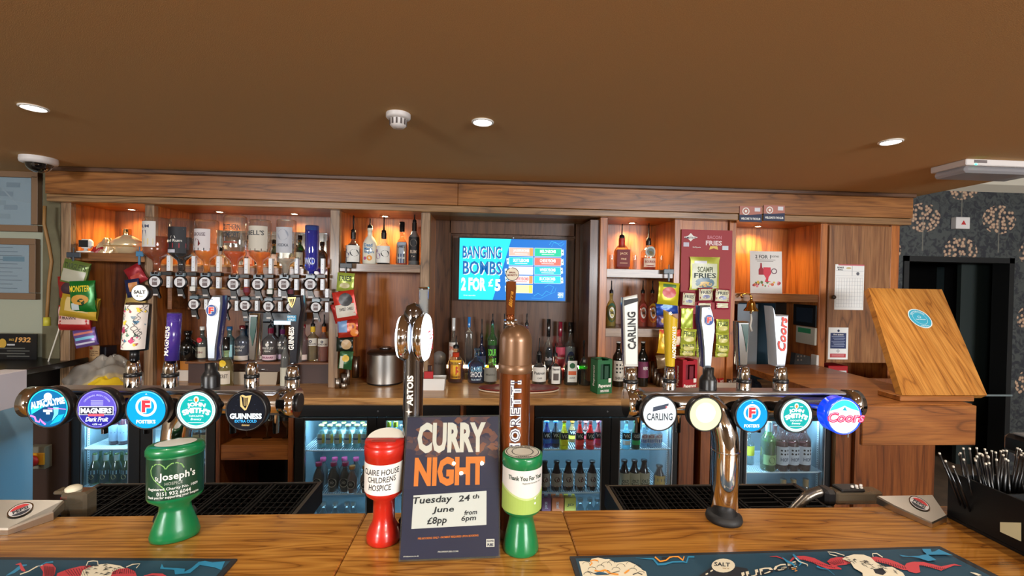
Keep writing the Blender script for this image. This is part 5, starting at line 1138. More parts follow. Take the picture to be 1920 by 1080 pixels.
for dx, dy in ((-5, -1), (-2.5, 3), (2.5, 3), (5, -1)): g.ribbon(pm(W), [(0, -4*s), (dx*s*.6, dy*s*.5), (dx*s, dy*s)], [.8*s, 1.6*s, .4*s], 0)
g.ribbon(pm(W), [(0, -5*s), (0, 4*s)], [.8*s, 1*s], 0); g.build('arrow_emblem', o)
chrome_base(fr_, 1255, 686, 738, 23)
f_handle(fr_, hr([(1102, 165), (1190, 160), (1215, 230), (1237, 330), (1236, 400), (1215, 560), (1198, 735), (1134, 735), (1128, 560), (1112, 400), (1096, 300)]), 1329, 600, 9.5, 1327, 688, 736)
h4 = lambda pts: zoomq(pts, 1360, 560, 4.91)
s_handle(fr_, h4([(118, 212), (222, 212), (220, 330), (207, 620), (132, 620), (122, 400)]), h4([(150, 235), (214, 235), (212, 330), (196, 500), (180, 380)]), 1394, 687, 738)
o = outline(mat('handle_icy', (168, 174, 182), .35, .3), h4([(432, 68), (455, 152), (588, 152), (578, 480), (556, 625), (472, 625), (460, 400)]), YH - .008, YH + .03, fr_, 'tap_handle'); o['label'] = 'grey-white tap handle with red vertical script'
g = M(); g.map = sheet(at(*h4([(528, 325)])[0], YH - .0096), *FRONT); s = sp(1465, YH); g.text(pm((206, 60, 50)), 'Coors', 0, 0, 16*s, w=64*s, rot=88, c=.0002, bold=.03, shear=.3); g.build('lettering', o)
chrome_base(fr_, 1463, 687, 738, 25)

# ------------------------------------------------------------------ centre fonts
YCn = 1.05
s = sp(770, YCn); c = at(771, 960, YCn)
e = empty('beer_font', (c.x, YCn, BAR), 'slim chrome beer font with white oval lenses on both sides, behind the curry poster', 'beer font')
DKC = mat('chrome_dark', (150, 152, 162), .08, 1.0)
zt_ = at(771, 600, YCn).z
M(DKC).lathe([(.03, 0), (.03, .012), (18.5*s, .02), (18.5*s, zt_ - BAR - .02), (20*s, zt_ - BAR + .0), (19*s, zt_ - BAR + .02), (14*s, zt_ - BAR + .033), (0, zt_ - BAR + .040)], 32, c=(c.x, YCn, BAR), caps=False).build('column', e)
M(CHROME).lathe([(.036, 0), (.036, .008), (.03, .016), (.028, .03)], 28, c=(c.x, YCn, BAR), caps=False).build('base_flange', e)
LENS = mat('lens_white', (240, 245, 250), .3, emit=(235, 246, 255), es=1.6)
for sg, ang, uc, rr in ((1, -5, 797, 46), (-1, -2, 755, 42)):
    pc = at(uc, 632, YCn); nx, ny = sg * math.cos(R_(ang)), (math.sin(R_(ang)) if sg > 0 else -math.sin(R_(ang)))
    nv = Vector((nx, ny, 0)); tv_ = Vector((-ny, nx, 0)) * 1.0
    def mp_(p, pc=pc, nv=nv, tv_=tv_): return pc + tv_ * p.x + Vector((0, 0, 1)) * p.y + nv * p.z
    g = M(CHROME); g.map = mp_; g.lathe([(rr*s*.8, -.02), (rr*s*1.0, -.012), (rr*s*1.04, -.002), (rr*s*.98, .002)], 36, caps=False); o = g.build('lens_housing', e)
    g = M(LENS); g.map = mp_; g.lathe([(rr*s*.99, .0), (rr*s*.9, .007), (rr*s*.6, .011), (0, .013)], 36, caps=False); g.build('lens', o)
    if sg > 0:
        g = M(); g.map = lambda p: mp_(Vector((p.x, p.y, .0125 + p.z)), pc, nv, tv_); g.text(lit((220, 60, 80)), 'STELLA', .0, .006, .022, w=.060, bold=.02); g.text(lit((220, 60, 80)), 'ARTOIS', .0, -.022, .016, w=.050); g.build('lens_print', o)
g = M(); rad = 18.5*s + .0008; zc_ = at(767, 728, YCn).z; g.map = sheet((c.x, YCn - rad, zc_), *FRONT, bend=rad)
g.text(pm(W), 'ARTOIS', -3*s, 0, 12*s, w=56*s, rot=90, bold=.04)
zz = at(767, 767, YCn).z - zc_
g.poly(pm(W), [(-4.5*s + (7 if k % 2 == 0 else 2)*s*math.cos(PI/4*k*1.0), zz + (7 if k % 2 == 0 else 2)*s*math.sin(PI/4*k)) for k in range(8)], 0); g.build('lettering', e)
a0 = at(786, 590, YCn); M(glassy('acrylic', (240, 248, 250), .05, .3, (220, 230, 235))).box(a0.x, a0.x + 16*s, YCn - .01, YCn + .012, a0.z, at(790, 540, YCn).z, .003).build('tap_handle', e)
M(CHROME).box(a0.x - .001, a0.x + 17*s, YCn - .012, YCn + .014, at(790, 543, YCn).z, at(790, 538, YCn).z, .002).build('handle_cap', e)
# copper font
s = sp(960, YCn); c = at(961, 960, YCn); z1, z0 = at(961, 607, YCn).z, at(961, 690, YCn).z
e = empty('beer_font', (c.x, YCn, BAR), 'brown copper beer font with domed top and vertical white lettering', 'beer font')
COP = mat('copper_brown', (126, 66, 26), .22, .55, coat=.4); BRZ = mat('bronze_dome', (118, 86, 60), .36, .5, coat=.15)
M(COP).lathe([(29*s, .0), (29*s, z0 - BAR - .006)], 40, c=(c.x, YCn, BAR), caps=False).build('column', e)
M(BRZ).lathe([(31*s, z0 - BAR - .008), (32*s, z0 - BAR - .004), (32*s, z0 - BAR + .010), (30.5*s, z0 - BAR + .012)], 40, c=(c.x, YCn, BAR), caps=False).build('rim', e)
H__ = z1 - z0 - .012; R__ = 30.5 * s
M(BRZ).lathe([(R__, z0 - BAR + .012), (R__, z0 - BAR + .012 + H__ * .58)] + [(R__ * math.cos(PI/2*k/10), z0 - BAR + .012 + H__ * (.58 + .42 * math.sin(PI/2*k/10))) for k in range(1, 11)], 40, c=(c.x, YCn, BAR), caps=False).build('dome', e)
M(BRZ).lathe([(.043, 0), (.043, .008), (.036, .016)], 32, c=(c.x, YCn, BAR), caps=False).build('base_flange', e)
g = M(); rad = 29*s + .0008; zc_ = at(961, 775, YCn).z; g.map = sheet((c.x, YCn - rad, zc_), *FRONT, bend=rad)
g.text(pm((60, 60, 84)), 'MORETTI', 0, 0, 22*s, w=139*s, rot=90, bold=.11, spacing=1.25); g.text(pm((236, 234, 228)), 'MORETTI', 0, 0, 20*s, w=136*s, rot=90, bold=.07, c=.0009, spacing=1.25); g.text(pm((60, 60, 84)), 'MORETTI', 0, 0, 17*s, w=132*s, rot=90, bold=-.012, c=.0014, spacing=1.25)
g.build('lettering', e)
hp = zoomq([(700, 690), (730, 684), (765, 684), (798, 692), (800, 760), (782, 1040), (695, 1040), (697, 760)], 820, 400, 5.4)
def O2(m, pts, Y0, Y1, par, name): return outline(m, pts, Y0, Y1, par, name)
M(CHROME).cyl((at(957, 609, YCn).x, YCn, z1 - .004), (at(957, 600, YCn).x, YCn, at(957, 600, YCn).z), .016, n=20).build('tap_base', e)
M(COP).cyl((at(957, 602, YCn).x, YCn, at(957, 602, YCn).z), (at(957, 590, YCn).x, YCn, at(957, 590, YCn).z), .010, n=14).build('handle_neck', e)
o = outline(mat('handle_copper', (150, 84, 44), .2, .8), hp, YCn - .01, YCn + .012, e, 'tap_handle')
g = M(); pc = at(*zoomq([(745, 870)], 820, 400, 5.4)[0], YCn - .0118); g.map = sheet(pc, *FRONT); g.text(mat('gold_script', (240, 170, 70), .25, .8), 'Birra', 0, 0, 7*s, w=30*s, rot=86, shear=.4, bold=.03); g.build('script', o)
pc = at(960.7, 514, YCn - .004); g = M(STEEL); g.map = lambda p: pc + Vector((p.x, -p.z, p.y)); g.lathe([(0, -.012), (12*s, -.012), (12.6*s, -.002), (11.5*s, .0005)], 30, caps=False); o = g.build('round_badge', e)
g = M(); g.map = sheet(pc + Vector((0, -.0002, 0)), *FRONT); g.disc(pm((190, 184, 164)), 0, 0, 11.6*s, 0, 30); g.text(pm((110, 50, 40)), 'BIRRA', 0, 3*s, 3*s, w=12*s, bold=.03); g.text(pm((110, 50, 40)), 'MORETTI', 0, -2*s, 3.4*s, w=18*s, bold=.03); g.build('badge_print', o)
# ------------------------------------------------------------------ the bar counter
yb_ = atz(900, 958.5, BAR).y
xs1, xs2 = atz(687, 962, BAR).x, atz(1056, 959.5, BAR).x
bc = empty('bar_counter', (0, yb_, 0), 'glossy golden oak bar counter in the foreground, boards joined by two straight seams', 'bar counter')
OAKT = wood('oak_bar_top', (96, 56, 18), (152, 100, 36), (178, 126, 54), 'X', .24, .5, scale=2.0, fig=1.6, cf=.6)
for x0, x1, m in ((-2.6, xs1 - .0012, OAKT), (xs1, xs2 - .0012, wood('oak_bar_top_mid', (112, 68, 24), (158, 106, 42), (186, 134, 60), 'X', .24, .5, scale=2.4, fig=1.5, cf=.75)), (xs2, 2.3, wood('oak_bar_top_right', (92, 52, 18), (148, 94, 32), (174, 120, 50), 'X', .24, .5, scale=1.8, fig=1.6, cf=.6))):
    M(m).box(x0, x1, .22, yb_, BAR - .045, BAR, .003).build('top_board', bc)
M(OAKR_Z).box(-2.6, 2.3, .42, .48, -.08, BAR - .046).build('front_panel', bc)
M(mat('under_bar_steel', (60, 62, 66), .4, .8)).box(-2.4, 1.9, .9, 1.0, -.08, BAR - .046).build('rear_panel', bc)
M(mat('under_bar_steel', (60, 62, 66), .4, .8)).box(-1.75, 1.5, 1.0, 1.14, .90, .915).build('steel_ledge', bc)

def drip(u0, u1, vb, label, nw, style):
    z = 1.0; pb0, pb1 = atz(u0, vb, z), atz(u1, vb, z); y1 = pb0.y; y0 = yb_ + .012; x0, x1 = pb0.x, pb1.x
    e = empty('drip_tray', ((x0+x1)/2, (y0+y1)/2, .93), label, 'drip tray', 'black drip trays behind the bar')
    g = M(BLACK); g.box(x0, x1, y0, y1, .93, .94); g.box(x0, x1, y0, y0 + .012, .94, z, .003); g.box(x0, x1, y1 - .012, y1, .94, z, .003); g.box(x0, x0 + .012, y0, y1, .94, z); g.box(x1 - .012, x1, y0, y1, .94, z); g.build('tray_body', e)
    n = int(round((x1 - x0) / nw)); w = (x1 - x0 - .024) / n
    for i in range(n):
        a = x0 + .012 + i * w; g = M(mat('tray_grid', (9, 9, 10), .7, spec=.2)); 
        g.box(a + .003, a + w - .003, y0 + .014, y0 + .020, z - .008, z + .001); g.box(a + .003, a + w - .003, y1 - .020, y1 - .014, z - .008, z + .001)
        g.box(a + .003, a + .009, y0 + .02, y1 - .02, z - .008, z + .001); g.box(a + w - .009, a + w - .003, y0 + .02, y1 - .02, z - .008, z + .001)
        if style == 0 or i < 3:
            for k in range(1, 7): g.box(a + w*k/7 - .0015, a + w*k/7 + .0015, y0 + .02, y1 - .02, z - .010, z - .002)
            for k in range(1, 12): g.box(a + .009, a + w - .009, y0 + .02 + (y1-y0-.04)*k/12 - .0015, y0 + .02 + (y1-y0-.04)*k/12 + .0015, z - .010, z - .003)
        else:
            for k in range(1, 11): g.box(a + .006, a + w - .006, y0 + .02 + (y1-y0-.04)*k/11 - .004, y0 + .02 + (y1-y0-.04)*k/11 + .003, z - .008, z + .001)
        g.build('tray_grid', e)
    M(mat('tray_bracket', (40, 40, 44), .5)).box(x0 + .05, x1 - .05, 1.001, y1 - .05, .9155, .9295).build('bracket', e)
drip(186, 602, 906, 'long black plastic drip tray behind the left beer font', .135, 0)
drip(1134, 1496, 909, 'long black plastic drip tray behind the right beer font', .135, 1)

# ------------------------------------------------------------------ collection tins
def at_cyl(c, rad, ang, zc, ey=1.0):
    a = R_(ang); n_ = Vector((math.sin(a), -math.cos(a), 0)); return sheet(Vector((c[0], c[1], zc)) + n_ * rad, (math.cos(a), math.sin(a), 0), (0, 0, 1), bend=rad)
def tin(label, u, vb, vt, wpx, prof_, m, rz=0, ey=1.0, group=None):
    p = atz(u, vb, BAR); d = -(CR.inverted() @ (p - Vector((0, 0, CAMZ)))).z; s = d / F_PX; R0 = wpx * s / 2; p.y += R0 * .8
    p.x = p.x * (p.y) / (p.y - R0 * .8)
    H0 = (vb - vt) * s * 1.0
    e = empty('collection_tin', p, label, 'collection tin', group, R_(rz))
    M(m).lathe([(a * R0, b * H0) for a, b in prof_], 40, ey=ey, caps=False).build('tin_body', e, local=True)
    return e, R0, H0
GRN = mat('plastic_green', (8, 112, 62), .3, coat=.3); RED = mat('plastic_red', (186, 34, 22), .3, coat=.3)
# left green
e, R0, H0 = tin('tall green oval collection tin with white heart logo beside the left font', 328, 1026, 842, 92, [(0, 0), (.80, 0), (.88, .01), (.90, .05), (.80, .14), (.58, .30), (.56, .36), (.95, .43), (1.0, .46), (1.0, .90), (.98, .905)], GRN, rz=24, ey=.72)
M(GRN).lathe([(1.0*R0, .90*H0), (1.05*R0, .905*H0), (1.05*R0, .955*H0), (.98*R0, .99*H0), (.9*R0, 1.0*H0), (0, 1.0*H0)], 40, ey=.72, caps=False).build('lid', e, local=True)
g = M(mat('label_white', (214, 212, 200), .5)); g.lathe([(.74*R0, 1.004*H0), (0, 1.005*H0)], 30, ey=.66, caps=False); g.build('lid_sticker', e, local=True)
g = M(mat('tin_label_green', (12, 60, 42), .3, coat=.3)); 
g.lathe([(1.006*R0, .47*H0), (1.006*R0, .885*H0)], 40, ey=.725, caps=False); g.build('label_wrap', e, local=True)
g = M()
def ell(p, e_=.725): # wrap print over the oval
    a = p.x / (R0 * 1.0); rr = 1.008 * R0 + p.z
    return Vector((rr * math.sin(a), -rr * math.cos(a) * e_, p.y))
g.map = ell; zc_ = .70 * H0; LG = pm((120, 170, 90)); WP_ = pm((222, 226, 222))
pts = []
for k in range(26):
    a = 2*PI*k/25; pts.append((-.22*R0 + .62*R0*math.sin(a)**3, zc_ + .03*H0 + .010*H0*(13*math.cos(a) - 5*math.cos(2*a) - 2*math.cos(3*a) - math.cos(4*a))))
g.ribbon(LG, pts[1:7], .0022, 0); g.ribbon(LG, pts[12:25], .0022, 0); g.text(WP_, 'St', -.55*R0, zc_ - .005*H0, .045*H0, w=.14*R0); g.text(WP_, "Joseph's", .18*R0, zc_ + .005*H0, .10*H0, w=1.30*R0, bold=.02); g.text(pm((150, 160, 150)), 'HOSPICE', .05*R0, zc_ - .06*H0, .032*H0, w=.6*R0)
g.text(WP_, 'Registered Charity No. 1009', .0, zc_ - .115*H0, .036*H0, w=1.9*R0); g.text(WP_, '0151 932 6044', .05*R0, zc_ - .16*H0, .04*H0, w=1.2*R0); g.text(WP_, 'Thank you for supporting your hospice', 0, zc_ - .20*H0, .032*H0, w=2.0*R0, bold=.02)
g.build('label_print', e, local=True)
# red
e, R0, H0 = tin('red round collection tin with a handwritten white label left of the poster', 719, 1028, 832, 74, [(0, 0), (.80, 0), (.86, .01), (.88, .06), (.74, .14), (.58, .19), (.55, .25), (.55, .42), (.90, .47), (1.0, .51), (1.0, .86), (1.03, .865), (1.04, .94), (1.0, .955)], RED)
g = M(RED); g.lathe([(1.0*R0, .955*H0), (1.02*R0, .975*H0), (.99*R0, 1.0*H0), (0, 1.0*H0)], 40, caps=False); g.build('lid', e, local=True)
g = M(mat('red_dark', (150, 30, 20), .35)); g.box(-.62*R0, .62*R0, -.55*R0, -.15*R0, 1.001*H0, 1.006*H0, .002); g.build('slot', e, local=True)
g = M(mat('label_white', (214, 212, 200), .5)); vs = [(R0*.95*math.cos(a), .12*R0 + R0*.85*max(0, math.sin(a)), 1.003*H0 + .05*H0*max(0, math.sin(a))) for a in [PI*i/20 for i in range(21)]]; g.add(vs, [tuple(range(21))], False); g.build('lid_sticker', e, local=True)
g = M(); g.map = at_cyl((0, 0), R0*1.008, 0, .665*H0); g.rect(PAPER, -1.35*R0, -.145*H0, 1.35*R0, .145*H0, 0, 16)
KK = pm((20, 20, 24)); g.text(KK, 'CLAIRE HOUSE', .0, .075*H0, .055*H0, w=2.0*R0, rot=2, shear=.1, bold=.01); g.text(KK, 'CHILDRENS', .04*R0, .005*H0, .055*H0, w=1.5*R0, rot=3, shear=.15, bold=.01); g.text(KK, 'HOSPICE', -.05*R0, -.07*H0, .058*H0, w=1.2*R0, rot=2, shear=.15, bold=.01); g.build('label_print', e, local=True)
# right green
e, R0, H0 = tin('green round collection tin with a white and lime thank-you label right of the poster', 976, 1046, 858, 76, [(0, 0), (.86, 0), (.90, .01), (.91, .04), (.84, .12), (.64, .30), (.58, .36), (.62, .38), (.94, .42), (1.0, .45), (1.0, .90), (1.02, .905), (1.02, .985), (.98, 1.0), (.9, 1.0)], GRN)
g = M(); g.map = lambda p: Vector((p.x, p.y, H0 + .0008 + p.z)); g.disc(pm((206, 204, 190)), 0, 0, .90*R0, 0, 30); g.ring(pm((30, 40, 34)), 0, 0, .52*R0, .56*R0, .0004); g.ring(pm((30, 40, 34)), 0, 0, .80*R0, .84*R0, .0004); g.text(pm((30, 40, 34)), 'THANK YOU', 0, .66*R0, .16*R0, w=1.1*R0, arc=.66*R0, bold=.03); g.text(pm((30, 40, 34)), 'CHARITY', 0, -.68*R0, .14*R0, w=.8*R0, bold=.03); g.build('lid_sticker', e, local=True)
g = M(); g.map = at_cyl((0, 0), R0*1.008, 0, .66*H0); g.rect(pm((206, 206, 204)), -1.5*R0, -.21*H0, 1.5*R0, .225*H0, 0, 18)
wv = [(-1.5*R0 + 3*R0*i/24, -.02*H0 + .05*H0*math.cos(i/24*PI*1.6 + .2)) for i in range(25)]
for i in range(24): g.poly(pm((150, 176, 84)), [(wv[i][0], -.21*H0), (wv[i+1][0], -.21*H0), wv[i+1], wv[i]], .0003)
for i in range(24): g.poly(pm((178, 196, 130)), [wv[i], wv[i+1], (wv[i+1][0], wv[i+1][1] + .02*H0), (wv[i][0], wv[i][1] + .02*H0)], .0003)
g.text(pm((30, 60, 44)), 'Thank You For Your', .15*R0, .15*H0, .045*H0, w=1.9*R0, bold=.02, c=.0006); g.text(pm((120, 130, 120)), 'Registered Charity No. 1131', .45*R0, .10*H0, .018*H0, w=1.0*R0, c=.0006)
for k in range(2): g.disc(WP_, .62*R0, -.06*H0 - k*.05*H0, .055*R0, .0006, 12)
g.build('label_print', e, local=True)

# ------------------------------------------------------------------ poster in its acrylic stand
BLp, BRp = atz(747, 1054, BAR + .002), atz(938, 1046, BAR + .002); wv_ = (BRp - BLp); w = wv_.length
TLp = at(758, 780, BLp.y + .088); yd = (TLp - BLp); yd -= wv_.normalized() * yd.dot(wv_.normalized()); h = yd.length
e = empty('poster_stand', BLp, 'curry night poster in a clear acrylic stand leaning back on the bar', 'poster')
fp = sheet(BLp, wv_, yd); nrm = wv_.cross(yd).normalized()
g = M(mat('poster_navy', (26, 26, 56), .5, noise=(9, (24, 22, 50)))); g.map = fp; g.box(.003, w - .003, .004, h - .003, -.002, 0); g.build('poster_sheet', e)
g = M(); g.map = fp
def q_(x, y): return (x * w, (1 - y) * h)
br = [(96, 58, 52), (74, 50, 56), (112, 66, 50), (60, 46, 60)]
for i in range(70):
    x, y = rn.uniform(.03, .97), rn.uniform(.01, .30) ** 1.0; px_, py_ = q_(x, y); r = rn.uniform(.015, .045) * w * 2 * (1 - y)
    g.poly(pm(br[i % 4]), [(min(max(px_ + r*(1 + .5*math.sin(3*a + i))*math.cos(a), .004), w - .004), min(py_ + r*.8*(1 + .5*math.cos(2*a + 2*i))*math.sin(a), h - .004)) for a in [2*PI*k/10 for k in range(10)]], .0003 + .000004 * i)
CW = pm((206, 202, 190)); CO = pm((214, 118, 36)); x_, y_ = q_(.49, .163)
g.text(CW, 'CURRY', x_, y_, .225*h, w=.72*w, c=.0010, bold=.045); x_, y_ = q_(.478, .405); g.text(CO, 'NIGHT', x_, y_, .205*h, w=.73*w, c=.0010, bold=.05)
a_, b_ = q_(.11, .79), q_(.86, .555); g.poly(pm((206, 206, 200)), [a_, (b_[0], a_[1] + .01*h), (b_[0] , b_[1] + .006*h), (a_[0] + .006*w, b_[1] - .012*h)], .0008)
def hw(tx, x, y, hh, ww, rot=0): px_, py_ = q_(x, y); g.text(KK, tx, px_, py_, hh*h, w=ww*w, c=.0013, rot=rot, shear=.15, bold=.02)
hw('Tuesday', .31, .605, .060, .40, 2); hw('24', .63, .595, .042, .12, 4); hw('th', .75, .585, .030, .07, 2); hw('June', .42, .672, .050, .22, 1); hw('£8pp', .36, .745, .060, .20, 2); hw('from', .70, .692, .032, .13, 3); hw('6pm', .68, .735, .045, .15, 2)
px_, py_ = q_(.48, .852); g.text(CO, 'PRE-BOOKING ONLY - PAYMENT REQUIRED UPON BOOKING', px_, py_, .016*h, w=.60*w, c=.0008, bold=.02, rot=1)
px_, py_ = q_(.48, .945); g.text(CW, 'PROPERPUBS.COM', px_, py_, .010*h, w=.2*w, c=.0008); px_, py_ = q_(.12, .965); g.text(CW, 'drinkaware.co.uk', px_, py_, .010*h, w=.15*w, c=.0008)
px_, py_ = q_(.90, .90); g.rect(CW, px_ - .042*w, py_ - .026*h, px_ + .042*w, py_ + .026*h, .0006); g.text(pm((40, 40, 66)), 'PROPER', px_, py_ + .012*h, .012*h, w=.07*w, c=.001, bold=.02); g.text(pm((40, 40, 66)), 'PUBS', px_, py_ - .012*h, .018*h, w=.06*w, c=.001, bold=.04)
g.build('poster_print', e)
g = M(glassy('acrylic_sheet', (248, 250, 250), .015, edge=.2, lo=.02)); g.map = fp; g.box(0, w, 0, h + .001, .0022, .0040); g.build('acrylic_front', e)
ACR = glassy('acrylic_clear', (236, 242, 244), .03, .08, (220, 226, 228), edge=.5)
g = M(ACR); g.map = fp; g.box(0, w, 0, h, -.005, -.003); g.build('acrylic_back', e)
g = M(ACR); x0_, x1_ = BLp.x + .01, BRp.x - .01; g.box(x0_, x1_, BLp.y + .010, BLp.y + .11, BAR + .0005, BAR + .003); g.build('stand_foot', e)

# ------------------------------------------------------------------ bar runners
def runner(label, pts, inner):
    z = BAR + .0042
    base = [atz(u, v, z) for u, v in pts]; c = sum(base, Vector()) / len(base)
    e = empty('bar_runner', (c.x, c.y, BAR), label, 'bar mat', 'rubber bar runners')
    g = M(mat('runner_border', (26, 28, 32), .6, bump=(900, .2))); n = len(base); g.add([(p.x, p.y, BAR + .0003) for p in base] + [(p.x, p.y, z) for p in base], [tuple(range(n, 2*n))] + [(i, (i+1) % n, n+(i+1) % n, n+i) for i in range(n)], False); g.build('runner_border', e)
    g = M(mat('runner_teal', (22, 62, 82), .65, bump=(900, .2))); g.add([atz(u, v, z + .0004) for u, v in inner], [tuple(range(len(inner)))], False); g.build('runner_field', e)
    return e
def zart(e, items, name='runner_print'):
    g = M(); lv_ = 0
    for it in items:
        lv_ += 1; z = BAR + .0050 + .00003 * lv_; m = pm(it[0]); g.use(m)
        if it[1] == 'p': g.add([atz(u, v, z) for u, v in it[2]], [tuple(range(len(it[2])))], False)
        elif it[1] == 'l':
            pts = it[2]; w0 = it[3]; vs = []
            for i, p in enumerate(pts):
                a, b = pts[max(i-1, 0)], pts[min(i+1, len(pts)-1)]; dx, dy = b[0]-a[0], b[1]-a[1]; l = math.hypot(dx, dy) or 1; ww = (w0[i] if isinstance(w0, list) else w0) / 2
                vs += [atz(p[0] - dy/l*ww, p[1] + dx/l*ww, z), atz(p[0] + dy/l*ww, p[1] - dx/l*ww, z)]
            g.add(vs, [(2*i, 2*i+1, 2*i+3, 2*i+2) for i in range(len(pts)-1)], False)
        elif it[1] == 'c': u, v, ru, rv = it[2]; g.add([atz(u + ru*math.cos(2*PI*i/20), v + rv*math.sin(2*PI*i/20), z) for i in range(20)], [tuple(range(20))], False)
        elif it[1] == 't':
            u, v, hh, ww, rot = it[3]; vs, fs, _ = text_geo(it[2], .03); ca, sa = math.cos(R_(rot)), math.sin(R_(rot))
            g.add([atz(u + x*ww*ca + y*hh*sa, v + x*ww*sa - y*hh*ca, z) for x, y in vs], fs, False)
    g.build(name, e)
za = lambda pts: zoomq(pts, 1070, 1010, 4.465)
zb2 = lambda pts: zoomq(pts, 1440, 1000, 4.465)
zc2 = lambda pts: zoomq(pts, 0, 1030, 4.267)
e1 = runner('teal bar runner with white clouds and red horned beast, right of the tins', [(1068, 1043), (1762, 1024), (1905, 1096), (1905, 1130), (1100, 1130), (1081, 1084)], [(1079, 1047), (1757, 1028), (1888, 1096), (1880, 1130), (1108, 1130), (1090, 1084)])
CRM = (222, 214, 190); RDD = (190, 62, 70); BLU = (38, 128, 170); ORG = (232, 150, 50); DK = (20, 26, 34)
cloud = za([(70, 190), (110, 188), (160, 195), (175, 168), (230, 158), (290, 172), (320, 170), (380, 200), (420, 196), (480, 190), (540, 215), (590, 250), (600, 262), (630, 275), (640, 313), (640, 420), (120, 420), (100, 310)])
items = [(CRM, 'p', cloud)]
for (x, y, r) in ((130, 215, 30), (200, 200, 34), (300, 225, 44), (340, 205, 30), (420, 235, 36), (500, 215, 34), (560, 240, 30), (520, 270, 34), (180, 260, 34), (250, 240, 30), (380, 262, 34), (590, 290, 26), (140, 300, 30), (300, 285, 30)):
    items.append((DK, 'l', za([(x + r*math.cos(a), y + r*.7*math.sin(a)) for a in [PI + PI*k/8 for k in range(9)]]), .7))
items += [(ORG, 'l', za([(160, 225), (180, 205), (165, 185), (200, 178), (230, 185)]), 2.5), (ORG, 'l', za([(200, 265), (240, 275), (290, 262), (330, 290), (400, 300)]), 3), ((40, 90, 120), 'p', za([(190, 290), (240, 275), (290, 285), (320, 300), (220, 305)])), (DK, 'l', za([(140, 270), (200, 292), (300, 300), (410, 270)]), 1.0), (ORG, 'l', za([(450, 290), (470, 275), (490, 262)]), 3), (DK, 'l', za([(520, 300), (560, 285), (600, 300)]), 1.5)]
items += [(BLU, 'l', za([(545, 160), (600, 165), (690, 168), (730, 215), (790, 212), (850, 195), (940, 192), (970, 200), (985, 152), (1035, 152)]), [.5, 1, 3, 4, 4, 3, 3, 3, 3, 3]), (ORG, 'l', za([(705, 152), (750, 190), (800, 180), (830, 155), (860, 150), (900, 150), (940, 180), (950, 148)]), [2.5, 3, 2.5, 3, 2, 3, 3, 2]), (DK, 'p', za([(760, 152), (820, 152), (800, 172), (770, 175)]))]
items += [(DK, 'p', za([(1050, 330), (1180, 235), (1330, 225), (1480, 250), (1500, 330)])), (CRM, 'c', (*za([(1278, 225)])[0], 22, 13)), (DK, 't', 'SALT', (*za([(1268, 215)])[0], 7.5, 30, 3)), ((150, 120, 60), 't', 'beer co', (*za([(1300, 247)])[0], 2.5, 12, 3)), (CRM, 'l', za([(1130, 300), (1150, 290)]), 2.5), (CRM, 'l', za([(1170, 275), (1190, 262)]), 2.5), (CRM, 't', 'JUDGE', (1440, 1071, 16, 110, -12)), (DK, 't', 'JUDGE', (1442, 1073, 9, 106, -12))]
items += [(RDD, 'l', zb2([(15, 195), (70, 192), (130, 215), (180, 240), (220, 200), (300, 205), (380, 225), (440, 255), (500, 280), (560, 285), (615, 298)]), [.5, 2, 1.5, 3, 5, 8, 9, 9, 8, 7, 2]), (RDD, 'p', zb2([(495, 235), (520, 212), (580, 198), (630, 200), (700, 245), (660, 262), (590, 268), (560, 275), (520, 260)])), (RDD, 'l', zb2([(840, 215), (900, 215), (1000, 235), (1080, 265), (1140, 290), (1180, 290)]), [4, 9, 10, 10, 8, 8]), (RDD, 'p', zb2([(1140, 280), (1160, 250), (1210, 238), (1260, 240), (1265, 270), (1275, 325), (1240, 335), (1180, 320)])), (RDD, 'l', zb2([(1220, 250), (1300, 255), (1380, 275), (1450, 295), (1510, 275), (1560, 262), (1620, 272)]), [6, 7, 7, 8, 5, 3, .6])]
for k in range(14): items.append((DK, 'l', zb2([(290 + k*20, 212 + k*5.5), (302 + k*20, 232 + k*4.5)]), .7))
for k in range(13): items.append((DK, 'l', zb2([(905 + k*20, 218 + k*5), (915 + k*20, 250 + k*4)]), .8))
for k in range(12): items.append((DK, 'l', zb2([(1280 + k*18, 262 + k*2.5), (1290 + k*18, 285 + k*2)]), .8))
for k in range(7): items.append((DK, 'l', zb2([(510 + k*18, 240 - k*5), (560 + k*12, 262 - k*2)]), .7))
items += [(CRM, 'l', zb2([(640, 185), (560, 160), (500, 155), (520, 175), (580, 190)]), 1.4), (CRM, 'l', zb2([(880, 195), (875, 170), (910, 168), (960, 200)]), 1.8), (CRM, 'p', zb2([(620, 215), (650, 195), (720, 175), (800, 178), (860, 200), (900, 240), (980, 280), (1040, 280), (1130, 330), (1170, 400), (800, 400), (790, 330), (720, 290), (690, 240)])), (DK, 'p', zb2([(880, 300), (960, 290), (990, 330), (960, 350), (900, 335)]))]
for k in range(40): x, y = rn.uniform(640, 1080), 0; y = 190 + (x - 640) * .22 + rn.uniform(0, 60); items.append((DK, 'l', zb2([(x, y), (x + 14, y + rn.uniform(-4, 14)), (x + 34, y + rn.uniform(0, 22))]), [.2, 1.1, .2]))
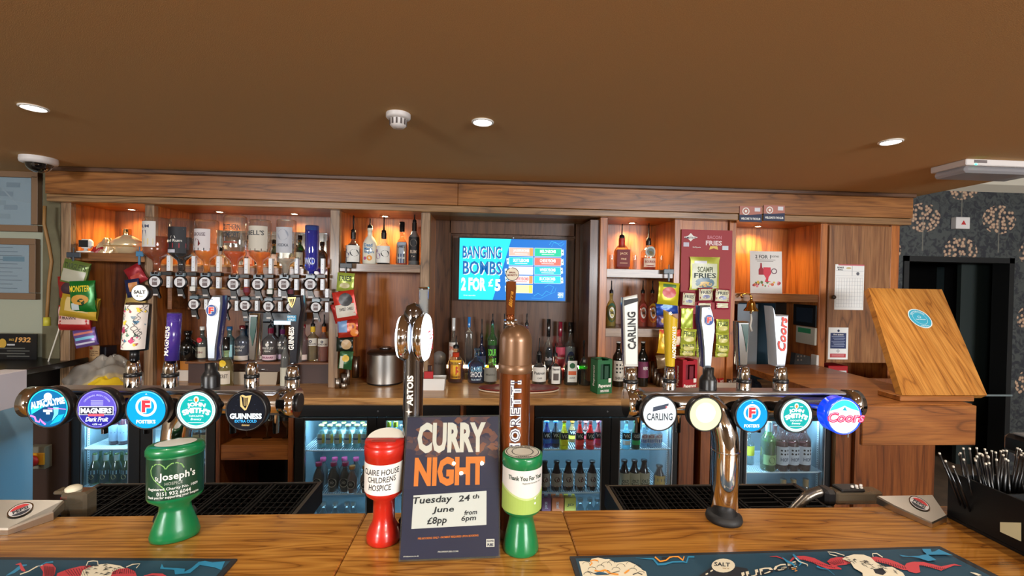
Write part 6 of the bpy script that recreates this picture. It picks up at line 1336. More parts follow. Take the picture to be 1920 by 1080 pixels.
items += [(BLU, 'p', zb2([(1290, 130), (1360, 130), (1370, 155), (1400, 150), (1430, 132), (1550, 185), (1480, 178), (1340, 180), (1410, 222), (1340, 232), (1260, 205), (1200, 195), (1130, 195), (1100, 180), (1180, 190), (1260, 188), (1330, 175), (1300, 150)])), (BLU, 'l', zb2([(120, 200), (160, 235), (200, 250), (230, 280)]), [1, 4, 4, 2]), (BLU, 'l', zb2([(210, 175), (240, 210), (280, 250), (260, 270)]), [3, 5, 4, 2]), (CRM, 'l', zb2([(230, 205), (260, 235), (330, 260), (330, 275)]), 1.6), (ORG, 'l', zb2([(200, 300), (235, 295), (225, 318), (245, 310)]), 1.8), (BLU, 'l', zb2([(410, 275), (440, 290), (500, 300), (560, 350)]), [3, 2, 1, .5]), (CRM, 'p', zb2([(1690, 325), (1740, 330), (1790, 350), (1760, 356)]))]
zart(e1, items)
e2 = runner('teal bar runner with red horned beast at the left edge of the bar', [(-60, 1044), (445, 1047.5), (402, 1096), (380, 1120), (-60, 1120)], [(-60, 1049), (432, 1052), (390, 1096), (368, 1120), (-60, 1120)])
items = [(BLU, 'l', zc2([(50, 210), (110, 180), (150, 150), (180, 130), (215, 125)]), [1, 5, 6, 4, 2]), (RDD, 'l', zc2([(125, 122), (160, 115), (180, 160), (200, 175)]), [1, 5, 7, 3]), (RDD, 'p', zc2([(320, 140), (370, 112), (420, 118), (448, 150), (430, 230), (340, 230), (345, 180)])), (CRM, 'l', zc2([(160, 200), (230, 175), (290, 140), (340, 125)]), 2), (BLU, 'l', zc2([(300, 140), (370, 105), (425, 100)]), [1, 2, 3]), (RDD, 'p', zc2([(445, 230), (460, 190), (540, 160), (640, 135), (720, 130), (760, 150), (700, 230)])), (CRM, 'p', zc2([(640, 230), (660, 170), (720, 140), (800, 120), (860, 115), (960, 130), (1000, 150), (960, 190), (900, 230)])), (RDD, 'p', zc2([(880, 230), (900, 180), (950, 155), (1020, 150), (1080, 175), (1100, 230)])), (CRM, 'l', zc2([(690, 130), (705, 98), (745, 92), (780, 95), (785, 125)]), 1.8), (CRM, 'l', zc2([(1010, 142), (1060, 120), (1120, 115), (1090, 150)]), 1.8), (RDD, 'l', zc2([(1150, 212), (1220, 200), (1300, 205), (1340, 225)]), [1, 4, 5, 3]),
  (BLU, 'p', zc2([(1280, 155), (1295, 115), (1310, 145), (1420, 150), (1480, 155), (1475, 180), (1530, 150), (1590, 100), (1640, 92), (1700, 105), (1800, 95), (1770, 165), (1720, 145), (1600, 125), (1520, 190), (1400, 200), (1395, 165)]))]
for k in range(12): items.append((DK, 'l', zc2([(900 + k*16, 165 - 10*math.sin(k/3.8)), (915 + k*14, 195)]), .8))
for k in range(10): items.append((DK, 'l', zc2([(350 + k*9, 130 + k), (360 + k*8, 215)]), .8))
for k in range(8): items.append((DK, 'l', zc2([(520 + k*22, 165 - k*3), (560 + k*20, 210)]), .8))
for k in range(34): x, y = rn.uniform(660, 960), rn.uniform(125, 215); items.append((DK, 'l', zc2([(x, y), (x + 14, y - 8), (x + 36, y - 4)]), [.2, 1.2, .2]))
zart(e2, items)

# ------------------------------------------------------------------ soda gun holders, guns
def wedge(label, plan, tops, oval, sgn, group='chrome soda gun holders on the bar'):
    ps = [atz(u, v, BAR + hh) for (u, v), hh in zip(plan, tops)]; c = sum(ps, Vector()) / len(ps)
    e = empty('soda_gun_holder', (c.x, c.y, BAR), label, 'gun holder', group)
    n = len(ps); g = M(mat('brushed_chrome', (206, 200, 190), .3, 1.0))
    outer = [Vector((c.x + (p.x - c.x)*1.03, c.y + (p.y - c.y)*1.03, BAR + .0005)) for p in ps]
    mid = [Vector((c.x + (p.x - c.x)*1.03, c.y + (p.y - c.y)*1.03, p.z - .004)) for p in ps]
    g.add(outer + mid + ps, [(i, (i+1) % n, n+(i+1) % n, n+i) for i in range(n)] + [(n+i, n+(i+1) % n, 2*n+(i+1) % n, 2*n+i) for i in range(n)] + [tuple(range(2*n, 3*n))], False); g.build('holder_body', e)
    g = M(); u, v, ru, rv, rot = oval; zz = BAR + sum(tops)/len(tops) + .0
    nn = (ps[1] - ps[0]).cross(ps[2] - ps[0]).normalized(); nn = nn if nn.z > 0 else -nn
    def onp(du, dv, off):
        d = ray(u + du, v + dv); o_ = Vector((0, 0, CAMZ)); tt = (c + Vector((0, 0, 0)) - o_); tt = (ps[0] + nn * off - o_).dot(nn) / d.dot(nn); return o_ + d * tt
    ca, sa = math.cos(R_(rot)), math.sin(R_(rot))
    def E(m, k, off, a0=0, a1=360):
        g.use(m); a_ = [R_(a0 + (a1-a0)*i/24) for i in range(25)]; g.add([onp(k*(ru*math.cos(t_)*ca - rv*math.sin(t_)*sa), k*(ru*math.cos(t_)*sa + rv*math.sin(t_)*ca), off) for t_ in a_], [tuple(range(25))], False)
    E(CHROME, 1.12, .0012); E(pm((214, 214, 214)), 1.0, .0018); E(pm((200, 34, 40)), .88, .0022, 200, 340); E(pm((24, 28, 44)), .88, .0022, 25, 155)
    vs, fs, _ = text_geo('PEPSI', .03); g.use(pm((20, 22, 40))); g.add([onp((x*ru*1.3)*ca + (y*rv*.55)*sa, (x*ru*1.3)*sa - (y*rv*.55)*ca, .0026) for x, y in vs], fs, False)
    g.build('oval_badge', e)
    return e
wedge('brushed chrome soda gun holder at the left end of the bar', [(-70, 990), (15, 990), (98, 958), (118, 938), (0, 937), (-70, 944)], [.015, .015, .022, .024, .024, .022], (38, 956, 24, 10, -22), 1)
wedge('chrome soda gun holder at the right end beside the black caddy', [(1646, 930), (1748, 928), (1774, 966), (1747, 979), (1677, 947)], [.022, .022, .016, .014, .018], (1724, 944, 20, 9, 30), -1)
CLR = glassy('gun_clear', (226, 216, 196), .08, .55, (150, 138, 118), edge=.6)
Yg = 1.21
def gun(label, u0, u1, v0, v1):
    c = at((u0+u1)/2, (v0+v1)/2, Yg); e = empty('soda_gun', c, label, 'soda gun'); return e
e = gun('transparent soda gun with corrugated steel hose at the right end of the bar', 1555, 1650, 915, 942)
a = at(1558, 930, Yg); b = at(1646, 932, Yg); g = M(CLR); g.box(a.x, b.x, Yg - .02, Yg + .02, at(1600, 941, Yg).z, at(1600, 917, Yg).z, .006); g.build('gun_body', e)
M(mat('gun_inner', (70, 62, 50), .4)).box(a.x + .01, b.x - .012, Yg - .012, Yg + .012, at(1600, 936, Yg).z, at(1600, 926, Yg).z, .003).build('valve_block', e)
M(BLACK).box(at(1538, 930, Yg).x, a.x + .002, Yg - .024, Yg + .024, at(1560, 943, Yg).z, at(1560, 914, Yg).z, .008).build('collar', e)
M(BLACK).box(at(1568, 930, Yg).x, at(1612, 930, Yg).x, Yg - .02, Yg + .02, at(1600, 918, Yg).z, at(1600, 912, Yg).z, .003).build('button_bar', e)
for i, (u, v) in enumerate(((1598, 911), (1606, 910), (1614, 909), (1607, 915), (1615, 914))): p = at(u, v, Yg - .01); M(WHITE).lathe([(.004, 0), (.004, .005), (0, .006)], 10, c=(p.x, p.y, p.z - .004), caps=False).build('button', e)
hose = [at(u, v, Yg) for u, v in ((1538, 921), (1525, 925), (1512, 932), (1502, 942), (1492, 952), (1480, 966), (1470, 985))]
pp, rr_ = [], []
for i in range(len(hose) - 1):
    for k in range(8): pp.append(hose[i].lerp(hose[i+1], k/8)); rr_.append(.012 if (k % 2) else .0145)
M(mat('hose_steel', (110, 104, 96), .3, .8)).tube(pp, rr_, 14).build('hose', e)
e = gun('clear brown soda gun resting in the holder at the left end of the bar', 105, 170, 908, 960)
p = at(146, 938, Yg); g = M(CLR); g.box(p.x - .028, p.x + .034, Yg - .02, Yg + .02, at(146, 968, Yg).z, at(146, 918, Yg).z, .006); g.box(at(108, 930, Yg).x, p.x - .026, Yg - .014, Yg + .014, at(120, 924, Yg).z, at(120, 917, Yg).z, .003); g.build('gun_body', e)
M(mat('gun_inner', (70, 62, 50), .4)).box(p.x - .018, p.x + .02, Yg - .012, Yg + .012, at(146, 966, Yg).z, at(146, 925, Yg).z, .003).build('valve_block', e)
M(mat('button_cream', (214, 206, 180), .5)).lathe([(.017, 0), (.017, .006), (.012, .010), (0, .011)], 18, c=tuple(at(138, 914, Yg) + Vector((0, 0, -.006))), caps=False).build('button', e)
M(RED).box(at(120, 930, Yg).x, at(133, 930, Yg).x, Yg - .012, Yg + .0, at(125, 934, Yg).z, at(125, 928, Yg).z, .002).build('button', e)

# ------------------------------------------------------------------ black caddy with straws
cx0 = atz(1775, 970, BAR).x; cy1 = atz(1775, 970, BAR).y
e = empty('bar_caddy', (cx0 + .15, cy1 - .15, BAR), 'black bar caddy with a cream card in its side pocket at the right end', 'caddy')
CB = mat('caddy_black', (10, 11, 12), .42, bump=(200, .05), spec=.3); h = .120; x1 = cx0 + .34; y0 = cy1 - .34
M(CB).box(cx0, x1, y0, cy1, BAR + .001, BAR + .008).build('base', e)
M(CB).box(cx0, cx0 + .006, y0, cy1, BAR + .008, BAR + h, .001).build('side_wall', e); M(CB).box(x1 - .006, x1, y0, cy1, BAR + .008, BAR + h, .001).build('side_wall', e)
M(CB).box(cx0 + .006, x1 - .006, cy1 - .006, cy1, BAR + .008, BAR + h - .01, .001).build('end_wall', e); M(CB).box(cx0 + .006, x1 - .006, y0, y0 + .006, BAR + .008, BAR + h, .001).build('end_wall', e)
M(CB).box(cx0 + .006, x1 - .006, cy1 - .11, cy1 - .106, BAR + .008, BAR + h - .01).build('divider', e)
pa = atz(1875, 1016, BAR + .0); 
ya, yb2 = at(1874, 1000, 1).y, 0
# card on the side wall: found where the sight lines meet the wall
def onx(u, v, x): d = ray(u, v); return Vector((0, 0, CAMZ)) + d * (x / d.x)
cc = [onx(u, v, cx0 - .0012) for u, v in ((1875, 979), (1914, 980), (1914, 1015), (1875, 997))]
g = M(mat('card_cream', (206, 200, 160), .7)); g.add(cc, [(0, 1, 2, 3)], False); g.add([p + Vector((.001, 0, 0)) for p in cc], [(3, 2, 1, 0)], False); g.build('card', e)
for i in range(62):
    bx_, by_ = cx0 + .02 + .16 * rn.random(), cy1 - .02 - .075 * rn.random()
    if i < 3: bx_, by_ = cx0 + .02, cy1 - .03 - .01 * i
    lean = (bx_ - cx0 - .10) * .55; top = Vector((bx_ + lean + (-.04 if i < 3 else 0), by_ + .02 * rn.uniform(-1, 1), BAR + .185 + .012 * rn.random() - abs(lean) * .35 - (.008 * i if i < 3 else 0)))
    base = Vector((bx_, by_, BAR + .009)); d_ = (top - base).normalized()
    o = M(mat('straw_black', (12, 12, 14), .25)).tube([base, top - d_ * .004], .0023, 6).build('drinking_straw', None, 'thin black drinking straw standing in the bar caddy', 'straw', 'black straws in the caddy', origin=base)
    M(mat('straw_end', (206, 200, 186), .5)).tube([top - d_ * .004, top], .0025, 6).build('tip', o)
# card machine on the caddy
p = at(1905, 812, 1.12)
e = empty('card_reader', (p.x + .02, 1.12, p.z - .03), 'grey and black card machine at the right frame edge above the caddy', 'card machine')
g = M(BLACK).box(p.x - .03, p.x + .14, 1.02, 1.13, p.z - .05, p.z - .0, .01); g.build('housing', e)
M(mat('grey_keys', (96, 98, 100), .35)).box(p.x - .025, p.x + .02, 1.04, 1.11, p.z + .0005, p.z + .006, .003).build('key_panel', e); M(mat('grey_keys', (96, 98, 100), .35)).box(p.x + .024, p.x + .12, 1.04, 1.11, p.z + .0005, p.z + .006, .003).build('screen', e)
M(BLACK).lathe([(.03, -(p.z - BAR) + .002), (.03, -(p.z-BAR) + .01), (.012, -(p.z-BAR) + .02), (.012, -.05)], 16, c=(p.x + .06, 1.08, p.z), caps=False).build('stand', e)
# ------------------------------------------------------------------ bottles in the fridges
def copy_tree(o, parent=None):
    c = o.copy(); COL.objects.link(c)
    if parent is not None: c.parent = parent
    for ch in [x for x in CHILD.get(o.name, [])]: copy_tree(ch, c)
    return c
def children_map():
    CHILD.clear()
    for x in COL.objects:
        if x.parent: CHILD.setdefault(x.parent.name, []).append(x)
CHILD = {}
def rowf(us, z, Y, w, vt, tmpl, label, group, where=None, **k):
    """first bottle built, the rest copied along the fridge shelf"""
    first = None; nm = where or ['first', 'second', 'third', 'fourth', 'fifth', 'sixth', 'seventh', 'eighth']
    for i, u in enumerate(us):
        p = at(u, 850, Y); p.z = z + .0005
        if first is None:
            s = sp(u, Y); r = w * s / 2; h = at(u, vt, Y).z - z
            first = bottle(label % nm[i], p, h, r, group=group, name=tmpl, **k); children_map()
        else:
            c = copy_tree(first); c.location = p; c['label'] = label % nm[i]
    return first
YQ = 3.16; YR = 3.27
LB = (150, 190, 205)
z1, z2 = SA
rowf([178, 199, 219, 238], z2, YQ, 17, 849, 'beer_bottle', 'green-gold beer bottle with white neck in the leftmost fridge, %s from left', 'beer bottles in the leftmost fridge', pk='beer', glass=(200, 214, 90), liq=(150, 156, 50), lv=.8, labs=[(.08, .48, 1.2, (30, 40, 36), [('d', 0, 0, .22, (180, 180, 120)), ('r', -.5, .2, .5, .5, LB)])], neckwrap=(.72, .95, (180, 196, 190)))
rowf([188, 208, 229], z2, YR, 15, 846, 'beer_bottle', 'green-gold beer bottle in the back row of the leftmost fridge, %s from left', 'beer bottles in the leftmost fridge', pk='beer', glass=(200, 214, 90), liq=(150, 156, 50), lv=.8)
rowf([215, 232], z1, YQ + .05, 17, 772, 'drink_bottle', 'dark bottle with pale blue striped label on the top shelf of the leftmost fridge, %s', 'dark bottles in the leftmost fridge', pk='beer', opaque=(60, 30, 40), labs=[(.12, .62, 1.3, (150, 176, 200), [('r', -.5, .0, .5, .06, (70, 90, 120))])])
rowf([352, 368, 384], z1, YQ, 14, 790, 'drink_bottle', 'dark bottle with gold label behind the right door of the leftmost fridge, %s', 'gold-labelled bottles in the leftmost fridge', pk='beer', opaque=(40, 40, 36), labs=[(.1, .5, 1.2, (190, 170, 120), []), (.6, .7, 1.0, LB, [])])
rowf([356, 377], z2, YQ, 24, 862, 'drink_bottle', 'navy bottle with round pale emblem in the leftmost fridge, %s', 'navy bottles in the leftmost fridge', pk='mix', opaque=(24, 34, 60), labs=[(.1, .55, 1.2, None, [('d', 0, 0, .4, (150, 160, 170)), ('d', 0, 0, .3, (40, 60, 100))])])
# fridge B
z1, z2 = SB
TN = dict(pk='mix', glass=(225, 240, 240), liq=(196, 216, 214), lv=.75)
rowf([602, 618, 634, 652, 669, 684], z1, YQ, 15, 797, 'mixer_bottle', 'clear tonic bottle with silver label, front row behind the red tin, %s from left', 'tonic bottles behind the red tin', labs=[(.22, .66, 1.25, (190, 205, 205), [('r', -.3, -.1, .3, .06, (60, 100, 140)), ('r', .2, -.45, .48, .45, (210, 200, 90))])], cap=(210, 205, 120), hcap=.004, **TN)
rowf([608, 626, 644, 662, 679], z1, YR + .03, 14, 792, 'mixer_bottle', 'clear tonic bottle with silver label, back row behind the red tin, %s from left', 'tonic bottles behind the red tin', labs=[(.22, .66, 1.25, (190, 205, 205), [])], cap=(210, 205, 120), hcap=.004, **TN)
rowf([728, 741], z1, YQ, 15, 790, 'mixer_bottle', 'yellow-capped mixer bottle seen between the fridge mullion and the chrome font, %s', 'mixer bottles beside the chrome font', labs=[(.22, .66, 1.25, (150, 205, 205), [])], neckwrap=(.8, 1, (190, 200, 60)), **TN)
p = at(752, 850, YQ); p.z = z1; bottle('red-labelled mixer bottle behind the top of the red tin', p, .16, .028, pk='mix', glass=(230, 240, 240), liq=(200, 40, 50), lv=.6, name='mixer_bottle')
JL = lambda c: [(.22, .56, 1.2, None, [('d', 0, 0, .34, W), ('d', 0, 0, .28, (20, 40, 50)), ('t', 'JO', .0, 0, .3, W, .3)])]
rowf([598, 626, 648], z2, YQ, 21, 871, 'juice_bottle', 'purple fruit juice bottle with round badge on the middle shelf, %s from left', 'juice bottles in the fridge behind the red tin', pk='soda', glass=(120, 40, 90), liq=(76, 22, 60), lv=.82, gb=.2, cap=(190, 60, 110), hcap=.018, labs=JL(0))
rowf([661, 686], z2, YQ - .02, 20, 877, 'juice_bottle', 'amber orange juice bottle with round badge on the middle shelf, %s', 'juice bottles in the fridge behind the red tin', where=['left', 'right'], pk='soda', glass=(240, 180, 110), liq=(206, 140, 70), lv=.8, gb=.3, cap=(220, 140, 60), hcap=.016, labs=JL(0))
rowf([606, 628, 646, 668], z2, YR, 19, 862, 'juice_bottle', 'dark berry juice bottle with pink cap in the back row, %s from left', 'juice bottles in the fridge behind the red tin', pk='soda', glass=(70, 26, 60), liq=(50, 14, 40), lv=.82, gb=.2, cap=(190, 70, 120), hcap=.018)
rowf([588, 608, 630, 652, 664], .013, YQ, 15, 946, 'water_bottle', 'small clear water bottle with silver cap at the bottom of the fridge, %s from left', 'water bottles at the bottom of the fridge behind the red tin', pk='mix', glass=(225, 235, 238), cap=(170, 190, 196), hcap=.016)
# fridge C
z1, z2 = SCc
def alco(u, c, cap, nm, Y=YQ, tx='VK', w=17, vt=790):
    p = at(u, 850, Y); p.z = z1 + .0005; s = sp(u, Y)
    return bottle(nm, p, at(u, vt, Y).z - z1, w*s/2, pk='beer', glass=tuple(min(255, int(q*1.15) + 20) for q in c), liq=c, lv=.86, gb=.15, labs=[(.38, .62, 1.15, K, [('t', tx, 0, 0, .6, W, .6)]), (.18, .34, 1.1, tuple(min(255, q + 50) for q in c), [])], name='alcopop_bottle', group='alcopops on the top shelf of the coloured fridge', cap=cap, hcap=.006)
for i, (u, c, cp_, nm, Y) in enumerate(((1024, (30, 100, 190), (60, 130, 200), 'blue alcopop bottle at the left of the shelf', YQ), (1041, (20, 60, 130), (60, 130, 200), 'darker blue alcopop bottle, second from left', YQ), (1057, (236, 216, 20), (200, 120, 40), 'bright yellow alcopop bottle, third from left', YQ - .04), (1072, (238, 190, 30), (200, 120, 40), 'yellow alcopop bottle behind the bright yellow one', YR), (1086, (226, 50, 50), (240, 130, 130), 'red alcopop bottle, middle of the shelf', YQ - .04), (1106, (236, 70, 90), (250, 170, 170), 'pink-red alcopop bottle, sixth from left', YQ - .04), (1121, (226, 60, 110), (230, 130, 170), 'magenta alcopop bottle at the fridge mullion', YQ), (1097, (200, 40, 60), (240, 130, 130), 'deep red alcopop bottle in the back row', YR), (1173, (190, 236, 250), (190, 230, 240), 'icy white alcopop bottle right of the mullion', YQ - .04), (1191, (20, 140, 60), (60, 110, 60), 'green alcopop bottle with dark label right of the mullion', YQ - .04))):
    alco(u, c, cp_, nm, Y, 'HOOCH' if i == 9 else 'VK')
rowf([1206, 1219, 1233], z1, YQ, 16, 794, 'alcopop_bottle', 'frosted clear alcopop bottle with white and blue label, %s from left', 'frosted alcopops right of the fridge mullion', pk='beer', glass=(215, 232, 240), liq=(190, 214, 226), lv=.85, gb=.2, labs=[(.2, .6, 1.1, (206, 216, 226), [('r', -.4, -.45, .4, -.1, (50, 90, 160)), ('t', 'ICE', 0, .2, .3, (160, 40, 60), .6)])])
rowf([1022, 1044, 1066, 1088, 1111], z2, YQ, 20, 864, 'cider_bottle', 'dark fruit cider bottle with white fruit label on the middle shelf, %s from left', 'dark fruit ciders on the middle shelf', pk='mix', opaque=(24, 14, 24), labs=[(.16, .62, 1.25, (206, 200, 190), [('d', 0, .05, .2, (60, 30, 50)), ('d', .1, 0, .12, (110, 40, 40)), ('r', -.5, -.5, .5, -.42, (180, 60, 50))])])
rowf([1171, 1190, 1208], z2, YQ, 21, 862, 'cider_bottle', 'dark old-style cider bottle with cream label right of the mullion, %s', 'cream-labelled ciders right of the mullion', where=['left', 'middle', 'right'], pk='mix', opaque=(30, 22, 26), labs=[(.10, .6, 1.2, (196, 190, 160), [('p', [(-.5, .5), (.5, .5), (.5, .2), (.1, .35), (-.5, .3)], (150, 90, 60)), ('t', 'OLD', 0, -.02, .2, (50, 60, 40), .5), ('t', 'ROSIE', 0, -.28, .2, (50, 60, 40), .6)])])
rowf([1237], z2, YQ, 22, 872, 'cider_bottle', 'yellow-labelled dark cider bottle at the right of the middle shelf%s', 'cream-labelled ciders right of the mullion', where=[''], pk='mix', opaque=(34, 30, 26), labs=[(.1, .62, 1.2, (206, 170, 50), [('r', -.5, .05, .5, .3, K)])])
for i, (u0, u1, c, tx) in enumerate(((1017, 1034, (120, 40, 70), 'JUICES'), (1036, 1058, (214, 96, 30), 'JUICES'), (1060, 1081, (206, 170, 50), 'JD'))):
    zb = .013; zt0 = at((u0+u1)/2, 934, YQ).z; x0, x1 = X(u0, 900, YQ), X(u1, 900, YQ)
    e = empty('juice_carton', ((x0+x1)/2, YQ, zb), '%s juice carton at the bottom of the coloured fridge' % ['purple-red', 'orange', 'yellow'][i], 'carton', 'juice cartons at the bottom of the fridge')
    M(mat('carton_%d' % i, c, .5)).box(x0, x1, YQ, YQ + .07, zb, zt0, .002).build('carton_body', e); g = M(WHITE); g.cyl(((x0+x1)/2, YQ + .03, zt0), ((x0+x1)/2, YQ + .03, zt0 + .014), .013).build('cap', e)
    g = M(); g.map = sheet(((x0+x1)/2, YQ - .0006, (zt0 - .05)), *FRONT); g.text(pm((230, 190, 180) if i < 2 else (80, 70, 20)), tx, 0, 0, .022, w=.05, bold=.03, rot=90 if i < 2 else 0); g.build('print', e)
rowf([1090, 1108, 1122], .013, YQ, 16, 938, 'water_bottle', 'small clear water bottle beside the juice cartons, %s', 'water bottles beside the juice cartons', where=['left', 'middle', 'right'], pk='mix', glass=(215, 230, 235), cap=(150, 170, 180), hcap=.016)
# fridge D: wines
z1 = SD[0]
p = at(1440, 850, YQ); p.z = z1; s = sp(1440, YQ)
bottle('green sparkling wine bottle with silver foil neck in the right-hand fridge', p, at(1440, 790, YQ).z - z1, 13*s, pk='wine', glass=(170, 220, 60), liq=(110, 160, 20), lv=.62, gb=.15, labs=[(.14, .34, 1.2, (150, 176, 120), [('d', 0, 0, .2, (90, 110, 70))])], neckwrap=(.72, 1, (190, 220, 226)), name='wine_bottle')
rowf([1464, 1484, 1506], z1, YQ - .0, 25, 792, 'wine_bottle', 'rose wine bottle with white patterned label in the right-hand fridge, %s', 'rose wines in the right-hand fridge', where=['left', 'middle', 'right'], pk='wine', glass=(235, 190, 190), liq=(110, 30, 30), lv=.6, gb=.1, labs=[(.14, .52, 1.2, (206, 210, 220), [('d', -.2, .3, .06, K), ('d', 0, .3, .06, K), ('d', .2, .3, .06, K), ('d', -.2, .1, .06, K), ('d', 0, .1, .06, K), ('d', .2, .1, .06, K), ('t', 'HOP', 0, -.2, .2, (100, 110, 130), .5)])])
rowf([1452, 1476, 1500], z1, YR + .02, 22, 795, 'wine_bottle', 'red-tinted wine bottle in the back row of the right-hand fridge, %s', 'rose wines in the right-hand fridge', where=['left', 'middle', 'right'], pk='wine', glass=(225, 150, 150), liq=(120, 30, 36), lv=.6, gb=.1)
rowf([1403], z1, YR, 20, 810, 'wine_bottle', 'pale bottle with yellow label half hidden by the chrome column%s', None, where=[''], pk='wine', glass=(220, 235, 235), labs=[(.3, .6, 1.2, (220, 210, 60), [])])
rowf([1470, 1489, 1512], .013, YQ, 24, 898, 'wine_bottle', 'foil-topped bottle standing on the floor of the right-hand fridge, %s', 'bottles on the floor of the right-hand fridge', where=['left', 'middle', 'right'], pk='wine', glass=(60, 60, 50), liq=(30, 30, 26), lv=.8, gb=.3, neckwrap=(.74, 1, (170, 140, 100)))

# ------------------------------------------------------------------ things on the back counter
CT = CTZ
def px_box(label, cat, name, m, u0, v0, u1, v1, Y0, dep, z=None, par=None, bev=.002):
    x0, x1 = X(u0, (v0+v1)/2, Y0), X(u1, (v0+v1)/2, Y0); um = (u0+u1)/2
    zz = at(um, v1, Y0).z if z is None else z
    g = M(m).box(x0, x1, Y0, Y0 + dep, zz, at(um, v0, Y0).z, bev)
    return g.build(name, par, label, cat, origin=((x0+x1)/2, Y0 + dep/2, zz)) if par is None else g.build(name, par)
# ice bucket
p = atz(717, 722, CT); s = sp(717, p.y); R0 = 34*s; p.y += R0*.7; H0 = at(717, 662, p.y).z - CT
e = empty('ice_bucket', p, 'round brushed steel ice bucket with dark domed lid', 'ice bucket')
BRS = mat('brushed_bucket', (190, 186, 180), .32, 1.0)
M(BLACK).lathe([(0, 0), (.98*R0, 0), (.98*R0, .012), (0, .012)], 36, caps=False).build('base_ring', e, local=True)
M(BRS).lathe([(R0, .0125), (R0, H0)], 40, caps=False).build('bucket_body', e, local=True)
LIDM = mat('lid_dark', (60, 46, 40), .3, .5)
M(LIDM).lathe([(R0*1.01, H0), (R0*1.01, H0 + .010), (R0*.9, H0 + .022), (R0*.35, H0 + .036), (0, H0 + .036)], 40, caps=False).build('lid', e, local=True)
M(STEEL).lathe([(R0*.12, H0 + .035), (R0*.34, H0 + .038), (R0*.34, H0 + .046), (R0*.2, H0 + .052), (0, H0 + .052)], 24, caps=False).build('lid_knob', e, local=True)
# jiggers left
JG = mat('jigger_steel', (176, 170, 162), .3, 1.0)
def jig(label, u0, u1, v0, v1, group, taper=.9):
    u = (u0+u1)/2; p = atz(u, v1, CT); s = sp(u, p.y); r = (u1-u0)*s/2; p.y += r*.9; h = at(u, v0, p.y).z - CT
    o = M(JG).lathe([(0, 0), (r*taper, 0), (r, h), (r*.9, h), (r*taper*.85, .01), (0, .01)], 20, caps=False).build('measuring_cup', None, label, 'spirit measure', group, local=True); o.location = p; return o
gj = 'steel spirit measures by the rum niche post'
jig('small steel spirit measure, front left of its cluster beside the post', 626, 637, 709, 729, gj); jig('medium steel spirit measure behind the smallest ones', 636, 649, 700, 725, gj); jig('smallest steel spirit measure at the front of the cluster', 637.5, 649, 718, 730, gj); jig('steel measure right of the cluster beside the green packet', 645, 655, 690, 722, gj); jig('tall slim steel cocktail shaker left of the ice bucket', 658.5, 672, 668, 709, gj)
gj = 'steel spirit measures behind the yellow tap handle'
jig('tallest steel measure of the descending row behind the yellow tap handle', 1219, 1230, 678, 718, gj); jig('second steel measure of the descending row behind the yellow tap handle', 1225, 1236, 690, 722, gj); jig('third steel measure of the descending row behind the yellow tap handle', 1231, 1241, 700, 725, gj); jig('shortest steel measure of the descending row behind the yellow tap handle', 1238, 1247, 706, 728, gj)
def tub(label, u0, u1, vr, vb, dep, m, name='tub', cat='tub'):
    u = (u0+u1)/2; p = atz(u, vb, CT); s = sp(u, p.y); w = (u1-u0)*s; h = at(u, vr, p.y).z - CT - .0
    e = empty(name, p, label, cat)
    g = M(m); k = .93
    o = [(-w/2*k, .0), (w/2*k, 0), (w/2*k, dep), (-w/2*k, dep)]; t_ = [(-w/2, -.008), (w/2, -.008), (w/2, dep + .008), (-w/2, dep + .008)]
    vs = [(x, y, 0) for x, y in o] + [(x, y, h) for x, y in t_] + [(x*.96, y*.96 + dep*.02, h) for x, y in t_] + [(x*.95, y*.95 + dep*.03, .006) for x, y in o]
    fs = [(3, 2, 1, 0)] + [(i, (i+1) % 4, 4+(i+1) % 4, 4+i) for i in range(4)] + [(4+i, 4+(i+1) % 4, 8+(i+1) % 4, 8+i) for i in range(4)] + [(8+i, 8+(i+1) % 4, 12+(i+1) % 4, 12+i) for i in range(4)] + [(12, 13, 14, 15)]
    g.add(vs, fs, False); g.build('tub_body', e, local=True); return e, w, h, p
PK = mat('tub_white', (214, 206, 196), .4)
e, w, h, p = tub('white plastic tub of sauce sachets behind the purple tap handle', 334, 383, 694, 714, .12, PK)
px_box('orange tea packet standing in the white tub behind the purple tap handle', 'packet', 'tea_packet', mat('orange_pack', (206, 130, 40), .5), 337, 673, 355, 700, p.y + .03, .02)
for i in range(4): 
    x = p.x + w*(.12 + .09*i) - .02; o = M(mat('sachet_red', (176, 50, 36), .4)).box(-.018, .018, -.003, .003, 0, .045, .001).build('sauce_sachet', None, 'red sauce sachet standing in the white tub, %s of four' % ['first', 'second', 'third', 'last'][i], 'sachet', 'red sachets in the tub', local=True); o.location = (x, p.y + .03 + .012*i, p.z + .03); o.rotation_euler = (R_(-12), R_(12*(i % 2) - 6), R_(8*i))
e, w, h, p = tub('grey-beige plastic tub of cutlery behind the chrome tap handle', 420, 520, 697, 721, .16, mat('tub_beige', (176, 164, 146), .45))
for i in range(7):
    a = -.35 + i*.12; c = Vector((p.x - w*.30 + i*w*.10, p.y + .05 + .01*(i % 3), p.z + h + .004 + .003*(i % 2)))
    o = M(STEEL).tube([c + Vector((-.085*math.cos(a), -.03*math.sin(a), 0)), c, c + Vector((.07*math.cos(a), .03*math.sin(a), .002)), c + Vector((.09*math.cos(a), .035*math.sin(a), .002))], [.003, .0025, .006, .004], 6).build('bar_spoon', None, 'steel spoon lying across the grey-beige cutlery tub, %s from left' % ['first', 'second', 'third', 'fourth', 'fifth', 'sixth', 'seventh'][i], 'spoon', 'cutlery on the tub', origin=c)
e, w, h, p = tub('white tub of paper sachets at the foot of the oak post', 560, 614, 699, 718, .10, PK)
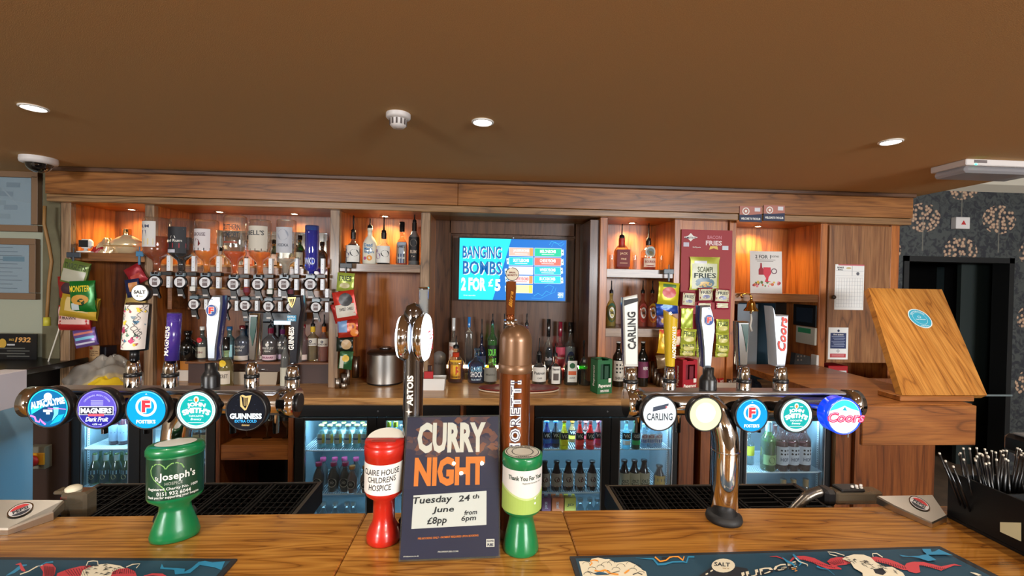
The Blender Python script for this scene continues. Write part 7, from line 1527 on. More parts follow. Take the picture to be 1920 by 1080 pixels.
for i in range(3):
    o = packet('white paper sachet with faint red print in the tub beside the post, %s' % ['left', 'middle', 'right'][i], 563 + i*16, 674, 589 + i*13, 702, p.y + .03 + .012*i, [-6, 4, -3][i], (206, 200, 190), [('r', -.3, .1, .3, .16, (206, 120, 110)), ('d', .1, -.25, .1, (190, 60, 60))], group='paper sachets in the white tub', sh=.05, name='paper_sachet')
e, w, h, p = tub('white ceramic dish with a red matchbox right of the chrome font', 786, 834, 710, 732, .12, WHITE, 'serving_dish', 'dish')
px_box('small red box standing in the white dish', 'box', 'tea_box', mat('red_box', (180, 30, 34), .5), 795, 697, 812, 713, p.y + .04, .02); px_box('small dark lidded pot behind the red box in the dish', 'pot', 'sauce_pot', mat('pot_dark', (50, 22, 22), .4), 799, 686, 809, 697, p.y + .07, .03, z=at(804, 705, p.y + .07).z)
# board / plates stack
for i, (vv, m, nm) in enumerate(((740, mat('plate_cream', (226, 206, 180), .5), 'cream oval platter at the bottom of the stack behind the copper fountain'), (737, mat('plate_red', (120, 36, 26), .45), 'dark red oval platter on top of the cream one'))):
    c = atz(973, 733, CT); s = sp(973, c.y); r = 76*s
    o = M(m).lathe([(0, 0), (r*.92, 0), (r, .008), (r, .012), (r*.96, .013), (r*.9, .010), (0, .009)], 40, ey=.38, caps=False).build('platter', None, nm, 'platter', local=True); o.location = (c.x, c.y + .005, CT + .001 + i*.0135)
# snack boxes
def snackbox(label, u0, u1, v0, v1, col, dk, name='snack_box'):
    u = (u0+u1)/2; p = atz(u, v1, CT); s = sp(u, p.y); w = (u1-u0)*s*.80; h = at(u, v0, p.y).z - CT; d = .10
    e = empty(name, p, label, 'snack box', None, R_(16)); m = mat('carton_%s' % name + str(col[0]), col, .45); q = mat('carton_in' + str(col[0]), dk, .6)
    g = M(m); g.box(-w/2, w/2, 0, .003, 0, h*.42); g.box(-w/2, -w/2 + w*.2, 0, .003, h*.42, h*.86); g.box(w/2 - w*.16, w/2, 0, .003, h*.42, h*.86); g.box(-w/2, w/2, 0, .003, h*.86, h*.97); g.box(-w/2, -w/2 + .003, .003, d, 0, h); g.box(w/2 - .003, w/2, .003, d, 0, h); g.box(-w/2, w/2, d - .003, d, 0, h)
    g.box(-w/2, -w*.2, .003, d, h*.97, h); g.box(w*.25, w/2, .003, d, h*.97, h); g.box(-w/2, w/2, .003, d, 0, .003); g.build('carton', e, local=True)
    M(q).box(-w*.28, -w*.02, .02, d - .01, .004, h*.86).build('snack_stick_pack', e, local=True); M(q).box(w*.04, w*.32, .012, d - .01, .004, h*.80).build('snack_stick_pack', e, local=True)
    g = M(); g.map = sheet((0, -.0006, h*.2), *FRONT); g.rect(pm((236, 230, 220)), w*.25, h*.12, w*.44, h*.24, 0); g.text(pm((236, 230, 220)), 'Peperami', 0, h*.02, h*.13, w=w*.86, bold=.04, shear=.1, c=.0004); g.text(pm((240, 236, 230)), '100% PORK', 0, -h*.12, h*.07, w=w*.6, bold=.03, c=.0004); g.build('print', e, local=True)
    g = M(); g.map = sheet((-w/2 - .0006, d/2, h*.5), (0, -1, 0), (0, 0, 1)); g.text(pm((236, 230, 220)), 'Peperami', 0, 0, h*.12, w=h*.6, rot=90, bold=.03); g.build('side_print', e, local=True)
snackbox('green cardboard snack stick box left of the wine bottles', 1114, 1153, 674, 738, (20, 96, 50), (24, 70, 46)); snackbox('red cardboard snack stick box between the yellow and silver tap handles', 1272, 1314, 675, 738, (160, 24, 40), (110, 20, 36))
e, w, h, p = tub('white carton tray of chocolate bars behind the right silver tap handle', 1337, 1383, 717, 733, .10, PK, 'carton_tray', 'tray')
for i in range(6):
    u = 1342 + i*7; c = [(176, 30, 30), (176, 30, 30), (176, 30, 30), (60, 36, 34), (60, 36, 34), (60, 36, 34)][i]
    o = M(mat('choc_%d' % c[0], c, .3)).box(-.014, .014, -.006, .006, 0, .075, .003).build('chocolate_bar', None, '%s chocolate bar standing in the white tray, %s' % (('red-wrapped', 'dark-wrapped')[i > 2], ['leftmost', 'second', 'third', 'fourth', 'fifth', 'rightmost'][i]), 'chocolate bar', 'chocolate bars in the white tray', local=True)
    o.location = (X(u, 710, p.y + .05), p.y + .03 + .012*(i % 3), p.z + .008); o.rotation_euler = (R_(-6), R_(10*(i % 2) - 4), 0)
    g = M(); g.map = sheet((0, -.0066, .045), *FRONT); g.text(pm(W), 'BAR', 0, 0, .012, w=.04, rot=80, bold=.04); g.build('print', o, local=True)
# right niche: menu, bell, paper, panels
YM = 3.42
g0 = at(1437, 551, YM); s = sp(1437, YM)
e = empty('menu_card', (g0.x, YM, Z_S6), 'white two-for-one cocktail menu with red drinks standing on the right niche shelf', 'menu')
wm, hm = 62*s, 79*s; vs = []
fm = lambda p: Vector((g0.x - .0 + p.x - .012*(p.y/hm), YM + .02*math.cos(p.x/wm*3.0) - p.z, Z_S6 + .001 + p.y))
g = M(mat('menu_paper', (206, 202, 196), .5)); g.map = fm; n = 8
g.add([(-wm/2 + wm*i/n, hm*j, 0) for j in (0, 1) for i in range(n+1)] + [(-wm/2 + wm*i/n, hm*j, -.0015) for j in (0, 1) for i in range(n+1)], [(i, i+1, n+2+i, n+1+i) for i in range(n)] + [(2*n+2+n+1+i, 2*n+2+n+2+i, 2*n+3+i, 2*n+2+i) for i in range(n)], True); g.build('menu_sheet', e)
g = M(); g.map = lambda p: fm(Vector((p.x, p.y, p.z + .0006)))
g.text(pm((40, 40, 40)), '2 FOR 1', -.06*wm, .87*hm, .085*hm, w=.5*wm, bold=.02); g.text(pm((60, 60, 60)), 'COCKTAILS', .30*wm, .88*hm, .04*hm, w=.24*wm); g.rect(pm((120, 116, 110)), -.3*wm, .79*hm, .32*wm, .80*hm, 0, 6); g.rect(pm((120, 116, 110)), -.25*wm, .755*hm, .26*wm, .765*hm, 0, 6)
g.poly(pm((150, 30, 44)), [(-.2*wm, .44*hm), (-.02*wm, .44*hm), (-.02*wm, .56*hm), (-.08*wm, .62*hm), (-.09*wm, .72*hm), (-.14*wm, .72*hm), (-.15*wm, .62*hm), (-.2*wm, .56*hm)], 0)
g.poly(pm((196, 40, 60)), [(-.04*wm, .62*hm), (.18*wm, .62*hm), (.20*wm, .48*hm), (.12*wm, .38*hm), (.10*wm, .30*hm), (.2*wm, .27*hm), (-.0*wm, .27*hm), (.04*wm, .36*hm), (-.04*wm, .46*hm)], .0002); g.ring(pm((90, 40, 60)), .28*wm, .53*hm, .06*wm, .085*wm, .0002)
for i in range(24): g.disc(pm(((190, 90, 50), (206, 170, 60), (150, 40, 60), (90, 110, 50), (210, 120, 130))[i % 5]), rn.uniform(-.42, .42)*wm, rn.uniform(.17, .27)*hm, rn.uniform(.02, .05)*wm, .0003 + i*.00001, 10)
g.build('print', e)
px_box('white paper notice pinned at the back of the lower right niche', 'paper', 'paper_notice', mat('paper_blueish', (170, 186, 200), .7), 1382, 570, 1420, 693, 3.60, .002)
TEAL = mat('teal_panel', (22, 62, 84), .6)
bx('niche_lining', TEAL, 1384, 568, 1452, 716, YB - .008, YB - .001, unit); bx('niche_lining', mat('dark_lining', (30, 24, 20), .5), 1452.5, 568, 1532, 716, YB - .008, YB - .001, unit)
# bell
BR = mat('brass', (226, 176, 84), .14, 1.0); pb = at(1408, 583, 3.24); s = sp(1408, 3.24)
e = empty('bell', pb, 'small polished brass bell hanging from a scrolled bracket on the right niche shelf', 'bell')
M(BR).lathe([(13*s, 0), (12.4*s, 2*s), (8*s, 8*s), (7*s, 15*s), (4.5*s, 19*s), (0, 20*s)], 24, caps=False).build('bell_cup', e, local=True)
M(BR).lathe([(0, 19*s), (3*s, 20*s), (1.6*s, 23*s), (3*s, 26*s), (0, 28*s)], 14, caps=False).build('crown', e, local=True); M(BR).tube([(0, 0, 27*s), (0, .02, 31*s), (-6*s, .03, 32*s), (-14*s, .035, 31*s), (-17*s, .03, 28*s), (-14*s, .03, 25*s), (-12*s, .055, 29*s)], [1.6*s]*7, 8).build('bracket', e, local=True)
M(mat('clapper', (120, 96, 60), .3, .8)).lathe([(0, -6*s), (2.4*s, -4*s), (1.5*s, -1*s), (.8*s, 3*s)], 12, caps=False).build('clapper', e, local=True); M(mat('rope_white', (190, 186, 176), .8)).tube([(0, 0, -5*s), (1*s, 0, -16*s), (-1*s, 0, -28*s), (2*s, 0, -38*s)], [1.6*s, 2.2*s, 2*s, 2.4*s], 7).build('rope', e, local=True)
# wall panels in the niche
xw = at(1536, 600, YF).x - .0005
def sidebox(name, m, u0, v0, u1, v1, dep, par, off=0.0):
    xs_ = xw - off; a_ = onx(u0, (v0+v1)/2, xs_ - dep); b_ = onx(u1, (v0+v1)/2, xs_ - dep); um = (u0+u1)/2
    return M(m).box(xs_ - dep, xs_, min(a_.y, b_.y), max(a_.y, b_.y), onx(um, v1, xs_).z, onx(um, v0, xs_).z, .003).build(name, par)
cw = onx(1508, 610, xw); e = empty('tablet', (xw, cw.y, cw.z), 'black screen tablet on the side wall of the lower right niche', 'tablet')
sidebox('housing', BLACK, 1487, 571, 1530, 611, .012, e); sidebox('screen', mat('screen_off', (34, 44, 58), .15), 1493, 577, 1523, 604, .0012, e, .0121)
cw = onx(1510, 644, xw); e = empty('alarm_keypad', (xw, cw.y, cw.z), 'white alarm keypad with green display below the black tablet', 'keypad')
sidebox('housing', mat('keypad_white', (196, 198, 186), .5), 1492, 612, 1528, 644, .02, e); sidebox('display', mat('lcd_green', (24, 60, 40), .2, emit=(20, 60, 36), es=.5), 1496, 615, 1520, 624, .0012, e, .0201)
cw = onx(1525, 716, xw); e = empty('switch_box', (xw, cw.y, cw.z), 'tall white socket trunking at the front edge of the lower right niche', 'socket')
sidebox('trunking', WHITE, 1520, 664, 1531, 689, .02, e); sidebox('trunking', WHITE, 1520, 690, 1531, 716, .02, e)
e = empty('card_terminal_stand', (X(1500, 720, 3.3), 3.32, CT), 'black terminal stand leaning in the lower right niche', 'terminal')
g = M(BLACK); pts = [at(u, v, 3.30) for u, v in ((1476, 735), (1524, 735), (1519, 668), (1492, 662), (1488, 690), (1473, 690))]
for q in pts: q.z = max(q.z, CT)
g.add(pts + [q + Vector((0, .05, 0)) for q in pts], [tuple(range(6)), tuple(reversed(range(6, 12)))] + [(i, 6+i, 6+(i+1) % 6, (i+1) % 6) for i in range(6)], False); g.build('stand_body', e)
for i in range(5): q = at(1496 + 6*(i % 3), 668 + 7*(i // 3), 3.298); M(mat('button_grey', (110, 100, 90), .3)).box(q.x - .006, q.x + .006, 3.296, 3.2998, q.z - .006, q.z + .006).build('button', e)
p = atz(1418, 732, CT); M(mat('dark_cloth', (30, 36, 48), .6)) and crumple('cloth', 'dark blue crumpled cloth on the counter left of the red-script tap handle', 'cloth', (p.x, p.y + .08, CT), .15, .12, .07, mat('dark_cloth', (30, 36, 48), .6), 21)
q = [at(u, v, 3.16) for u, v in ((1478, 727), (1490, 731), (1484, 735), (1496, 730), (1505, 736), (1512, 732))]
for a_ in q: a_.z = CT + .004 + .006*abs(math.sin(a_.x*60))
M(mat('cable_green', (150, 190, 160), .5)).tube(q, .003, 6).build('cable', None, 'tangled thin cable lying in front of the black terminal stand', 'cable', origin=q[0])
p = atz(1541, 736, CT); g = M(mat('leaflet', (190, 180, 140), .7)); g.add([(p.x - .06, p.y + .05, CT + .006), (p.x + .0, p.y - .02, CT + .001), (p.x + .075, p.y + .0, CT + .002), (p.x + .03, p.y + .07, CT + .009)], [(0, 1, 2, 3)], False); g.build('leaflet', None, 'cream paper leaflet lying on the counter below the cupboard', 'paper', origin=(p.x, p.y, CT))
pts = [at(u, v, Y) for u, v, Y in ((1528, 712, 3.29), (1545, 718, 3.25), (1562, 727, 3.2), (1578, 738, 3.05), (1590, 748, 3.0), (1592, 775, 2.99), (1590, 820, 2.99))]
M(mat('cable_white2', (206, 196, 186), .5)).tube(pts, .0045, 6).build('cable', None, 'white cable running from the niche socket down over the counter edge', 'cable', origin=pts[0])
# notices on the cupboard
def sheet_thing(name, label, cat, u0, v0, u1, v1, Y, m, draw, dep=.002):
    c = at((u0+u1)/2, (v0+v1)/2, Y); s = sp((u0+u1)/2, Y); w, h = (u1-u0)*s, (v1-v0)*s
    e = empty(name, (c.x, Y + dep, c.z - h/2), label, cat)
    M(m).box(c.x - w/2, c.x + w/2, Y, Y + dep, c.z - h/2, c.z + h/2).build('sheet', e)
    g = M(); g.map = sheet(c + Vector((0, -.0007, 0)), *FRONT); draw(g, w, h)
    if g.v: g.build('print', e)
    return e
def d_cal(g, w, h):
    GR = pm((150, 152, 160))
    g.rect(pm((190, 90, 100)), -w*.4, h*.475, w*.5, h*.5, 0); g.text(pm((40, 40, 44)), 'BONUS', -w*.32, h*.43, h*.035, w=w*.22, bold=.03); g.text(pm((40, 40, 44)), 'BALL', -w*.32, h*.385, h*.035, w=w*.18, bold=.03); g.disc(pm((190, 170, 120)), -w*.04, h*.42, w*.09, 0, 14, ry=h*.02)
    for y in (.355, .25): g.rect(GR, -w*.48, h*y, w*.48, h*(y + .004), .0003)
    g.rect(GR, w*.08, h*.25, w*.09, h*.47, .0003); g.disc(pm((90, 92, 100)), w*.28, h*.30, w*.055, 0, 14)
    for i in range(9): g.rect(GR, -w*.46, h*(.20 - i*.08), w*.46, h*(.2035 - i*.08), .0003)
    for i in range(11): g.rect(GR, w*(-.46 + i*.092), -h*.44, w*(-.455 + i*.092), h*.20, .0003)
sheet_thing('number_sheet', 'white numbered grid sheet pinned on the oak cupboard door', 'notice', 1564, 496, 1621, 581, YF - .0048, PAPER, d_cal)
def d_fire(g, w, h):
    g.disc(pm((40, 50, 80)), 0, h*.40, w*.06, 0, 14); g.rect(pm((34, 48, 92)), -w*.4, -h*.16, w*.4, h*.33, 0); g.text(pm(W), 'Fire action', 0, h*.28, h*.045, w=w*.5, c=.0005, bold=.03)
    for i in range(7): g.rect(pm((170, 180, 205)), -w*.34 + (i % 3)*w*.06, h*(.21 - i*.05), w*(.30 + .04*(i % 2)), h*(.222 - i*.05), .0004)
    g.ring(pm((50, 50, 56)), 0, -h*.235, w*.045, w*.065, .0003, 16); g.rect(pm((176, 44, 50)), -w*.4, -h*.44, w*.4, -h*.32, 0)
    for i in range(3): g.rect(pm((226, 180, 180)), -w*.32, -h*(.35 + i*.03), w*.32, -h*(.343 + i*.03), .0004)
sheet_thing('fire_notice', 'white and blue fire action notice below the numbered sheet', 'notice', 1552, 614, 1591, 674, YF - .005, PAPER, d_fire)
e = empty('fire_call_point', (X(1574, 700, 3.4), 3.65, at(1574, 714, 3.4).z), 'red break-glass fire call point under the oak cupboard', 'fire alarm')
bx('housing', mat('alarm_red', (176, 24, 30), .4), 1553, 686, 1590, 714, 3.45, YB - .03, e, .004); bx('glass_plate', WHITE, 1567, 695, 1587, 706, 3.448, 3.4499, e, 0)
for i in (-1, 0, 1): q = at(1577 + i*4, 700.5, 3.447); M(BLACK).box(q.x - .003, q.x + .003, 3.4465, 3.4478, q.z - .003, q.z + .003).build('marking', e)
p = atz(1590, 742, CT); s = sp(1590, p.y); r = 17*s; p.y += r
e = empty('mug', (p.x, p.y, CT), 'grey-blue stoneware mug under the fire call point', 'mug')
M(mat('stoneware', (56, 72, 82), .4)).lathe([(0, 0), (r*.85, 0), (r*.98, .02), (r, 26*s), (r*.9, 28*s), (r*.84, 26*s), (r*.8, .01), (0, .008)], 24, caps=False).build('cup_body', e, local=True); M(mat('stoneware', (56, 72, 82), .4)).tube([(-r*.9, 0, 22*s), (-r*1.35, 0, 20*s), (-r*1.4, 0, 12*s), (-r*.95, 0, 6*s)], 2*s, 8).build('handle', e, local=True)

# ------------------------------------------------------------------ return counter with the raised flap
zr = BAR; pf = atz(1612, 757, zr); yf = pf.y; xl = pf.x; xr = atz(1822, 757, zr).x
e = empty('return_counter', ((xl+xr)/2, yf, 0), 'short oak return counter at the right with thick front board', 'bar counter')
M(OAKR_X).box(xl, xr, yf, YF - .01, zr - .045, zr, .003).build('top_board', e)
s = sp(1700, yf); M(OAKR_X).box(xl, xr, yf - .02, yf - .001, zr - 76*s*1.0, zr - .004, .003).build('front_board', e)
M(OAKR_Z).box(X(1602, 880, 3.0), X(1752, 880, 3.0), 3.0, 3.03, -.08, zr - .046).build('side_panel', e); M(OAKR_Z).box(X(1752, 880, 3.0) - .03, X(1752, 880, 3.0), 3.031, YF - .1, -.08, zr - .046).build('end_panel', e)
M(OAKR_Z).box(X(1566, 880, 3.03), X(1600, 880, 3.03), 3.03, YF - .02, -.08, CTZ - .05).build('corner_post', e)
fb = [atz(1692, 741, zr + .03), atz(1851, 741, zr + .03)]
Yt_ = fb[0].y + .42; ft = [at(1628, 540, Yt_), at(1768, 541, Yt_)]
ft[1] = ft[0] + (fb[1] - fb[0]).normalized() * (ft[1] - ft[0]).length
e = empty('bar_flap', ((fb[0].x + fb[1].x)/2, fb[0].y, zr + .001), 'raised oak bar flap with round teal sticker, leaning back on its hinge', 'bar flap')
nn = (fb[1] - fb[0]).cross(ft[0] - fb[0]).normalized(); nn = nn if nn.y < 0 else -nn
g = M(wood('oak_flap', (104, 58, 20), (172, 112, 46), (190, 132, 62), 'T', .35, .3, scale=1.2)); q = [fb[0], fb[1], ft[1], ft[0]]; g.add([p_ for p_ in q] + [p_ - nn*.038 for p_ in q], [(0, 1, 2, 3), (7, 6, 5, 4), (0, 4, 5, 1), (1, 5, 6, 2), (2, 6, 7, 3), (3, 7, 4, 0)], False); g.build('flap_board', e)
g = M(OAKR_X); g.box(fb[0].x - .02, fb[1].x - .09, fb[0].y - .01, fb[0].y + .13, zr + .0005, zr + .028, .003); g.build('hinge_block', e)
wdir = (fb[1] - fb[0]).normalized(); hdir = (ft[0] - fb[0]); hl = hdir.length; hdir = hdir.normalized()
dd = ray(1725, 597); tt = (fb[0] + nn*.0015 - Vector((0, 0, CAMZ))).dot(nn) / dd.dot(nn); cpt = Vector((0, 0, CAMZ)) + dd*tt
yv = nn.cross(wdir); yv = yv if yv.z > 0 else -yv
g = M(); g.map = lambda p: cpt + wdir*p.x + yv*p.y + nn*p.z
r = .067; TL_ = pm((50, 150, 176)); g.disc(pm((206, 216, 216)), 0, 0, r, 0, 36); g.disc(TL_, 0, 0, r*.92, .0004, 36); g.ring(pm((170, 210, 216)), 0, 0, r*.60, r*.63, .0008, 30)
g.text(pm((206, 226, 230)), 'FOOD HYGIENE AWARD', 0, r*.74, r*.13, w=r*1.5, c=.0009, arc=r*.72); g.text(pm((206, 226, 230)), 'Cask Marque', 0, -r*.12, r*.15, w=r*.9, c=.0009); g.ring(pm((206, 226, 230)), 0, r*.15, r*.12, r*.16, .0009, 18, ry=.7); g.text(pm((206, 226, 230)), 'ACCREDITED PUB', 0, -r*.76, r*.11, w=r*.8, c=.0009); g.build('sticker', e)
# thin pale threshold strip past the flap
a, b = at(1852, 737, 3.95), at(1896, 745, 3.95); M(mat('rail_pale', (120, 132, 134), .4)).box(a.x - .05, b.x, 3.94, 3.955, (a.z+b.z)/2 - .008, (a.z+b.z)/2 + .008).build('trim_4', kind='structure')

# ------------------------------------------------------------------ ceiling things and beam cards
for i, p in enumerate(DOWN):
    e = empty('ceiling_downlight', (p.x, p.y, CEIL_Z), ['bright recessed ceiling downlight at the left', 'bright recessed ceiling downlight beside the smoke detector', 'bright recessed ceiling downlight at the right'][i], 'light', 'ceiling downlights')
    M(mat('downlight_ring', (226, 224, 218), .3)).lathe([(.040, -.001), (.050, -.001), (.050, -.005), (.042, -.008), (.040, -.004)], 28, caps=False).build('bezel', e, local=True)
    M(mat('lamp_white', (255, 255, 255), .5, emit=(255, 252, 244), es=18)).lathe([(0, -.003), (.040, -.003)], 24, caps=False).build('lens', e, local=True)
p = atz(747, 214, CEIL_Z)
e = empty('smoke_detector', (p.x, p.y, CEIL_Z), 'round white smoke detector on the ceiling', 'smoke detector')
DW = mat('detector_white', (214, 208, 204), .45)
M(DW).lathe([(.052, 0), (.052, -.016), (.046, -.022), (.036, -.024)], 32, caps=False).build('base', e, local=True); M(DW).lathe([(.036, -.024), (.034, -.050), (.024, -.060), (0, -.062)], 32, caps=False).build('sensor_head', e, local=True)
for k in range(12):
    a = 2*PI*k/12; M(mat('detector_slot', (90, 80, 76), .6)).box(-.0035, .0035, -.0015, .0015, -.012, .012).build('vent_slot', e, local=True); o = COL.objects[-1]; o.location = (.0358*math.cos(a), .0358*math.sin(a), -.037); o.rotation_euler = (0, 0, a + PI/2)
p = atz(73, 296, CEIL_Z); e = empty('dome_camera', (p.x, p.y, CEIL_Z), 'white security camera with dark glass dome at the left end of the beam', 'camera')
M(DW).lathe([(.088, 0), (.090, -.02), (.086, -.035), (.066, -.04)], 32, caps=False).build('base', e, local=True); M(mat('dome_black', (12, 10, 12), .05, coat=1)).lathe([(.064, -.04)] + [(.062*math.cos(PI/2*k/8), -.042 - .05*math.sin(PI/2*k/8)) for k in range(9)], 28, caps=False).build('dome', e, local=True)
# emergency light
q = [atz(u, v, CEIL_Z) for u, v in ((1773, 316), (1812, 298), (1960, 300), (1985, 318))]
e = empty('emergency_light', (sum(a_.x for a_ in q)/4, sum(a_.y for a_ in q)/4, CEIL_Z), 'white emergency light with clear cover and green indicator near the right ceiling edge', 'light')
a0 = atz(1812, 297, CEIL_Z); wd = .46; dd_ = .11
M(DW).box(a0.x - .0, a0.x + wd, a0.y, a0.y + dd_ + .09, CEIL_Z - .035, CEIL_Z - .0005, .004).build('base', e)
M(glassy('diffuser_clear', (236, 238, 242), .15, .6, (222, 224, 230), edge=.4)).box(a0.x + .008, a0.x + wd - .008, a0.y + .008, a0.y + dd_ + .08, CEIL_Z - .072, CEIL_Z - .0355, .012).build('diffuser', e)
M(mat('led_green', (10, 200, 120), .5, emit=(40, 255, 160), es=6)).box(a0.x + .05, a0.x + .062, a0.y - .0015, a0.y + .0, CEIL_Z - .034, CEIL_Z - .026).build('indicator', e); M(mat('plate_grey', (110, 100, 100), .5)).box(a0.x + .045, a0.x + .12, a0.y - .001, a0.y - .0001, CEIL_Z - .022, CEIL_Z - .006).build('rating_plate', e)
# cards on the beam
def d_welcome(g, w, h):
    g.rect(pm((170, 110, 96)), -w/2, -h*.05, w/2, h/2, 0); g.poly(pm((30, 40, 70)), [(-w/2, -h/2), (w/2, -h/2), (w/2, .02*h), (-.1*w, -.06*h), (-w/2, -.12*h)], .0004)
    g.ring(pm(W), -w*.22, h*.18, w*.12, w*.16, .0008, 20); g.rect(pm(W), -w*.27, h*.10, -w*.17, h*.26, .0008); g.rect(pm((206, 206, 210)), w*.17, h*.18, w*.42, h*.42, .0008); g.text(pm(W), 'WELCOME TO THE CLUB', 0, -h*.30, h*.14, w=w*.86, c=.001, bold=.04)
sheet_thing('beam_card', 'pink and navy welcome card stuck on the beam, left of the pair', 'card', 1386, 387, 1429, 416, YBm - .005, mat('card_navy', (40, 44, 70), .5), d_welcome); sheet_thing('beam_card', 'pink and navy welcome card stuck on the beam, right of the pair', 'card', 1431, 385, 1472, 414, YBm - .005, mat('card_navy', (40, 44, 70), .5), d_welcome)
# white box with red triangle on the wallpaper
e = empty('wall_switch', (X(1806, 418, YW - .03), YW, at(1806, 430, YW).z), 'white call box with red triangle on the patterned wallpaper', 'call box')
bx('housing', DW, 1793, 407, 1819, 429, YW - .05, YW - .001, e, .003); g = M(); c = at(1807, 418, YW - .051); g.map = sheet(c, *FRONT); s = sp(1807, YW); g.poly(pm((176, 40, 40)), [(-5*s, -3*s), (5*s, -3*s), (0, 5*s)], 0); g.build('marking', e)

# ------------------------------------------------------------------ left wall and corner
def frame(label, u0, v0, u1, v1, bw, paper, draw):
    Y = 3.43; e = empty('picture_frame', (X((u0+u1)/2, (v0+v1)/2, Y), 3.449, at((u0+u1)/2, v1, Y).z), label, 'picture frame', 'framed notices on the left wall')
    m = mat('frame_wood', (120, 92, 66), .5)
    bx('frame_rail', m, u0, v0, u1, v0 + bw, Y - .02, Y + .019, e); bx('frame_rail', m, u0, v1 - bw, u1, v1, Y - .02, Y + .019, e); bx('frame_stile', m, u1 - bw, v0 + bw, u1, v1 - bw, Y - .02, Y + .019, e); bx('frame_stile', m, u0, v0 + bw, u0 + bw, v1 - bw, Y - .02, Y + .019, e)
    bx('picture', paper, u0 + bw, v0 + bw, u1 - bw, v1 - bw, Y + .0, Y + .019, e, 0)
    g = M(); c = at((u0+u1)/2, (v0+v1)/2, Y - .0006); g.map = sheet(c, *FRONT); draw(g, sp(30, Y), (u1-u0), (v1-v0)); g.build('print', e)
    bx('glass_pane', PANE, u0 + bw, v0 + bw, u1 - bw, v1 - bw, Y - .012, Y - .009, e, 0)
def d_f1(g, s, w, h):
    for i in range(9): x = ((i*37) % 60 - 30)*.9; y = (i/9 - .5)*h*.66; g.rect(pm(((184, 194, 204), (192, 202, 210), (176, 188, 198))[i % 3]), (x - 12)*s, (y - 4)*s, (x + 12)*s, (y + 5)*s, .0002*i)
    g.ribbon(pm((214, 220, 226)), [(-w*.1*s, h*.38*s), (w*.25*s, -h*.1*s)], 2.4*s, .0022)
def d_f2(g, s, w, h):
    for i in range(11): g.rect(pm((120, 130, 144)), -w*.3*s, (h*.34 - i*h*.066)*s, w*(.18 + .12*((i*7) % 3)/2)*s, (h*.34 - i*h*.066 + .9)*s, 0)
    g.rect(pm((150, 180, 196)), w*.05*s, h*.12*s, w*.33*s, h*.2*s, .0003)
frame('upper wooden frame on the left wall with a pale grey picture', -70, 319, 70, 433, 12, mat('picture_grey', (206, 216, 224), .3), d_f1); frame('lower wooden frame on the left wall with a typed certificate', -70, 446, 66, 561, 12, mat('picture_paper', (210, 218, 226), .3), d_f2)
# dark lectern-like shelf with card
zs = at(40, 690, 3.2).z
e = empty('wall_shelf', (X(20, 700, 3.3), 3.3, at(40, 742, 3.2).z), 'dark worktop shelf in the left corner under the framed notices', 'shelf')
x0, x1 = X(-80, 700, 3.1), X(81, 690, 3.1); M(mat('shelf_dark', (26, 22, 18), .3)).box(x0, x1, 2.75, 3.44, at(40, 686, 3.1).z - .04, at(40, 686, 3.1).z, .004).build('shelf_top', e); M(mat('shelf_under', (22, 16, 14), .5)).box(x0, x1 - .12, 2.9, 3.44, .75, at(40, 686, 3.1).z - .041).build('shelf_carcass', e)
zt2 = at(40, 686, 3.1).z
e = empty('counter_card', (X(20, 660, 3.3), 3.32, zt2), 'black landscape card dated 1932 standing on the dark shelf', 'card')
x0, x1 = X(-40, 640, 3.32), X(69, 640, 3.32); ztc = at(40, 626, 3.32).z
g = M(mat('card_black', (18, 18, 20), .3)); g.box(x0, x1, 3.32, 3.326, zt2 + .001, ztc).build('card_sheet', e)
s = sp(30, 3.32); g = M(); g.map = sheet(at(30, 650, 3.3192), *FRONT)
g.text(pm((206, 150, 80)), '1932', 12*s, 13*s, 10*s, w=28*s, shear=.2, bold=.04); g.text(pm((190, 150, 60)), 'SINCE', -8*s, 13*s, 4*s, w=9*s); g.disc(pm((190, 150, 50)), -24*s, 6*s, 7*s, 0, 14, ry=9*s); g.rect(pm((180, 180, 180)), -16*s, 2*s, -2*s, 5*s, 0)
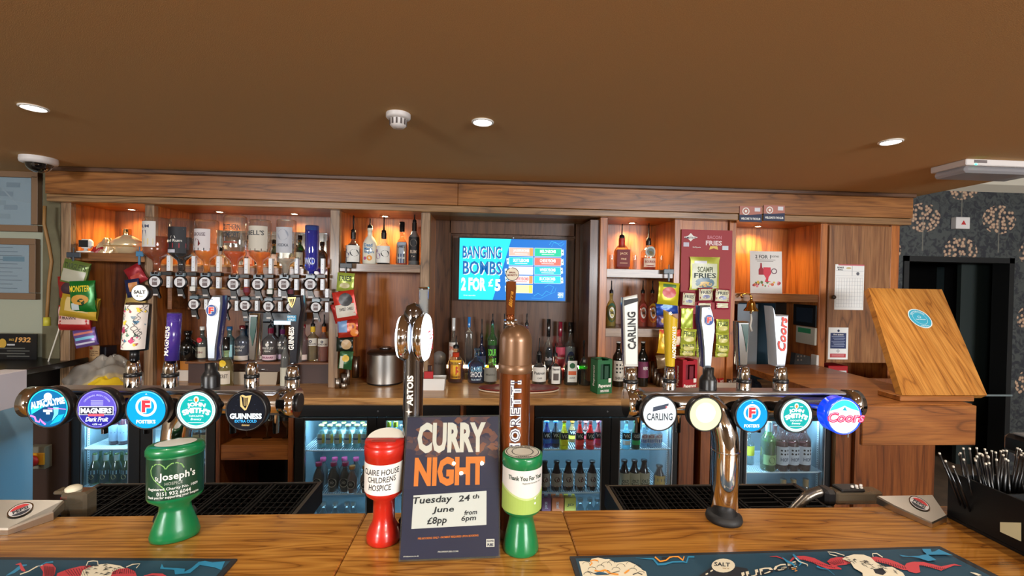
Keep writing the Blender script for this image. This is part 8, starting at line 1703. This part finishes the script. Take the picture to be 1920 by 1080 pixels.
for i in range(4): g.rect(pm((80, 80, 74)), (-30 + 14*(i % 2))*s, (-4 - 5*i)*s, (16 + 8*(i % 2))*s, (-2 - 5*i)*s, 0)
g.build('print', e)
# till printer, and steel cabinet with blue light put into its colour
px_box('white till printer cut by the left frame edge', 'printer', 'till_printer', mat('printer_white', (200, 196, 206), .4), -50, 703, -4, 772, 2.5, .15)
zc3 = at(20, 772, 2.5).z
M(mat('counter_grey', (120, 118, 110), .4)).box(X(-120, 780, 2.45), X(48, 780, 2.93), 2.42, 2.95, zc3 - .05, zc3 - .001, .003).build('side_worktop', None, 'grey side worktop under the white till printer', 'worktop', origin=(X(-30, 780, 2.45), 2.6, zc3 - .05))
M(mat('steel_blue_lit', (150, 190, 212), .35)).box(X(-120, 850, 2.45), X(48, 850, 2.93), 2.45, 2.93, -.07, zc3 - .052, .012).build('side_cabinet', None, 'steel cabinet with painted-in blue light at the lower left frame edge', 'cabinet', origin=(X(-30, 850, 2.45), 2.6, .02))
e = empty('isolator_switch', (X(67, 858, 3.0), 3.05, at(67, 880, 3.0).z), 'yellow and red rotary isolator switch on a grey box left of the first fridge', 'switch')
bx('housing', mat('iso_grey', (120, 116, 100), .5), 50, 838, 84, 880, 3.0, 3.0522, e, .004); bx('plate', mat('iso_yellow', (214, 150, 30), .4), 55, 850, 82, 872, 2.99, 2.9995, e, .002)
q = at(62, 864, 2.985); g = M(mat('iso_red', (190, 30, 24), .4)); g.map = lambda p: q + Vector((p.x, -p.z, p.y)); g.lathe([(.034, 0), (.034, .012), (.026, .022), (0, .024)], 20, caps=False); g.build('rotary_knob', e)
bx('panel', mat('corner_brown', (56, 34, 22), .5), 44, 760, 128, 1000, 3.052, 3.1, ub)
# rest of the pub around the viewer
ROOM = mat('pub_wall', (108, 92, 74), .8)
M(ROOM).box(XL - .1, 6.5, -5.1, -5.0, -.08, 3.0).build('wall_front', kind='structure')
M(ROOM).box(6.5, 6.6, -5.1, 6.2, -.08, 3.0).build('wall_right', kind='structure')
bpy.context.view_layer.update()
